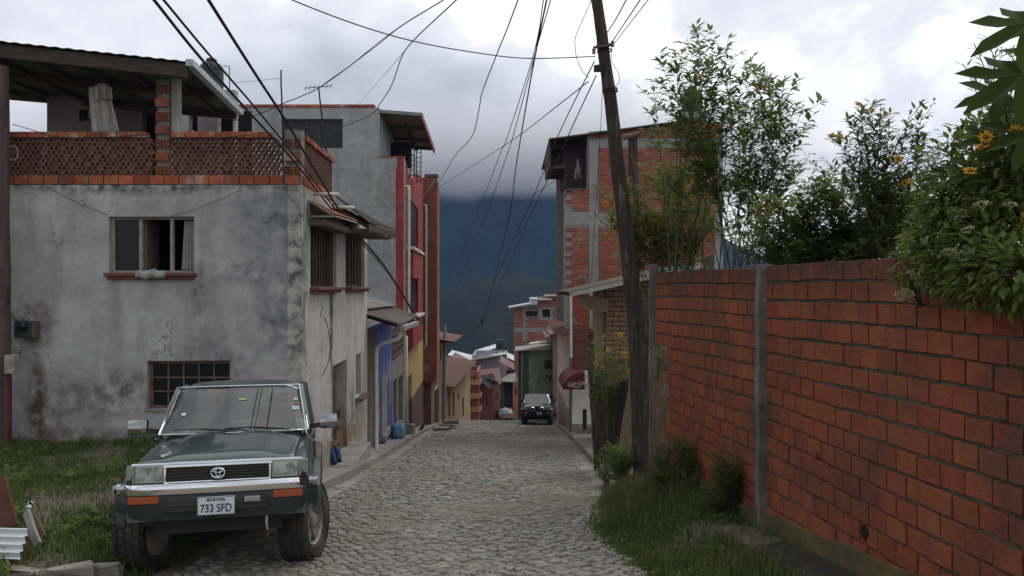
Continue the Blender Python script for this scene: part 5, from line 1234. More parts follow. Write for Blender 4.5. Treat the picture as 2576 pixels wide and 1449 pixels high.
for px, py, sx_, sz_ in ((2178, 1338, .13, .13), (2060, 1148, .05, .06)):  # dark plates on the brick face paint the shade of broken holes
    u_ = W1.u(px); z_ = W1.z(px, py); m = MB(); rb = random.Random(px)
    q = [W1.p(u_ + sx_ / 2 * math.cos(a) * rb.uniform(.7, 1.1), z_ + sz_ / 2 * math.sin(a) * rb.uniform(.8, 1.1), -0.014) for a in np.linspace(0, 6.283, 10)[:-1]]
    m.prism(q, W1.n * 0.008); m.build('hole_shade_plate', M['hole_shade'], GW1)
# concrete post between, and posts at both ends
M['post'] = mat('mossy_post', (0.17, 0.155, 0.135), (0.10, 0.09, 0.08), 3, 0.9, 0.6, 0.012, 30, dirt=(0.045, 0.042, 0.035), dscale=2.2)
for lab, x, y, zt_, s in (('square concrete post between the two brick stretches', 2.515, 8.18, 0.235, 0.115), ('thick concrete post at the near end of the brick wall', 3.0, 4.40, 0.20, 0.24), ('thin concrete post at the far end of the brick wall', 2.04, 11.8, 0.34, 0.10)):
    m = MB(); rows = []
    for j in range(13):
        f = j / 12; z = lerp(zb_wall(y) - 0.3, zt_, f); q = s / 2 * (1 + 0.05 * math.sin(j * 2.1)); dx = 0.006 * math.sin(j * 1.7)
        rows.append([(x - q + dx, y - q, z), (x + q + dx, y - q, z), (x + q + dx, y + q, z), (x - q + dx, y + q, z)])
    m.rings(rows); o = m.build('wall_post', M['post'], bevel=0.008); tag(o, lab, 'post')
# mossy footing and the strip of paving at the wall's foot
m = MB(); n = 24; rows = []
for j in range(n + 1):
    y = lerp(4.2, 11.7, j / n); x = 2.545 + (8.12 - y) * 0.1 if y < 8.18 else lerp(2.485, 2.066, (y - 8.24) / 3.46); z = zb_wall(y) + 0.02 * math.sin(j * 1.9)
    rows.append([(x - 0.05, y, z - 0.6), (x - 0.045 + 0.01 * math.sin(j), y, z + 0.02), (x + 0.1, y, z + 0.03), (x + 0.1, y, z - 0.6)])
m.rings(rows); o = m.build('footing', mat('mossy_footing', (0.13, 0.095, 0.035), (0.085, 0.065, 0.035), 3, 0.95, 0.6, 0.015, 30, dirt=(0.04, 0.035, 0.03), dscale=1.5), smooth=False); tag(o, 'mossy yellowish concrete footing under the brick wall', 'footing')

gs = MB(); n = 16; rows = []
for j in range(n + 1):
    y = lerp(4.2, 8.0, j / n); x = 2.545 + (8.12 - y) * .1; z = zb_wall(y)
    rows.append([(x - 0.62 - .03 * math.sin(j), y, z - 0.40), (x - 0.60 - .03 * math.sin(j), y, z - 0.19), (x - 0.50, y, z - 0.175), (x - 0.04, y, z - 0.15), (x - 0.04, y, z - 0.4)])
gs.rings(rows); tag(gs.build('wall_path', mat('dirty_shaded_path', (0.036, 0.031, 0.024), (0.022, 0.02, 0.016), 4, 0.95, 0.5, 0.012, 40, dirt=(0.05, 0.05, 0.035)), smooth=False), kind='structure')  # dirt colour darkened further to carry the shade of the wall
# ------------------------------------------------------------------ vehicles
def car_paint(name, a, flake, rough=0.28, dust=(0.20, 0.18, 0.15), amt=0.35):
    t = NT(name); c = t.mix(t.noise(900, 2, 0.5), a, flake)
    low = t.n.new('ShaderNodeMapRange'); low.inputs['From Min'].default_value = 1.15; low.inputs['From Max'].default_value = 0.5; t.link(t.sep()[2], low.inputs['Value'])
    d = t.math('MULTIPLY', t.math('ADD', t.math('MULTIPLY', low.outputs[0], 0.8), 0.25), t.ramp(t.noise(2.2, 6, 0.65), [(0.3, 0.2), (0.75, 1)]))
    d = t.math('MULTIPLY', d, amt, True)
    c = t.mix(d, c, dust); t.link(t.math('ADD', t.math('MULTIPLY', d, 0.5), rough), t.b.inputs['Roughness'])
    t.b.inputs['Coat Weight'].default_value = 0.7; t.b.inputs['Coat Roughness'].default_value = 0.08
    t.bump(t.noise(1.3, 3, 0.5), 0.06, 0.02)
    return t.done(c, None, 0.5, 0.5)
M['green_paint'] = car_paint('dark_green_metallic', (0.014, 0.042, 0.044), (0.040, 0.085, 0.085))
M['grey_cladding'] = mat('grey_cladding', (0.034, 0.039, 0.042), (0.026, 0.030, 0.032), 3, 0.5, 0.05, 0.002, 40, dirt=(0.10, 0.09, 0.075), dscale=3, damt=0.25)
M['plastic'] = mat('black_plastic', (0.022, 0.022, 0.024), (0.032, 0.031, 0.030), 5, 0.6, 0.1, 0.002, 60, dirt=(0.10, 0.09, 0.075), dscale=4, damt=0.25)
t = NT('chrome'); M['chrome'] = t.done(t.mix(t.ramp(t.noise(6, 5, 0.7), [(0.6, 0), (0.8, 0.4)]), (0.74, 0.75, 0.78), (0.42, 0.40, 0.38)), t.ramp(t.noise(4, 5, 0.7), [(0.45, 0.05), (0.8, 0.22)]), 1.0)
t = NT('dark_reflection_chrome'); M['chrome_reflect_dark'] = t.done((0.30, 0.31, 0.33), 0.12, 1.0)  # chrome base darkened to paint in the mirrors' dark reflections
t = NT('lamp_glass'); t.b.inputs['IOR'].default_value = 1.5; M['lamp'] = t.done((0.30, 0.31, 0.30), 0.12, 0.25, 0.8)
t = NT('lamp_inner'); lw_ = t.math('SINE', t.math('MULTIPLY', t.sep()[0], 420)); t.bump(lw_, 0.3, 0.004); M['lamp_in'] = t.done(t.mix(t.ramp(t.noise(16, 3, 0.5), [(0.4, 0), (0.6, 1)]), (0.22, 0.23, 0.23), (0.55, 0.56, 0.55)), 0.12, 0.7, 0.6)
t = NT('amber_lens'); M['amber'] = t.done((0.30, 0.055, 0.012), 0.3, 0.0, 0.5)
M['rubber'] = mat('muddy_rubber', (0.030, 0.029, 0.028), (0.055, 0.050, 0.044), 4, 0.9, 0.3, 0.004, 60, dirt=(0.16, 0.14, 0.115), dscale=3.0, damt=0.45)
M['rim'] = mat('dusty_alloy', (0.34, 0.315, 0.28), (0.24, 0.22, 0.195), 5, 0.5, 0.1, 0.002, 60, metal=0.45, dirt=(0.17, 0.14, 0.11), dscale=5)
M['seat'] = mat('seat_cloth', (0.10, 0.10, 0.105), (0.07, 0.07, 0.075), 8, 0.95, 0.2, 0.003, 80)
# car glass: clear with a grey tint, a film of dust and sky reflections
m_ = bpy.data.materials.new('car_glass'); m_.use_nodes = True; nd, lk = m_.node_tree.nodes, m_.node_tree.links; nd.remove(nd['Principled BSDF'])
tr = nd.new('ShaderNodeBsdfTransparent'); tr.inputs[0].default_value = (0.62, 0.68, 0.68, 1)
df = nd.new('ShaderNodeBsdfDiffuse'); df.inputs[0].default_value = (0.42, 0.41, 0.39, 1); glo = nd.new('ShaderNodeBsdfGlossy'); glo.inputs['Roughness'].default_value = 0.03
fr = nd.new('ShaderNodeFresnel'); fr.inputs['IOR'].default_value = 1.95; nz = nd.new('ShaderNodeTexNoise'); nz.inputs['Scale'].default_value = 3; nz.inputs['Detail'].default_value = 6
tco = nd.new('ShaderNodeTexCoord'); lk.new(tco.outputs['Object'], nz.inputs['Vector'])
mr = nd.new('ShaderNodeMapRange'); mr.inputs['From Min'].default_value = 0.35; mr.inputs['From Max'].default_value = 0.75; mr.inputs['To Min'].default_value = 0.01; mr.inputs['To Max'].default_value = 0.08; lk.new(nz.outputs['Fac'], mr.inputs['Value'])
m1, m2 = nd.new('ShaderNodeMixShader'), nd.new('ShaderNodeMixShader')
lk.new(mr.outputs[0], m1.inputs[0]); lk.new(tr.outputs[0], m1.inputs[1]); lk.new(df.outputs[0], m1.inputs[2])
lk.new(fr.outputs[0], m2.inputs[0]); lk.new(m1.outputs[0], m2.inputs[1]); lk.new(glo.outputs[0], m2.inputs[2]); lk.new(m2.outputs[0], nd['Material Output'].inputs['Surface'])
M['car_glass'] = m_

def grid_surf(mb, fn, ny, nx):
    rows = [[fn(j / (ny - 1), i / (nx - 1)) for i in range(nx)] for j in range(ny)]
    return mb.rings(rows, cap=False, closed=False)
def thick(o, th, off=1):
    md = o.modifiers.new('solid', 'SOLIDIFY'); md.thickness = th; md.offset = off; return o
def wheel(root, x, y, steer, r=0.385, w=0.265, side=1, blocks=34):
    """tyre with tread blocks, rim with six spokes; a part with sub-parts"""
    m = MB(); hw_ = w / 2
    prof = [(r * 0.60, -hw_ * 0.80), (r * 0.66, -hw_), (r * 0.80, -hw_ * 1.04), (r * 0.93, -hw_ * 0.98), (r * 0.965, -hw_ * 0.8), (r * 0.97, 0), (r * 0.965, hw_ * 0.8), (r * 0.93, hw_ * 0.98), (r * 0.80, hw_ * 1.04), (r * 0.66, hw_), (r * 0.60, hw_ * 0.80)]
    m.lathe(prof, 40, (0, 0, 0), 'x', cap=False)
    for k in range(blocks):
        a = 2 * math.pi * k / blocks
        for lx, sh in ((-0.80, 0.0), (-0.27, 0.5), (0.27, 0.0), (0.80, 0.5)):
            aa = a + sh * 2 * math.pi / blocks; c_, s_ = math.cos(aa), math.sin(aa); t2 = Vector((0, -s_, c_)); n2 = Vector((0, c_, s_)); ax = Vector((1, 0, 0))
            hw2, hl2 = w * (0.125 if abs(lx) < .5 else 0.11), math.pi * r / blocks * 0.66
            pc = n2 * (r * 0.955) + ax * lx * hw_
            q = []
            for zz in (0, 1):
                for u, v in ((-1, -1), (1, -1), (1, 1), (-1, 1)): q.append(pc + ax * hw2 * u * (1 - .1 * zz) + t2 * hl2 * v * (1 - .12 * zz) + n2 * (r * 0.045 * zz) + t2 * 0.012 * lx * u)
            m.hexa(q)
        # shoulder lugs down the sidewall
        for sd in (-1, 1):
            c_, s_ = math.cos(a), math.sin(a); t2 = Vector((0, -s_, c_)); n2 = Vector((0, c_, s_)); hl2 = math.pi * r / blocks * 0.55
            p0, p1 = n2 * (r * 0.965) + Vector((sd * hw_ * 0.86, 0, 0)), n2 * (r * 0.86) + Vector((sd * hw_ * 1.06, 0, 0))
            o_ = Vector((sd * 0.006, 0, 0)); q = [p0 - t2 * hl2 - o_, p0 + t2 * hl2 - o_, p1 + t2 * hl2 - o_, p1 - t2 * hl2 - o_]
            m.hexa(q + [v + Vector((sd * 0.014, 0, 0)) + n2 * 0.004 for v in q])
    ty = m.build('wheel', M['rubber'], root, local=True, smooth=True, sharp=35)
    ty.location = (x, y, r - 0.012); ty.rotation_euler = (0, 0, steer)
    k = MB(); k.lathe([(r * .62, -hw_ * .8), (r * .62, hw_ * .82), (r * .59, hw_ * .86), (r * .55, hw_ * .74), (r * .53, hw_ * .35), (r * .1, hw_ * .30), (r * .08, hw_ * 0.3)], 32, (0, 0, 0), 'x')
    for i in range(6):
        a = i * math.pi / 3; c_, s_ = math.cos(a), math.sin(a); d0 = Vector((0, c_, s_)); t2 = Vector((0, -s_, c_))
        q = []
        for rr, ww, xx in ((r * .15, 0.045, hw_ * .62), (r * .56, 0.035, hw_ * .70)):
            q.append((d0 * rr - t2 * ww + Vector((xx - .05, 0, 0)), d0 * rr + t2 * ww + Vector((xx - .05, 0, 0)), d0 * rr - t2 * ww + Vector((xx, 0, 0)), d0 * rr + t2 * ww + Vector((xx, 0, 0))))
        (a0, a1, a2, a3), (b0, b1, b2, b3) = q
        k.hexa([a0, a1, b1, b0, a2, a3, b3, b2])
    k.lathe([(r * .20, hw_ * .5), (r * .20, hw_ * .78), (r * .16, hw_ * .84), (0.01, hw_ * .85)], 20, (0, 0, 0), 'x')
    if side < 0: k.v = [(-a, b, c) for a, b, c in k.v]; k.f = [tuple(reversed(f)) for f in k.f]
    rm = k.build('rim', M['rim'], None, local=True, smooth=True, sharp=35); rm.parent = ty
    return ty

def suv(root, paint, W=0.80, zoff=0.0, near=True):
    """boxy four-wheel-drive wagon, nose towards local -y; origin on the ground below the front axle"""
    def arch(y, yc, r_=0.475, zt=0.455):
        d = abs(y - yc); return zt + math.sqrt(max(0, r_ * r_ - d * d)) if d < r_ else None
    def zbot(y):
        for yc in (0.0, 2.62):
            a = arch(y, yc)
            if a is not None: return max(a - 0.06, 0.56)
        return 0.56
    def htop(y): return interp([(-0.76, 1.035), (-0.70, 1.065), (-0.45, 1.10), (0.0, 1.155), (0.30, 1.19), (0.56, 1.215), (0.7, 1.225), (3.55, 1.24)], y)
    stations = sorted(set([-0.755, -0.72, -0.66, -0.60] + list(np.linspace(-0.50, 0.50, 17)) + [0.56, 0.7, 1.0, 1.4, 1.8, 2.05] + list(np.linspace(2.12, 3.12, 15)) + [3.3, 3.5, 3.58]))
    m = MB(); rows = []
    for y in stations:
        zt = htop(y); zb = zbot(y); tp = interp([(-0.76, 0.945), (-0.6, 0.985), (-0.2, 1.0), (3.2, 1.0), (3.58, 0.97)], y); w_ = W * tp
        flare = max([0] + [max(0, 1 - abs(abs(y - yc) - 0.0) / 0.56) for yc in (0, 2.62)]); fl = 0.055 * min(1, flare * 2.0)
        pr = [(w_ + fl - 0.01, zb), (w_ + fl, zb + 0.05), (w_ + fl * 0.35, max(zb + 0.10, 0.92)), (w_ + 0.005, max(zb + 0.12, zt - 0.17)), (w_ - 0.010, zt - 0.12), (w_ - 0.04, zt - 0.075), (w_ - 0.09, zt - 0.05), (w_ - 0.18, zt - 0.034), (0.30, zt), (0, zt + 0.004)]
        rows.append([(-a, y, b) for a, b in pr] + [(a, y, b) for a, b in reversed(pr[:-1])])
    m.rings(rows, cap=False, closed=False)
    n = len(rows[0]); m.f.append(tuple(range(n))); m.m.append(0); o_ = len(m.v) - n; m.f.append(tuple(o_ + k for k in range(n - 1, -1, -1))); m.m.append(0)
    body = m.build('body', paint, root, smooth=True, local=True, sharp=32)
    # bonnet: a panel a little proud of the wings, with two creases
    def hood(v, u):
        y = lerp(-0.745, 0.52, v); x = lerp(-1, 1, u) * lerp(0.655, 0.70, v); ax = abs(x)
        z = htop(y) + 0.012 + 0.022 * sstep(0.52, 0.36, ax) * sstep(0, 0.15, v) + 0.006 * math.cos(x * 2)
        z -= 0.016 * sstep(0.20, 0.05, ax) * sstep(0.05, 0.3, v)
        z -= 0.035 * sstep(0.10, 0.0, v) + 0.012 * sstep(0.62, 0.70, ax) + 0.045 * (x / 0.7) ** 2 * sstep(0, 0.3, v) - 0.012
        return (x, y, z)
    m = MB(); grid_surf(m, hood, 22, 33); hd_ = thick(m.build('bonnet', paint, root, smooth=True, local=True), 0.012, -1)
    if near:
        m = MB()
        for x0 in (-0.42, -0.16, 0.12, 0.38):
            for k in range(13): 
                x = x0 + (k - 6) * 0.017; m.box(x - 0.004, x + 0.004, 0.435, 0.475, htop(0.45) + 0.018, htop(0.45) + 0.026)
        o = m.build('cowl_slots', M['plastic'], hd_, local=True); o['kind'] = 'stuff'
        m = MB(); m.lathe([(0.018, 0), (0.014, 0.02), (0.004, 0.024)], 10, (0.0, 0.12, htop(0.12) + 0.012)); m.build('washer_jet', M['plastic'], hd_, local=True)
    # cabin: roof panel, pillars, glass
    roofz = lambda x, y: 1.80 - 0.03 * (x / 0.66) ** 2 - 0.075 * sstep(1.6, 1.10, y) - 0.05 * sstep(3.0, 3.5, y) - 0.065 * sstep(0.50, 0.69, abs(x))
    def roof(v, u):
        x = lerp(-0.685, 0.685, u); y = lerp(1.135, 3.46, v) + 0.10 * (x / 0.70) ** 2 * (1 - v); return (x, y, roofz(x, y))
    m = MB(); grid_surf(m, roof, 16, 21); thick(m.build('roof', paint, root, smooth=True, local=True), 0.012, -1)
    wb, wt = 0.79, 0.70; yb, yt, zb_, zt_ = 0.50, 1.14, 1.225, 1.715
    def ws(v, u, grow=0.0):
        x = lerp(-1, 1, u); a = lerp(wb, wt, v) - 0.045 + grow
        bow = 0.10 * (x * x)
        return (x * a, lerp(yb, yt, v) + bow, lerp(zb_ + 0.02 - grow, zt_ + grow, v) - 0.0)
    m = MB(); grid_surf(m, ws, 8, 15); wsh = m.build('windscreen', M['car_glass'], root, smooth=True, local=True)
    # bright trim round the windscreen
    def loop(fn, nn=10):
        pts = [fn(0, i / nn) for i in range(nn + 1)] + [fn(j / nn, 1) for j in range(1, nn + 1)] + [fn(1, 1 - i / nn) for i in range(1, nn + 1)] + [fn(1 - j / nn, 0) for j in range(1, nn + 1)]
        return pts
    m = MB(); m.tube([Vector(p) + Vector((0, -0.008, 0.004)) for p in loop(lambda v, u: ws(v, u, 0.008))], 0.0065, 6, False); m.build('trim', M['chrome'], wsh, local=True, smooth=True)
    for s in (-1, 1):
        m = MB(); m.hexa([(s * 0.735, 0.50, 1.19), (s * 0.80, 0.62, 1.19), (s * 0.79, 0.80, 1.19), (s * 0.735, 0.62, 1.19), (s * 0.635, 1.14, 1.74), (s * 0.69, 1.20, 1.73), (s * 0.685, 1.30, 1.73), (s * 0.635, 1.26, 1.74)] if s > 0 else
                          [(s * 0.735, 0.62, 1.19), (s * 0.79, 0.80, 1.19), (s * 0.80, 0.62, 1.19), (s * 0.735, 0.50, 1.19), (s * 0.635, 1.26, 1.74), (s * 0.685, 1.30, 1.73), (s * 0.69, 1.20, 1.73), (s * 0.635, 1.14, 1.74)]); m.build('pillar', paint, root, local=True, bevel=0.012)
        for y0 in (1.72, 2.62, 3.42):
            m = MB(); m.hexa([(s * 0.76 - .03, y0, 1.20), (s * 0.76 + .03, y0, 1.20), (s * 0.76 + .03, y0 + .1, 1.20), (s * 0.76 - .03, y0 + .1, 1.20), (s * 0.665 - .02, y0, 1.76), (s * 0.665 + .02, y0, 1.76), (s * 0.665 + .02, y0 + .09, 1.76), (s * 0.665 - .02, y0 + .09, 1.76)]); m.build('pillar', paint, root, local=True)
        for y0, y1, yf in ((0.80, 1.72, 0.44), (1.82, 2.62, 0.0), (2.72, 3.42, 0.0)):
            m = MB(); q = [(s * 0.765, y0, 1.225), (s * 0.765, y1, 1.225), (s * 0.68, y1, 1.73), (s * 0.68, y0 + yf, 1.73)]
            m.prism(q, (-s * 0.006, 0, 0)); m.build('side_window', M['car_glass'], root, local=True)
    m = MB(); m.prism([(-0.66, 3.50, 1.26), (0.66, 3.50, 1.26), (0.58, 3.44, 1.70), (-0.58, 3.44, 1.70)], (0, 0.006, 0)); m.build('rear_window', M['car_glass'], root, local=True)
    # front: grille, lamps, bumper
    GR = M['chrome'] if near else M['grey_cladding']
    m = MB()
    for s in (-1, 1):
        pass
    m.hexa([(-0.72, -0.775, 1.043), (0.72, -0.775, 1.043), (0.72, -0.73, 1.043), (-0.72, -0.73, 1.043), (-0.72, -0.765, 1.062), (0.72, -0.765, 1.062), (0.72, -0.72, 1.066), (-0.72, -0.72, 1.066)])
    m.hexa([(-0.46, -0.785, 1.018), (0.46, -0.785, 1.018), (0.46, -0.73, 1.018), (-0.46, -0.73, 1.018), (-0.46, -0.78, 1.042), (0.46, -0.78, 1.042), (0.46, -0.73, 1.042), (-0.46, -0.73, 1.042)])
    m.hexa([(-0.45, -0.79, 0.886), (0.45, -0.79, 0.886), (0.45, -0.73, 0.886), (-0.45, -0.73, 0.886), (-0.45, -0.785, 0.896), (0.45, -0.785, 0.896), (0.45, -0.73, 0.896), (-0.45, -0.73, 0.896)])
    for s in (-1, 1):
        a, b = (0.432, 0.455) if s > 0 else (-0.455, -0.432); m.box(a, b, -0.785, -0.73, 0.8965, 1.0175)
    gr = m.build('grille', GR, root, local=True, bevel=0.005)
    m = MB(); m.box(-0.431, 0.431, -0.757, -0.745, 0.897, 1.017); m.build('grille_back', M['plastic'], gr, local=True)
    for k in range(4):
        m = MB(); z = 0.912 + k * 0.026; m.box(-0.43, 0.43, -0.775, -0.758, z, z + 0.011); m.build('slat', M['plastic'], gr, local=True)
    for s in (-1, 1):
        x0, x1 = (0.458, 0.69) if s > 0 else (-0.69, -0.458)
        m = MB(); m.box(x0, x1, -0.775, -0.74, 0.893, 1.042); hl_ = m.build('headlight', M['lamp'], root, local=True, bevel=0.008)
        for q0, q1 in ((x0 + .012, lerp(x0, x1, .62)), (lerp(x0, x1, .66), x1 - .012)):
            m = MB(); m.box(q0, q1, -0.7785, -0.7755, 0.908, 1.027); m.build('reflector', M['lamp_in'], hl_, local=True)
        m = MB(); a, b = (0.695, 0.775) if s > 0 else (-0.775, -0.695)
        m.hexa([(a, -0.772 if s > 0 else -0.70, 0.893), (b, -0.70 if s > 0 else -0.772, 0.893), (b, -0.66 if s > 0 else -0.73, 0.893), (a, -0.73 if s > 0 else -0.66, 0.893), (a, -0.768 if s > 0 else -0.695, 1.040), (b, -0.695 if s > 0 else -0.768, 1.040), (b, -0.66 if s > 0 else -0.73, 1.040), (a, -0.73 if s > 0 else -0.66, 1.040)]); m.build('corner_lamp', M['lamp'], root, local=True, bevel=0.006)
    def bump_prof(x): ax = abs(x); return -0.865 + 0.035 * (ax / 0.8) ** 2 + 0.16 * sstep(0.70, 0.87, ax)
    xsb = [-0.872, -0.868] + list(np.linspace(-0.85, 0.85, 29)) + [0.868, 0.872]
    m = MB(); rows = []
    for x in xsb:
        y = bump_prof(x); k = 0.0 if abs(x) < 0.86 else 0.012
        rows.append([(x, y + 0.05, 0.89 - k), (x, y + 0.004, 0.885 - k), (x, y - 0.004, 0.84), (x, y + 0.004, 0.795 + k), (x, y + 0.05, 0.79 + k), (x, y + 0.10, 0.82), (x, y + 0.10, 0.87)])
    rows = [[(p[0], p[1], p[2]) for p in r_] for r_ in rows]
    m.rings(rows); bp = m.build('bumper', M['chrome'] if near else M['plastic'], root, local=True, smooth=True, sharp=40)
    for s in (-1, 1):
        m = MB(); m.rings([[(s * 0.872, -0.74, z) for z in (0.80, 0.88)] + [(s * 0.86, -0.74, 0.88), (s * 0.86, -0.74, 0.80)], [(s * 0.875, -0.50, z) for z in (0.79, 0.87)] + [(s * 0.855, -0.50, 0.87), (s * 0.855, -0.50, 0.79)]]); m.build('bumper_end', M['chrome'] if near else M['plastic'], bp, local=True)
    m = MB(); rows = []
    for x in np.linspace(-0.865, 0.865, 33):
        y = bump_prof(x) + 0.012; lo = 0.565 + 0.07 * sstep(0.55, 0.865, abs(x))
        rows.append([(x, y + 0.01, 0.788), (x, y, 0.76), (x, y + 0.004, 0.69), (x, y + 0.05, lo), (x, y + 0.16, lo + 0.02), (x, y + 0.16, 0.788)])
    m.rings(rows); vl = m.build('valance', M['grey_cladding'] if near else M['plastic'], root, local=True, smooth=True, sharp=35)
    m = MB(); m.box(-0.43, 0.43, -0.862, -0.80, 0.635, 0.760); m.build('air_intake', M['plastic'], vl, local=True, bevel=0.015)
    m = MB(); m.box(-0.42, 0.42, -0.872, -0.80, 0.692, 0.706); m.build('intake_bar', M['grey_cladding'], vl, local=True, bevel=0.004)
    for s in (-1, 1):
        a, b = (0.475, 0.73) if s > 0 else (-0.73, -0.475); y = bump_prof(0.6); dy = 0.02
        m = MB(); m.hexa([(a, y - .012 + (dy if s < 0 else -.0), 0.722), (b, y - .012 + (dy if s > 0 else 0), 0.722), (b, y + .06, 0.722), (a, y + .06, 0.722), (a, y - .012 + (dy if s < 0 else 0), 0.786), (b, y - .012 + (dy if s > 0 else 0), 0.786), (b, y + .06, 0.786), (a, y + .06, 0.786)]); m.build('turn_signal', M['amber'], vl, local=True, bevel=0.006)
    # mirrors
    for s in (-1, 1):
        m = MB(); rows = []
        for k in range(7):
            f = k / 6; e = 0.9 + 0.1 * math.sin(f * math.pi); x = s * lerp(0.875, 1.055, f); hh = 0.088 * e; yy = 0.66
            rows.append([(x, yy - 0.035 * e, 1.315 - hh * .85), (x, yy - 0.055 * e, 1.315), (x, yy - 0.035 * e, 1.315 + hh), (x, yy + 0.06, 1.315 + hh * 1.02), (x, yy + 0.06, 1.315 - hh * .9)])
        m.rings(rows); mi = m.build('mirror', M['chrome_reflect_dark'] if near else M['plastic'], root, local=True, smooth=True, sharp=60)
        m = MB(); m.bar((s * 0.77, 0.74, 1.265), (s * 0.91, 0.68, 1.285), 0.07, 0.05); m.build('mirror_arm', M['plastic'], mi, local=True)
        # sill, door seams and handle
        m = MB(); m.box(s * 0.80 - .03, s * 0.80 + .03, 0.52, 2.10, 0.50, 0.58); m.build('side_step', M['plastic'], root, local=True, bevel=0.01)
        for y in (0.62, 1.70, 2.10):
            m = MB(); m.box(s * 0.806 - .004, s * 0.806 + .004, y, y + 0.008, 0.62, 1.18); m.build('door_seam', M['plastic'], root, local=True)
        for y in (1.52, ):
            m = MB(); m.box(s * 0.812 - .012, s * 0.812 + .012, y, y + 0.13, 1.05, 1.085); m.build('door_handle', M['chrome'], root, local=True, bevel=0.005)
        for yc in (0, 2.62):
            m = MB(); rows = []
            for k in range(17):
                a = math.pi * k / 16; rr = 0.47
                rows.append([(s * (0.845), yc - rr * math.cos(a), max(0.52, 0.44 + rr * math.sin(a))), (s * 0.895, yc - (rr + .012) * math.cos(a), max(0.52, 0.44 + (rr + .012) * math.sin(a))), (s * 0.885, yc - (rr + .055) * math.cos(a), max(0.52, 0.44 + (rr + .055) * math.sin(a))), (s * 0.82, yc - (rr + .075) * math.cos(a), max(0.52, 0.44 + (rr + .075) * math.sin(a)))])
            m.rings(rows); m.build('wheel_flare', M['grey_cladding'], root, local=True, smooth=True, sharp=50)
    # inside and underneath
    m = MB(); m.box(-0.68, 0.68, 0.60, 0.92, 1.05, 1.225); m.build('dashboard', M['plastic'], root, local=True, bevel=0.03)
    for s in (-1, 1):
        m = MB(); m.hexa([(s * .37 - .24, 1.50, 0.95), (s * .37 + .24, 1.50, 0.95), (s * .37 + .24, 1.66, 0.95), (s * .37 - .24, 1.66, 0.95), (s * .37 - .20, 1.66, 1.48), (s * .37 + .20, 1.66, 1.48), (s * .37 + .20, 1.76, 1.48), (s * .37 - .20, 1.76, 1.48)]); st = m.build('seat', M['seat'], root, local=True, bevel=0.04)
        m = MB(); m.box(s * .37 - .12, s * .37 + .12, 1.68, 1.77, 1.50, 1.63); m.build('headrest', M['seat'], st, local=True, bevel=0.03)
    m = MB(); q = [Vector((0.37 + 0.18 * math.cos(a), 0.98 + 0.07 * math.sin(a), 1.20 + 0.165 * math.sin(a))) for a in np.linspace(0, 2 * math.pi, 21)]; m.tube(q, 0.015, 6, False); m.build('steering_wheel', M['plastic'], root, local=True, smooth=True)
    m = MB(); m.box(-0.66, 0.66, -0.62, 3.4, 0.50, 0.62); m.box(-0.55, 0.55, -0.60, 0.2, 0.42, 0.499); m.tube([(-0.7, 0, 0.38), (0.7, 0, 0.38)], 0.05, 8); m.tube([(-0.7, 2.62, 0.38), (0.7, 2.62, 0.38)], 0.06, 8); m.build('underbody', M['wire'], root, local=True)
    m = MB(); m.box(-0.72, 0.72, 0.62, 3.5, 0.9, 0.94); m.build('cabin_floor', M['plastic'], root, local=True)
    return body
pitch, yaw = math.atan(0.118), R(-13.0)
CAR = thing('offroad_wagon', 'dark green four-wheel-drive wagon parked facing the camera beside the grey house', 'car', (-2.765, 7.90, -2.685))
CAR.rotation_euler = (-pitch, 0, -yaw)
suv(CAR, M['green_paint'])
for x, y, st, sd in ((-0.725, 0, R(-19), -1), (0.725, 0, R(-19), 1), (-0.725, 2.62, 0, -1), (0.725, 2.62, 0, 1)): wheel(CAR, x, y, st, side=sd)
# badge: three ellipses
m = MB()
def ell(cx, cz, rx, rz, n=28): return [Vector((cx + rx * math.cos(a), -0.792, cz + rz * math.sin(a))) for a in np.linspace(0, 2 * math.pi, n)]
m.tube(ell(0, 0.957, 0.058, 0.042), 0.006, 6, False); m.tube(ell(0, 0.962, 0.020, 0.037), 0.0045, 6, False); m.tube(ell(0, 0.977, 0.042, 0.017), 0.0045, 6, False); m.build('badge', M['chrome'], CAR, local=True, smooth=True)
# licence plate
m = MB(); m.box(-0.155, 0.155, -0.893, -0.885, 0.606, 0.764); lp = m.build('licence_plate', mat('plate_white', (0.62, 0.63, 0.64), (0.55, 0.56, 0.57), 6, 0.5, 0.05), CAR, local=True, bevel=0.004)
M['plate_ink'] = mat('plate_ink', (0.012, 0.022, 0.09), None, 4, 0.5, 0)
def text_part(name, body, size, loc, parent, material, sx=1.0, rot=(R(90), 0, 0), bold=0.0):
    tx = bpy.data.curves.new(name, 'FONT'); tx.body = body; tx.size = size; tx.align_x = 'CENTER'; tx.extrude = 0.001; tx.offset = bold
    to = bpy.data.objects.new('tmp', tx); COL.objects.link(to); bpy.context.view_layer.update()
    me = bpy.data.meshes.new_from_object(to); bpy.data.objects.remove(to); me.materials.append(material)
    o = bpy.data.objects.new(name, me); COL.objects.link(o); o.parent = parent; o.location = loc; o.rotation_euler = rot; o.scale = (sx, 1, 1); return o
text_part('plate_number', '733 SFD', 0.098, (0, -0.8945, 0.632), lp, M['plate_ink'], 0.78, bold=0.0015)
text_part('plate_country', 'BOLIVIA', 0.034, (0, -0.8945, 0.726), lp, M['plate_ink'], 1.25, bold=0.001)
m = MB(); m.tube([(-0.15, -0.895, 0.611), (0.15, -0.895, 0.611), (0.15, -0.895, 0.759), (-0.15, -0.895, 0.759), (-0.15, -0.895, 0.611)], 0.0022, 4, False); m.build('plate_rim', M['plate_ink'], lp, local=True)
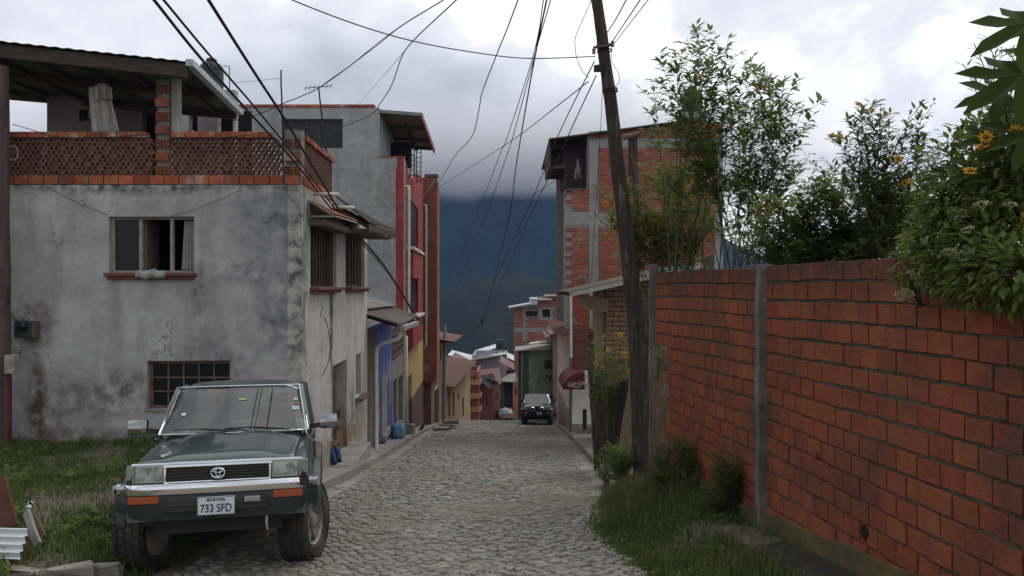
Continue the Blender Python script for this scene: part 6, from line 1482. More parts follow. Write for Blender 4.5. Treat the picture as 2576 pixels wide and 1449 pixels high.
m = MB(); m.box(0.235, 0.37, -0.90, -0.85, 0.705, 0.752); m.build('fog_lamp', M['lamp'], CAR, local=True, bevel=0.006)
# wipers, stickers, papers on the dashboard, tow hook
for x0, x1 in ((0.04, -0.60), (0.56, -0.10)):
    m = MB(); a, b = Vector((x0, 0.505, 1.252)), Vector((x1, 0.555, 1.285)); mid = a.lerp(b, 0.55) + Vector((0, -0.015, 0.012))
    m.tube([a, mid], 0.009, 6); m.tube([a.lerp(b, 0.08) + Vector((0, 0.0, 0.012)), mid + Vector((0, -.002, 0.006)), b], [0.005, 0.009, 0.005], 6); m.build('wiper', M['plastic'], CAR, local=True)
def on_glass(u, v, du, dv, material, name, tri=False):
    f = lambda uu, vv: Vector((lerp(-1, 1, uu) * (lerp(0.79, 0.70, vv) - 0.045), lerp(0.50, 1.14, vv) + 0.10 * lerp(-1, 1, uu) ** 2, lerp(1.245, 1.715, vv))) + Vector((0, -0.006, 0.005))
    q = [f(u - du, v - dv), f(u + du, v - dv), f(u + du, v + dv), f(u - du, v + dv)] if not tri else [f(u - du, v - dv), f(u + du, v - dv), f(u, v + dv)]
    m = MB(); m.prism(q, (0, 0.003, 0)); m.build(name, material, CAR, local=True)
M['paper'] = mat('paper', (0.55, 0.55, 0.53), (0.48, 0.48, 0.46), 5, 0.8, 0)
on_glass(0.945, 0.68, 0.020, 0.035, M['paper'], 'sticker', True); on_glass(0.945, 0.575, 0.020, 0.035, mat('red_sticker', (0.35, 0.03, 0.04), None, 4, 0.6, 0), 'sticker', True); on_glass(0.935, 0.47, 0.026, 0.045, mat('pale_blue_sticker', (0.35, 0.48, 0.52), None, 4, 0.6, 0), 'sticker')
on_glass(0.115, 0.40, 0.016, 0.028, M['paper'], 'sticker'); on_glass(0.53, 0.70, 0.028, 0.016, mat('yellow_sticker', (0.42, 0.42, 0.10), None, 4, 0.6, 0), 'sticker')
for x, y, s in ((-0.55, 0.72, 0.10), (-0.5, 0.66, 0.08), (0.2, 0.70, 0.13), (0.52, 0.68, 0.09)):
    m = MB(); m.box(x - s, x + s, y - 0.05, y + 0.06, 1.2255, 1.237); m.build('paper', M['paper'], CAR, local=True)
m = MB(); m.tube([(0.42, -0.80, 0.56), (0.42, -0.82, 0.50), (0.43, -0.82, 0.44)], 0.012, 6); m.build('tow_hook', M['rim'], CAR, local=True)

# jeep parked farther down on the right
JP = thing('parked_jeep', 'dark grey jeep with bull bar lamps parked before the green house', 'car', (1.42, 45.9, gz(45.9)))
JP.rotation_euler = (-math.atan(0.125), 0, R(-2))
M['dark_grey_paint'] = car_paint('dark_grey_metallic', (0.055, 0.058, 0.064), (0.10, 0.105, 0.11), 0.3)
suv(JP, M['dark_grey_paint'], near=False)
for x, y, sd in ((-0.725, 0, -1), (0.725, 0, 1), (-0.725, 2.62, -1), (0.725, 2.62, 1)): wheel(JP, x, y, 0, side=sd, blocks=18)
m = MB()
for s in (-1, 1): m.tube([(s * 0.42, -0.80, 0.62), (s * 0.42, -0.93, 0.70), (s * 0.42, -0.93, 0.95), (s * 0.36, -0.90, 1.06), (0, -0.89, 1.07)], 0.03, 8)
m.tube([(-0.42, -0.93, 0.78), (0.42, -0.93, 0.78)], 0.02, 8); m.tube([(-0.45, -0.92, 0.56), (0.45, -0.92, 0.56)], 0.025, 8); m.build('bull_bar', M['grey_cladding'], JP, local=True, smooth=True)
for s in (-1, 1):
    m = MB(); m.lathe([(0.02, -0.90), (0.12, -0.92), (0.125, -0.98), (0.11, -1.0), (0.01, -1.005)], 20, (s * 0.26, 0, 0.92), 'y'); sl = m.build('spot_lamp', M['chrome'], JP, local=True, smooth=True, sharp=40)
    m = MB(); m.lathe([(0.10, -1.0055), (0.08, -1.010), (0.01, -1.013)], 20, (s * 0.26, 0, 0.92), 'y'); m.build('lens', M['glass'], sl, local=True)
    m = MB(); m.box(s * 0.62 - .06, s * 0.62 + .06, -0.90, -0.86, 0.68, 0.74); m.build('fog_lamp', mat('yellow_lens', (0.45, 0.36, 0.04), None, 3, 0.3, 0), JP, local=True)
m = MB(); m.box(-0.02, 0.28, -0.955, -0.945, 0.63, 0.76); m.build('licence_plate', mat('lilac_plate', (0.42, 0.38, 0.55), None, 3, 0.5, 0), JP, local=True)
for s in (-1, 1):
    m = MB(); m.tube([(s * 0.55, 1.3, 1.80), (s * 0.55, 1.35, 1.86), (s * 0.55, 3.2, 1.86), (s * 0.55, 3.25, 1.78)], 0.018, 6); m.build('roof_rail', M['plastic'], JP, local=True)

# loaded car beyond the brow
LC = thing('loaded_pickup', 'distant dark red pickup heaped with a blue and white load', 'pickup', (PX(1273, 88), 88, gz(88)))
LC.rotation_euler = (math.atan(0.16) * -1, 0, R(4))
m = MB(); rows = []
for y, zt, w_ in ((0, 0.75, 0.78), (0.08, 0.95, 0.83), (1.0, 1.0, 0.85), (1.1, 1.02, 0.85), (3.9, 1.0, 0.84), (4.2, 0.9, 0.82)):
    rows.append([(-w_, y, 0.45), (-w_ * 1.02, y, 0.7), (-w_, y, zt - .06), (-w_ * .92, y, zt), (w_ * .92, y, zt), (w_, y, zt - .06), (w_ * 1.02, y, 0.7), (w_, y, 0.45)])
m.rings(rows); m.build('body', car_paint('dark_red_paint', (0.06, 0.014, 0.018), (0.09, 0.02, 0.025)), LC, local=True, smooth=True, sharp=35)
m = MB(); rows = []
for z, a, b, w_ in ((1.0, 2.3, 4.1, 0.74), (1.45, 2.6, 4.0, 0.66), (1.5, 2.75, 3.9, 0.6)): rows.append([(-w_, a, z), (w_, a, z), (w_, b, z), (-w_, b, z)])
m.rings(rows); m.build('cab', M['car_glass'], LC, local=True)
for i, (x, y, z, sx, sz, cn) in enumerate(((-0.35, 0.5, 1.12, 0.42, 0.26, (0.16, 0.30, 0.48)), (0.25, 0.6, 1.15, 0.46, 0.30, (0.50, 0.48, 0.46)), (-0.05, 1.1, 1.32, 0.48, 0.30, (0.55, 0.53, 0.5)), (0.45, 1.0, 1.32, 0.36, 0.26, (0.42, 0.09, 0.05)), (-0.45, 1.2, 1.25, 0.35, 0.3, (0.33, 0.42, 0.55)))):
    m = MB(); rr = random.Random(i); m.lathe([(0.02, -sz), (sx * .8, -sz * .8), (sx * rr.uniform(.9, 1.1), -sz * .2), (sx * rr.uniform(.8, 1), sz * .3), (sx * .5, sz * .8), (0.02, sz)], 10, (x, y, z)); m.v = [(a + rr.uniform(-.05, .05), b + rr.uniform(-.05, .05), c + rr.uniform(-.05, .05)) for a, b, c in m.v]
    o = m.build('bundle', mat('load_cloth', cn, None, 4, 0.9, 0.1), LC, local=True, smooth=True)
m = MB(); m.hexa([(-0.84, 0.0, 0.96), (0.84, 0, 0.96), (0.84, 0.9, 0.98), (-0.84, 0.9, 0.98), (-0.82, 0.02, 1.03), (0.82, 0.02, 1.01), (0.8, 0.9, 1.05), (-0.8, 0.9, 1.05)]); m.build('tarpaulin', M['paper'], LC, local=True, bevel=0.02)
for x, y in ((-0.72, 0.9), (0.72, 0.9), (-0.72, 3.5), (0.72, 3.5)):
    m = MB(); m.lathe([(0.15, -.1), (0.31, -.1), (0.33, -.06), (0.33, .06), (0.31, .1), (0.15, .1)], 20, (x, y, 0.33), 'x'); m.build('wheel', M['rubber'], LC, local=True)
# ------------------------------------------------------------------ poles, cables, aerials
t = NT('pole_bark'); v = t.mapped((7, 7, 0.7)); c = t.mix(t.ramp(t.noise(3, 7, 0.7, v), [(0.35, 0), (0.65, 1)]), (0.080, 0.060, 0.050), (0.032, 0.026, 0.023))
c = t.mix(t.ramp(t.noise(2.2, 7, 0.7, t.mapped((5, 5, 0.8), (3, 1, 0))), [(0.55, 0), (0.68, 0.8)]), c, (0.165, 0.15, 0.132)); t.bump(t.noise(4, 7, 0.7, v), 1.0, 0.03); M['pole'] = t.done(c, 0.95, spec=0.15)
def pole(name, label, pts, rads, cat='pole', material=None, n=16, seed=1):
    root = thing(name, label, cat, tuple(pts[0])); r = random.Random(seed); P_, R_ = [], []
    for i in range(len(pts) - 1):
        for k in range(8): f = k / 8; P_.append(Vector(pts[i]).lerp(Vector(pts[i + 1]), f) + Vector((r.uniform(-.008, .008), r.uniform(-.008, .008), 0))); R_.append(lerp(rads[i], rads[i + 1], f) * r.uniform(0.97, 1.03))
    P_.append(Vector(pts[-1])); R_.append(rads[-1])
    m = MB(); m.tube(P_, R_, n); m.build('shaft', material or M['pole'], root, smooth=True, sharp=60); return root
DP = 12.6
BP = pole('utility_pole', 'big leaning wooden utility pole in front of the brick wall', [P(1622, 1260, DP), P(1600, 800, DP), P(1535, 250, DP), P(1502, 0, DP), P(1478, -170, DP)], [0.155, 0.135, 0.10, 0.085, 0.078])
for (px, py, ww) in ((1518, 115, 0.11), (1521, 128, 0.112), (1534, 225, 0.115), (1535, 231, 0.113)):
    m = MB(); c_ = P(px, py, DP); m.tube([c_ + Vector((ww * math.cos(a), ww * math.sin(a), 0.01 * math.cos(a))) for a in np.linspace(0, 2 * math.pi, 15)], 0.012, 5, False); m.build('wire_band', M['wire'], BP)
m = MB(); m.bar(P(1492, 120, DP - .12), P(1542, 112, DP - .12), 0.05, 0.03); m.build('crossarm', M['tin'], BP)
for px, py in ((1494, 128), (1505, 170), (1541, 110)):
    m = MB(); m.lathe([(0.012, -.05), (0.03, -.04), (0.022, -.01), (0.034, .01), (0.02, .04), (0.01, .05)], 10, tuple(P(px, py, DP - .13))); m.build('insulator', M['frame_pale'], BP, smooth=True)
m = MB(); m.box(*(P(1500, 0, DP).x - .05, P(1500, 0, DP).x + .05), DP - .2, DP - .1, PZ(186, DP), PZ(172, DP)); m.build('junction_box', M['wire'], BP)
B2 = pole('utility_pole', 'shorter brown wooden pole behind the big leaning pole', [P(1598, 1100, 17.5), P(1592, 345, 17.5)], [0.13, 0.10], seed=4)
m = MB(); c_ = P(1590, 340, 17.4); m.tube([c_ + Vector((-.2, 0, -.05)), c_ + Vector((.16, 0, .03))], 0.06, 10); m.build('cap_beam', M['wood_old'], B2)
pole('concrete_pole', 'slim concrete street pole by the tan house on the left', [P(1117, 1056, 49), P(1119, 818, 49)], [0.15, 0.09], material=M['concrete'], seed=6)
o = MB(); o.bar(P(1104, 862, 48.9), P(1124, 866, 48.9), 0.1, 0.1); tag(o.build('crossarm', M['frame_pale']), 'pale crossarm fixed near the slim concrete pole top', 'crossarm')
pole('wooden_post', 'stout weathered wooden post at the left picture edge', [P(2, 1180, 12.45), P(-2, 168, 12.45)], [0.155, 0.13], 'post', mat('purple_brown_post', (0.125, 0.085, 0.08), (0.075, 0.052, 0.05), 3, 0.9, 0.6, 0.01, 30, stretch=(5, 5, 0.6)), seed=9)
pole('terrace_mast', 'thin black mast rising from the terrace corner', [P(714, 462, 12.68), P(707, 176, 12.68)], [0.016, 0.012], 'mast', M['wire'], 8, 3)
AN = pole('tv_aerial', 'thin television aerial on a mast above the terrace', [P(822, 400, 15.2), P(802, 222, 15.2)], [0.022, 0.014], 'aerial', M['wire'], 8, 5)
c_ = P(801, 219, 15.2); ax_ = Vector((1.0, 0.5, 0.22)).normalized()
m = MB(); m.tube([c_ - ax_ * 0.26, c_ + ax_ * 0.26], 0.008, 5); m.build('boom', M['tin'], AN)
for k in range(7):
    q = c_ + ax_ * (-0.24 + k * 0.08); m = MB(); m.tube([q + Vector((-.06, .18, 0.0)), q + Vector((.06, -.18, 0.0))], 0.005, 5); m.build('element', M['tin'], AN)
TB = thing('water_tank', 'black water tank on a stand behind the terrace roof', 'water tank', tuple(P(532, 240, 33)))
c_ = P(532, 228, 33); tank(TB, c_, 0.46, 1.15)
m = MB(); m.tube([c_ + Vector((.5, 0, 1.0)), c_ + Vector((.72, 0, 1.0)), c_ + Vector((.76, 0, -1.0))], 0.02, 6); m.build('pipe', M['tin'], TB)
m = MB(); m.box(c_.x - .55, c_.x + .55, 32.5, 33.6, c_.z - .12, c_.z - .002); m.box(c_.x - .45, c_.x + .45, 32.6, 33.5, 7.0, c_.z - .121); m.build('stand', M['cement'], TB)

def cable(label, pts, d0, d1, rad=0.006, group='overhead cables'):
    """overhead cable through picture points; depth runs as on a straight span from d0 to d1"""
    L = [0]
    for (a, b), (c, d) in zip(pts, pts[1:]): L.append(L[-1] + math.hypot(c - a, d - b))
    W = [P(x, y, 1 / lerp(1 / d0, 1 / d1, l / L[-1])) for (x, y), l in zip(pts, L)]
    out = []
    for i in range(len(W) - 1):
        p0, p1, p2, p3 = W[max(i - 1, 0)], W[i], W[i + 1], W[min(i + 2, len(W) - 1)]
        for k in range(6):
            t = k / 6; out.append(0.5 * ((2 * p1) + (p2 - p0) * t + (2 * p0 - 5 * p1 + 4 * p2 - p3) * t * t + (3 * p1 - p0 - 3 * p2 + p3) * t ** 3))
    out.append(W[-1]); m = MB(); m.tube(out, rad, 5)
    return tag(m.build('cable', M['wire'], smooth=True), label, 'cable', group)
cable('leftmost thick cable crossing from the top left to the red house', [(350, -45), (388, 0), (500, 140), (620, 275), (745, 412), (850, 545), (980, 692), (1046, 800)], 7, 31, 0.016)
cable('thick cable just right of the leftmost crossing cable', [(372, -45), (412, 0), (520, 130), (640, 268), (760, 415), (855, 540), (982, 690), (1046, 799)], 7, 31, 0.013)
cable('third thick cable crossing the terrace corner from the top left', [(495, -50), (525, 0), (640, 182), (720, 305), (785, 415), (880, 568), (965, 665), (1040, 782), (1085, 842)], 7, 38, 0.017)
cable('slack cable sagging from the top left to the leaning pole', [(690, -25), (735, 0), (900, 63), (1050, 106), (1200, 133), (1330, 147), (1497, 142)], 9, 12.5, 0.008)
cable('cable curving from the top down past the television aerial', [(1170, -40), (1115, 0), (1010, 65), (935, 124), (815, 213), (756, 243), (712, 260), (645, 289), (549, 313)], 10, 15.6, 0.008)
cable('thin cable running beside the one past the aerial', [(1010, 65), (960, 100), (880, 165), (815, 210)], 11.2, 14.6, 0.004)
cable('cable dropping from the top to the concrete building corner', [(1175, -30), (1148, 0), (1042, 100), (1010, 145), (985, 215), (955, 262), (930, 290), (850, 326), (775, 372)], 11, 30, 0.010)
cable('thin branch wire splitting off above the concrete building', [(1035, 108), (970, 185), (900, 265)], 14, 30, 0.005)
cable('cable swinging from the top down to the brick tower', [(1312, -25), (1303, 0), (1276, 72), (1248, 141), (1213, 232), (1206, 268), (1188, 342), (1145, 392), (1098, 470), (1060, 520)], 12, 41, 0.011)
cable('first of the thin cables dropping far into the valley', [(1374, -30), (1367, 0), (1342, 138), (1276, 345), (1257, 390), (1224, 478), (1189, 562), (1160, 637), (1106, 742)], 12, 60, 0.009)
cable('second thin cable dropping far into the valley', [(1392, -30), (1385, 0), (1345, 140), (1290, 345), (1272, 400), (1230, 520), (1190, 620), (1150, 720), (1118, 790)], 12, 60, 0.009)
cable('black twisted cable dropping steeply to the far splice', [(1382, -30), (1375, 0), (1335, 200), (1298, 420), (1282, 540), (1258, 640), (1228, 770), (1213, 800)], 12, 62, 0.014)
cable('upper of two taut cables from the leaning pole to the splice', [(1495, 155), (1400, 350), (1335, 510), (1245, 706), (1214, 800), (1180, 850)], 12.5, 66, 0.010)
cable('lower of two taut cables from the leaning pole to the splice', [(1500, 190), (1440, 318), (1385, 440), (1322, 568), (1228, 785), (1190, 845)], 12.5, 66, 0.010)
cable('wire stretched from the leaning pole to the brick tower top', [(1480, 205), (1400, 268), (1300, 345), (1200, 410), (1103, 472)], 12.5, 42, 0.009)
cable('faint wire behind the valley cables by the brick balcony', [(1415, 443), (1350, 485), (1280, 530)], 30, 60, 0.010)
cable('cable leaving the pole for the upper right, leftmost', [(1525, 85), (1548, 50), (1575, 0), (1595, -40)], 12.5, 9, 0.008)
cable('cable leaving the pole for the upper right, middle', [(1535, 112), (1570, 60), (1610, 0), (1636, -40)], 12.5, 9, 0.008)
cable('cable leaving the pole for the upper right, rightmost', [(1543, 112), (1585, 58), (1630, 0), (1662, -40)], 12.5, 9, 0.006)
cable('loose loop of wire hanging left of the leaning pole', [(1492, -30), (1487, 0), (1466, 50), (1448, 92), (1447, 120), (1452, 150), (1466, 180), (1482, 196)], 12.4, 12.4, 0.005)
cable('loop of wire hanging right of the leaning pole', [(1538, 115), (1540, 155), (1556, 185), (1558, 205), (1546, 218), (1535, 224)], 12.45, 12.45, 0.004)
cable('thin stay wire dropping from the pole to the tin roof', [(1515, 235), (1511, 320), (1502, 470), (1492, 620), (1488, 700)], 12.5, 19.8, 0.005)
cable('grey cable sagging along the terrace lattice', [(30, 312), (75, 325), (150, 345), (260, 346), (370, 338)], 12.55, 12.7, 0.006)
cable('grey cable sagging in front of the brick pillar', [(415, 346), (470, 352), (540, 348), (640, 338)], 12.65, 12.68, 0.006)
cable('thin cable slung left of the upper window', [(110, 465), (170, 498), (230, 525), (272, 541)], 12.74, 12.74, 0.005)
cable('thin cable slung right of the upper window', [(430, 544), (480, 530), (545, 505), (600, 480)], 12.74, 12.74, 0.005)
cable('thin wire from the terrace mast towards the tank', [(707, 196), (650, 203), (590, 208)], 12.7, 20, 0.004)
cable('cable entering the wooden eave from the brick tower', [(925, 520), (985, 517), (1040, 500), (1068, 478)], 18, 41, 0.007)
cable('cable looping from the wooden eave to the tower wall', [(990, 550), (1030, 525), (1075, 480), (1100, 445)], 18.4, 42, 0.008)
for (px, d, lab) in ((1213.5, 63, 'black cable splice hanging above the valley'),):
    m = MB(); m.lathe([(0.03, -.35), (0.12, -.25), (0.12, .2), (0.04, .35)], 10, tuple(P(px, 806, d))); tag(m.build('cable_splice', M['wire'], smooth=True), lab, 'splice')
# meter boxes and pipe on the house front
MBX = thing('meter_box', 'dark green meter box on the grey house front', 'meter box', tuple(P(56, 850, 12.7)))
m = MB(); a, b = P(35, 850, 12.62), P(80, 808, 12.62); m.box(a.x, b.x, 12.62, 12.79, a.z, b.z); m.build('case', mat('green_box', (0.035, 0.055, 0.045), (0.025, 0.04, 0.033), 4, 0.7, 0.1), MBX, bevel=0.01)
m = MB(); m.lathe([(0.07, -.001), (0.07, -.05), (0.055, -.065), (0.01, -.07)], 16, (P(59, 820, 12.62).x, 12.62, P(59, 820, 12.62).z), 'y'); m.build('dial', M['glass'], MBX, smooth=True)
m = MB(); a, b = P(80, 850, 12.62), P(84, 808, 12.62); m.box(a.x + .002, b.x, 12.63, 12.79, a.z, b.z); m.build('side_board', M['wood_old'], MBX)
m = MB(); a, b = P(15, 940, 12.2), P(41, 893, 12.2); m.box(a.x, b.x, 12.15, 12.30, a.z, b.z); o = m.build('switch_box', M['frame_pale'], bevel=0.012); tag(o, 'small pale switch box on the left wooden post', 'switch box')
m = MB(); m.tube([P(17, 942, 12.22), P(17, 1130, 12.22)], 0.035, 8); tag(m.build('conduit', mat('red_brown_conduit', (0.15, 0.04, 0.035), None, 3, 0.7)), 'dark red conduit below the pale switch box', 'conduit')
cable('pale wire down the left post to the green meter box', [(20, 720), (22, 770), (35, 800), (48, 808)], 12.28, 12.6, 0.008)
m = MB(); q = [P(30 + 12 * math.cos(a) + 3, 385 + 18 * math.sin(a), 12.5) for a in np.linspace(0, 12.5, 40)]; m.tube(q, 0.008, 5); tag(m.build('wire_coil', M['frame_pale']), 'coil of pale wire hung beside the lattice terrace', 'wire coil')

# ------------------------------------------------------------------ boards and stump by the right pavement
SPT = thing('wooden_stump', 'thick broken wooden stump on the right pavement', 'stump', tuple(P(1516, 1165, 15.6)))
m = MB(); rows = []
for j in range(12):
    f = j / 11; c_ = P(lerp(1522, 1498, f), lerp(1190, 925, f), 15.6); rr = lerp(0.20, 0.165, f) * (1 + 0.04 * math.sin(j * 2))
    rows.append([c_ + Vector((rr * math.cos(a) * (1 + .08 * math.sin(3 * a + j * .2)), rr * math.sin(a), (0.16 * math.sin(2.3 * a) if j == 11 else 0))) for a in np.linspace(0, 2 * math.pi, 17)[:-1]])
m.rings(rows); m.build('trunk', M['pole'], SPT, smooth=True, sharp=50)
m = MB(); m.bar(P(1490, 1000, 15.4), P(1486, 835, 15.5), 0.10, 0.06); m.build('splinter', M['pole'], SPT)
def plank(label, a, b, w_, th=0.03, material=None, name='plank'):
    m = MB(); n = 6; r = random.Random(int(a[0])); rows = []
    A, B = P(*a), P(*b); up = (B - A).normalized(); sd = up.cross(Vector((0, 1, 0))).normalized(); out = sd.cross(up)
    for j in range(n + 1):
        c_ = A.lerp(B, j / n) + sd * r.uniform(-.006, .006); q = w_ / 2 * r.uniform(0.95, 1.03)
        rows.append([c_ - sd * q - out * th / 2, c_ + sd * q - out * th / 2, c_ + sd * q + out * th / 2, c_ - sd * q + out * th / 2])
    m.rings(rows); return tag(m.build(name, material or M['wood_old']), label, 'plank')
M['plank_pale'] = mat('tan_plank', (0.20, 0.145, 0.09), (0.13, 0.095, 0.065), 4, 0.85, 0.4, 0.006, 40, stretch=(5, 5, .6))
plank('pale tan plank leaning left of the big pole', (1560, 1185, 13.8), (1606, 930, 14.0), 0.22, material=M['plank_pale'])
plank('grey board leaning right of the big pole under the wall hole', (1700, 1220, 11.2), (1672, 938, 11.4), 0.17, 0.04)
plank('dark board leaning at the foot of the brick wall hole', (1665, 1230, 11.6), (1655, 960, 11.7), 0.2)
plank('narrow grey slat standing behind the big pole', (1600, 1200, 13.2), (1596, 800, 13.4), 0.10)
SF = thing('scrap_fence', 'dark rusty sheet fence between stump and big pole', 'fence', (2.0, 15.2, -3.4))
for i, (x0, x1, yt) in enumerate(((1530, 1556, 965), (1554, 1580, 955), (1578, 1606, 968), (1604, 1640, 960))):
    d = 15.2 - i * 0.4; a, b, c_, e = P(x0, 1175, d), P(x1, 1180, d - .2), P(x1, yt, d - .2), P(x0, yt + 8, d)
    corrugated(a, b, c_, e, 4, 0.02).build('sheet', mat('dark_rust_sheet', (0.055, 0.042, 0.045), (0.035, 0.028, 0.028), 3, 0.8, 0.2), SF)
plank('heavy lintel board across the gap in the brick wall', (1650, 884, 11.65), (1708, 898, 11.0), 0.10, 0.12)

# ------------------------------------------------------------------ things lying about
sk = thing('blue_sack', 'knotted blue plastic sack on the left pavement', 'sack', (PX(1001, 25.5), 25.5, gz(25.5) + 0.15))
m = MB(); r = random.Random(3); prof = [(0.05, 0), (0.20, 0.02), (0.24, 0.15), (0.235, 0.35), (0.21, 0.46), (0.12, 0.50), (0.02, 0.49)]
m.lathe(prof, 20, (sk.location.x, sk.location.y, sk.location.z)); m.v = [(a + r.uniform(-.04, .04), b + r.uniform(-.04, .04), c + r.uniform(-.025, .025)) for a, b, c in m.v]
m.build('bag', mat('blue_plastic', (0.10, 0.20, 0.33), (0.20, 0.31, 0.42), 14, 0.35, 0.6, 0.02, 30, stretch=(1, 1, .5)), sk, smooth=True)
m = MB(); m.tube([(sk.location.x - .1, 25.42, sk.location.z + .47), (sk.location.x, 25.4, sk.location.z + .60), (sk.location.x + .1, 25.45, sk.location.z + .48)], 0.02, 6); m.build('knot', mat('blue_knot', (0.14, 0.24, 0.36), None, 4, 0.4), sk, smooth=True)
def rock(name, label, cat, px, d, sx, sy, sz, material, seed, z=None, group=None, rot=0):
    r = random.Random(seed); me = bmesh.new(); bmesh.ops.create_cube(me, size=1); bmesh.ops.bevel(me, geom=list(me.edges), offset=0.08, segments=2, affect='EDGES')
    for v in me.verts: v.co = Vector((v.co.x * sx, v.co.y * sy, v.co.z * sz)) + Vector((r.uniform(-1, 1), r.uniform(-1, 1), r.uniform(-1, 1))) * 0.02
    q = bpy.data.meshes.new(name); me.to_mesh(q); me.free(); q.materials.append(material); o = bpy.data.objects.new(name, q); COL.objects.link(o)
    o.location = (PX(px, d), d, (gz(d) if z is None else z) + sz / 2); o.rotation_euler = (-.1, 0, rot); return tag(o, label, cat, group)
rock('concrete_block', 'grey concrete block beside the blue sack', 'block', 1028, 29.0, 0.42, 0.5, 0.36, M['concrete'], 1, gz(29) + 0.15)
rock('stone_slab', 'flat slab lying across the left kerb, nearer', 'slab', 1112, 37, 0.75, 0.6, 0.13, M['kerb'], 2, gz(37) + 0.05, rot=0.3)
rock('stone_slab', 'flat slab lying across the left kerb, farther', 'slab', 1128, 40, 0.8, 0.6, 0.12, M['kerb'], 3, gz(40) + 0.1, rot=-0.2)
rock('stone_slab', 'broken slab on edge where the left kerb ends', 'slab', 1134, 46, 0.9, 0.4, 0.25, M['kerb'], 4, gz(46) + 0.05, rot=0.1)
bd = thing('black_bird', 'small black bird standing on the left kerb', 'bird', (PX(1061, 29.5), 29.5, gz(29.5) + 0.17))
c_ = Vector(bd.location); m = MB(); m.tube([c_ + Vector((-.14, 0, .10)), c_ + Vector((-.06, 0, .14)), c_ + Vector((0, 0, .20)), c_ + Vector((.06, 0, .27)), c_ + Vector((.075, 0, .33)), c_ + Vector((.10, 0, .345)), c_ + Vector((.135, 0, .34))], [.012, .035, .06, .05, .036, .03, .005], 10); m.build('body', M['wire'], bd, smooth=True)
for s in (-1, 1): m = MB(); m.tube([c_ + Vector((0, s * .03, .15)), c_ + Vector((.01, s * .03, .07)), c_ + Vector((0, s * .03, 0))], 0.008, 5); m.build('leg', M['wire'], bd)
# rubbish on the grassy lot
zs = ground_z(-4.3, 7.2)
sh_ = corrugated(P(-40, 1405, 7.0), P(-30, 1328, 7.3), P(72, 1330, 7.2), P(48, 1408, 6.9), 4, 0.018); o = sh_.build('zinc_sheet', M['tin_bright']); tag(o, 'bright corrugated zinc sheet lying in the grass at the left edge', 'sheet')
plank('short grey board leaning in the grass by the zinc sheet', (96, 1372, 7.3), (66, 1288, 7.6), 0.07, 0.03, M['concrete'])
plank('thin brown stick lying in the grass by the car', (112, 1350, 7.6), (88, 1296, 7.8), 0.035, 0.02)
plank('broad rusty brown board leaning at the left edge', (28, 1330, 7.7), (-6, 1205, 7.9), 0.16, 0.03, mat('rust_brown', (0.12, 0.05, 0.032), (0.075, 0.035, 0.026), 4, 0.9, 0.4))
m = MB(); r = random.Random(5); pts = [P(74 + r.uniform(-14, 14), 1266 + r.uniform(-14, 14), 7.9 + r.uniform(-.05, .05)) for _ in range(12)]
m.add(pts, [(i, (i + 1) % 12, (i + 4) % 12) for i in range(12)]); o = m.build('foil_wrapper', M['chrome']); tag(o, 'crumpled silver foil wrapper in the grass', 'wrapper')
for i, (px, py, d, sx, rt, lab) in enumerate(((175, 1440, 6.95, 0.55, 0.5, 'broken kerb stone lying left of the car front wheel'), (268, 1438, 7.1, 0.35, 0.2, 'small broken kerb stone against the car front wheel'), (60, 1448, 6.8, 0.5, -0.2, 'broken kerb stone at the bottom left corner'))):
    rock('kerb_fragment', lab, 'stone', px, d, sx * .75, 0.14, 0.10, M['kerb'], 10 + i, PZ(py, d) - 0.05, rot=rt)
# washing on the terrace
CT = thing('hanging_cloth', 'grey white cloth hanging on the terrace line', 'cloth', tuple(P(262, 330, 13.4)))
def drape(px0, px1, py0, py1, d, lean, seed, mat_):
    m = MB(); r = random.Random(seed); n = 20; rows = []
    for j in range(12):
        f = j / 11; row = []
        for i in range(n + 1):
            k = i / n; px = lerp(px0, px1, k) + lean * f * lerp(0.35, 1, k); py = lerp(py0 + 5 * math.sin(k * 6 + seed), py1, f)
            row.append(P(px, py, d + 0.05 * math.sin(k * 15 + seed + f) * (0.3 + f) + 0.02 * math.sin(k * 31)))
        rows.append(row)
    m.rings(rows, cap=False, closed=False); return thick(m.build('cloth', mat_, CT, smooth=True), 0.004)
M['sheet_cloth'] = mat('dingy_cloth', (0.52, 0.50, 0.48), (0.42, 0.40, 0.385), 6, 0.95, 0.25, 0.004, 60)
drape(222, 272, 214, 334, 13.4, 28, 1, M['sheet_cloth']); drape(240, 280, 214, 250, 13.3, 4, 2, M['sheet_cloth'])
m = MB(); m.tube([P(150, 218, 13.4), P(222, 216, 13.4), P(280, 222, 13.4), P(395, 216, 13.4)], 0.004, 5); m.build('line', M['wire'], CT)
# ------------------------------------------------------------------ plants
def leaf_mat(name, a, b, trans=0.35, var=0.25):
    t = NT(name); gi = t.n.new('ShaderNodeNewGeometry').outputs['Random Per Island']
    c = t.mix(gi, a, b); c = t.mix(t.ramp(t.noise(6, 3, 0.6), [(0.35, 0), (0.7, 0.5)]), c, tuple(x * 0.6 for x in a))
    tl = t.n.new('ShaderNodeBsdfTranslucent'); t.link(c, tl.inputs['Color']); mx = t.n.new('ShaderNodeMixShader'); mx.inputs[0].default_value = trans
    t.done(c, 0.6, spec=0.15); t.link(t.b.outputs[0], mx.inputs[1]); t.link(tl.outputs[0], mx.inputs[2]); t.link(mx.outputs[0], t.n['Material Output'].inputs['Surface'])
    return t.m
M['leaf_green'] = leaf_mat('shrub_leaf', (0.13, 0.20, 0.052), (0.195, 0.24, 0.075), 0.55)
M['leaf_dark'] = leaf_mat('dark_leaf', (0.095, 0.145, 0.04), (0.15, 0.175, 0.052), 0.55)
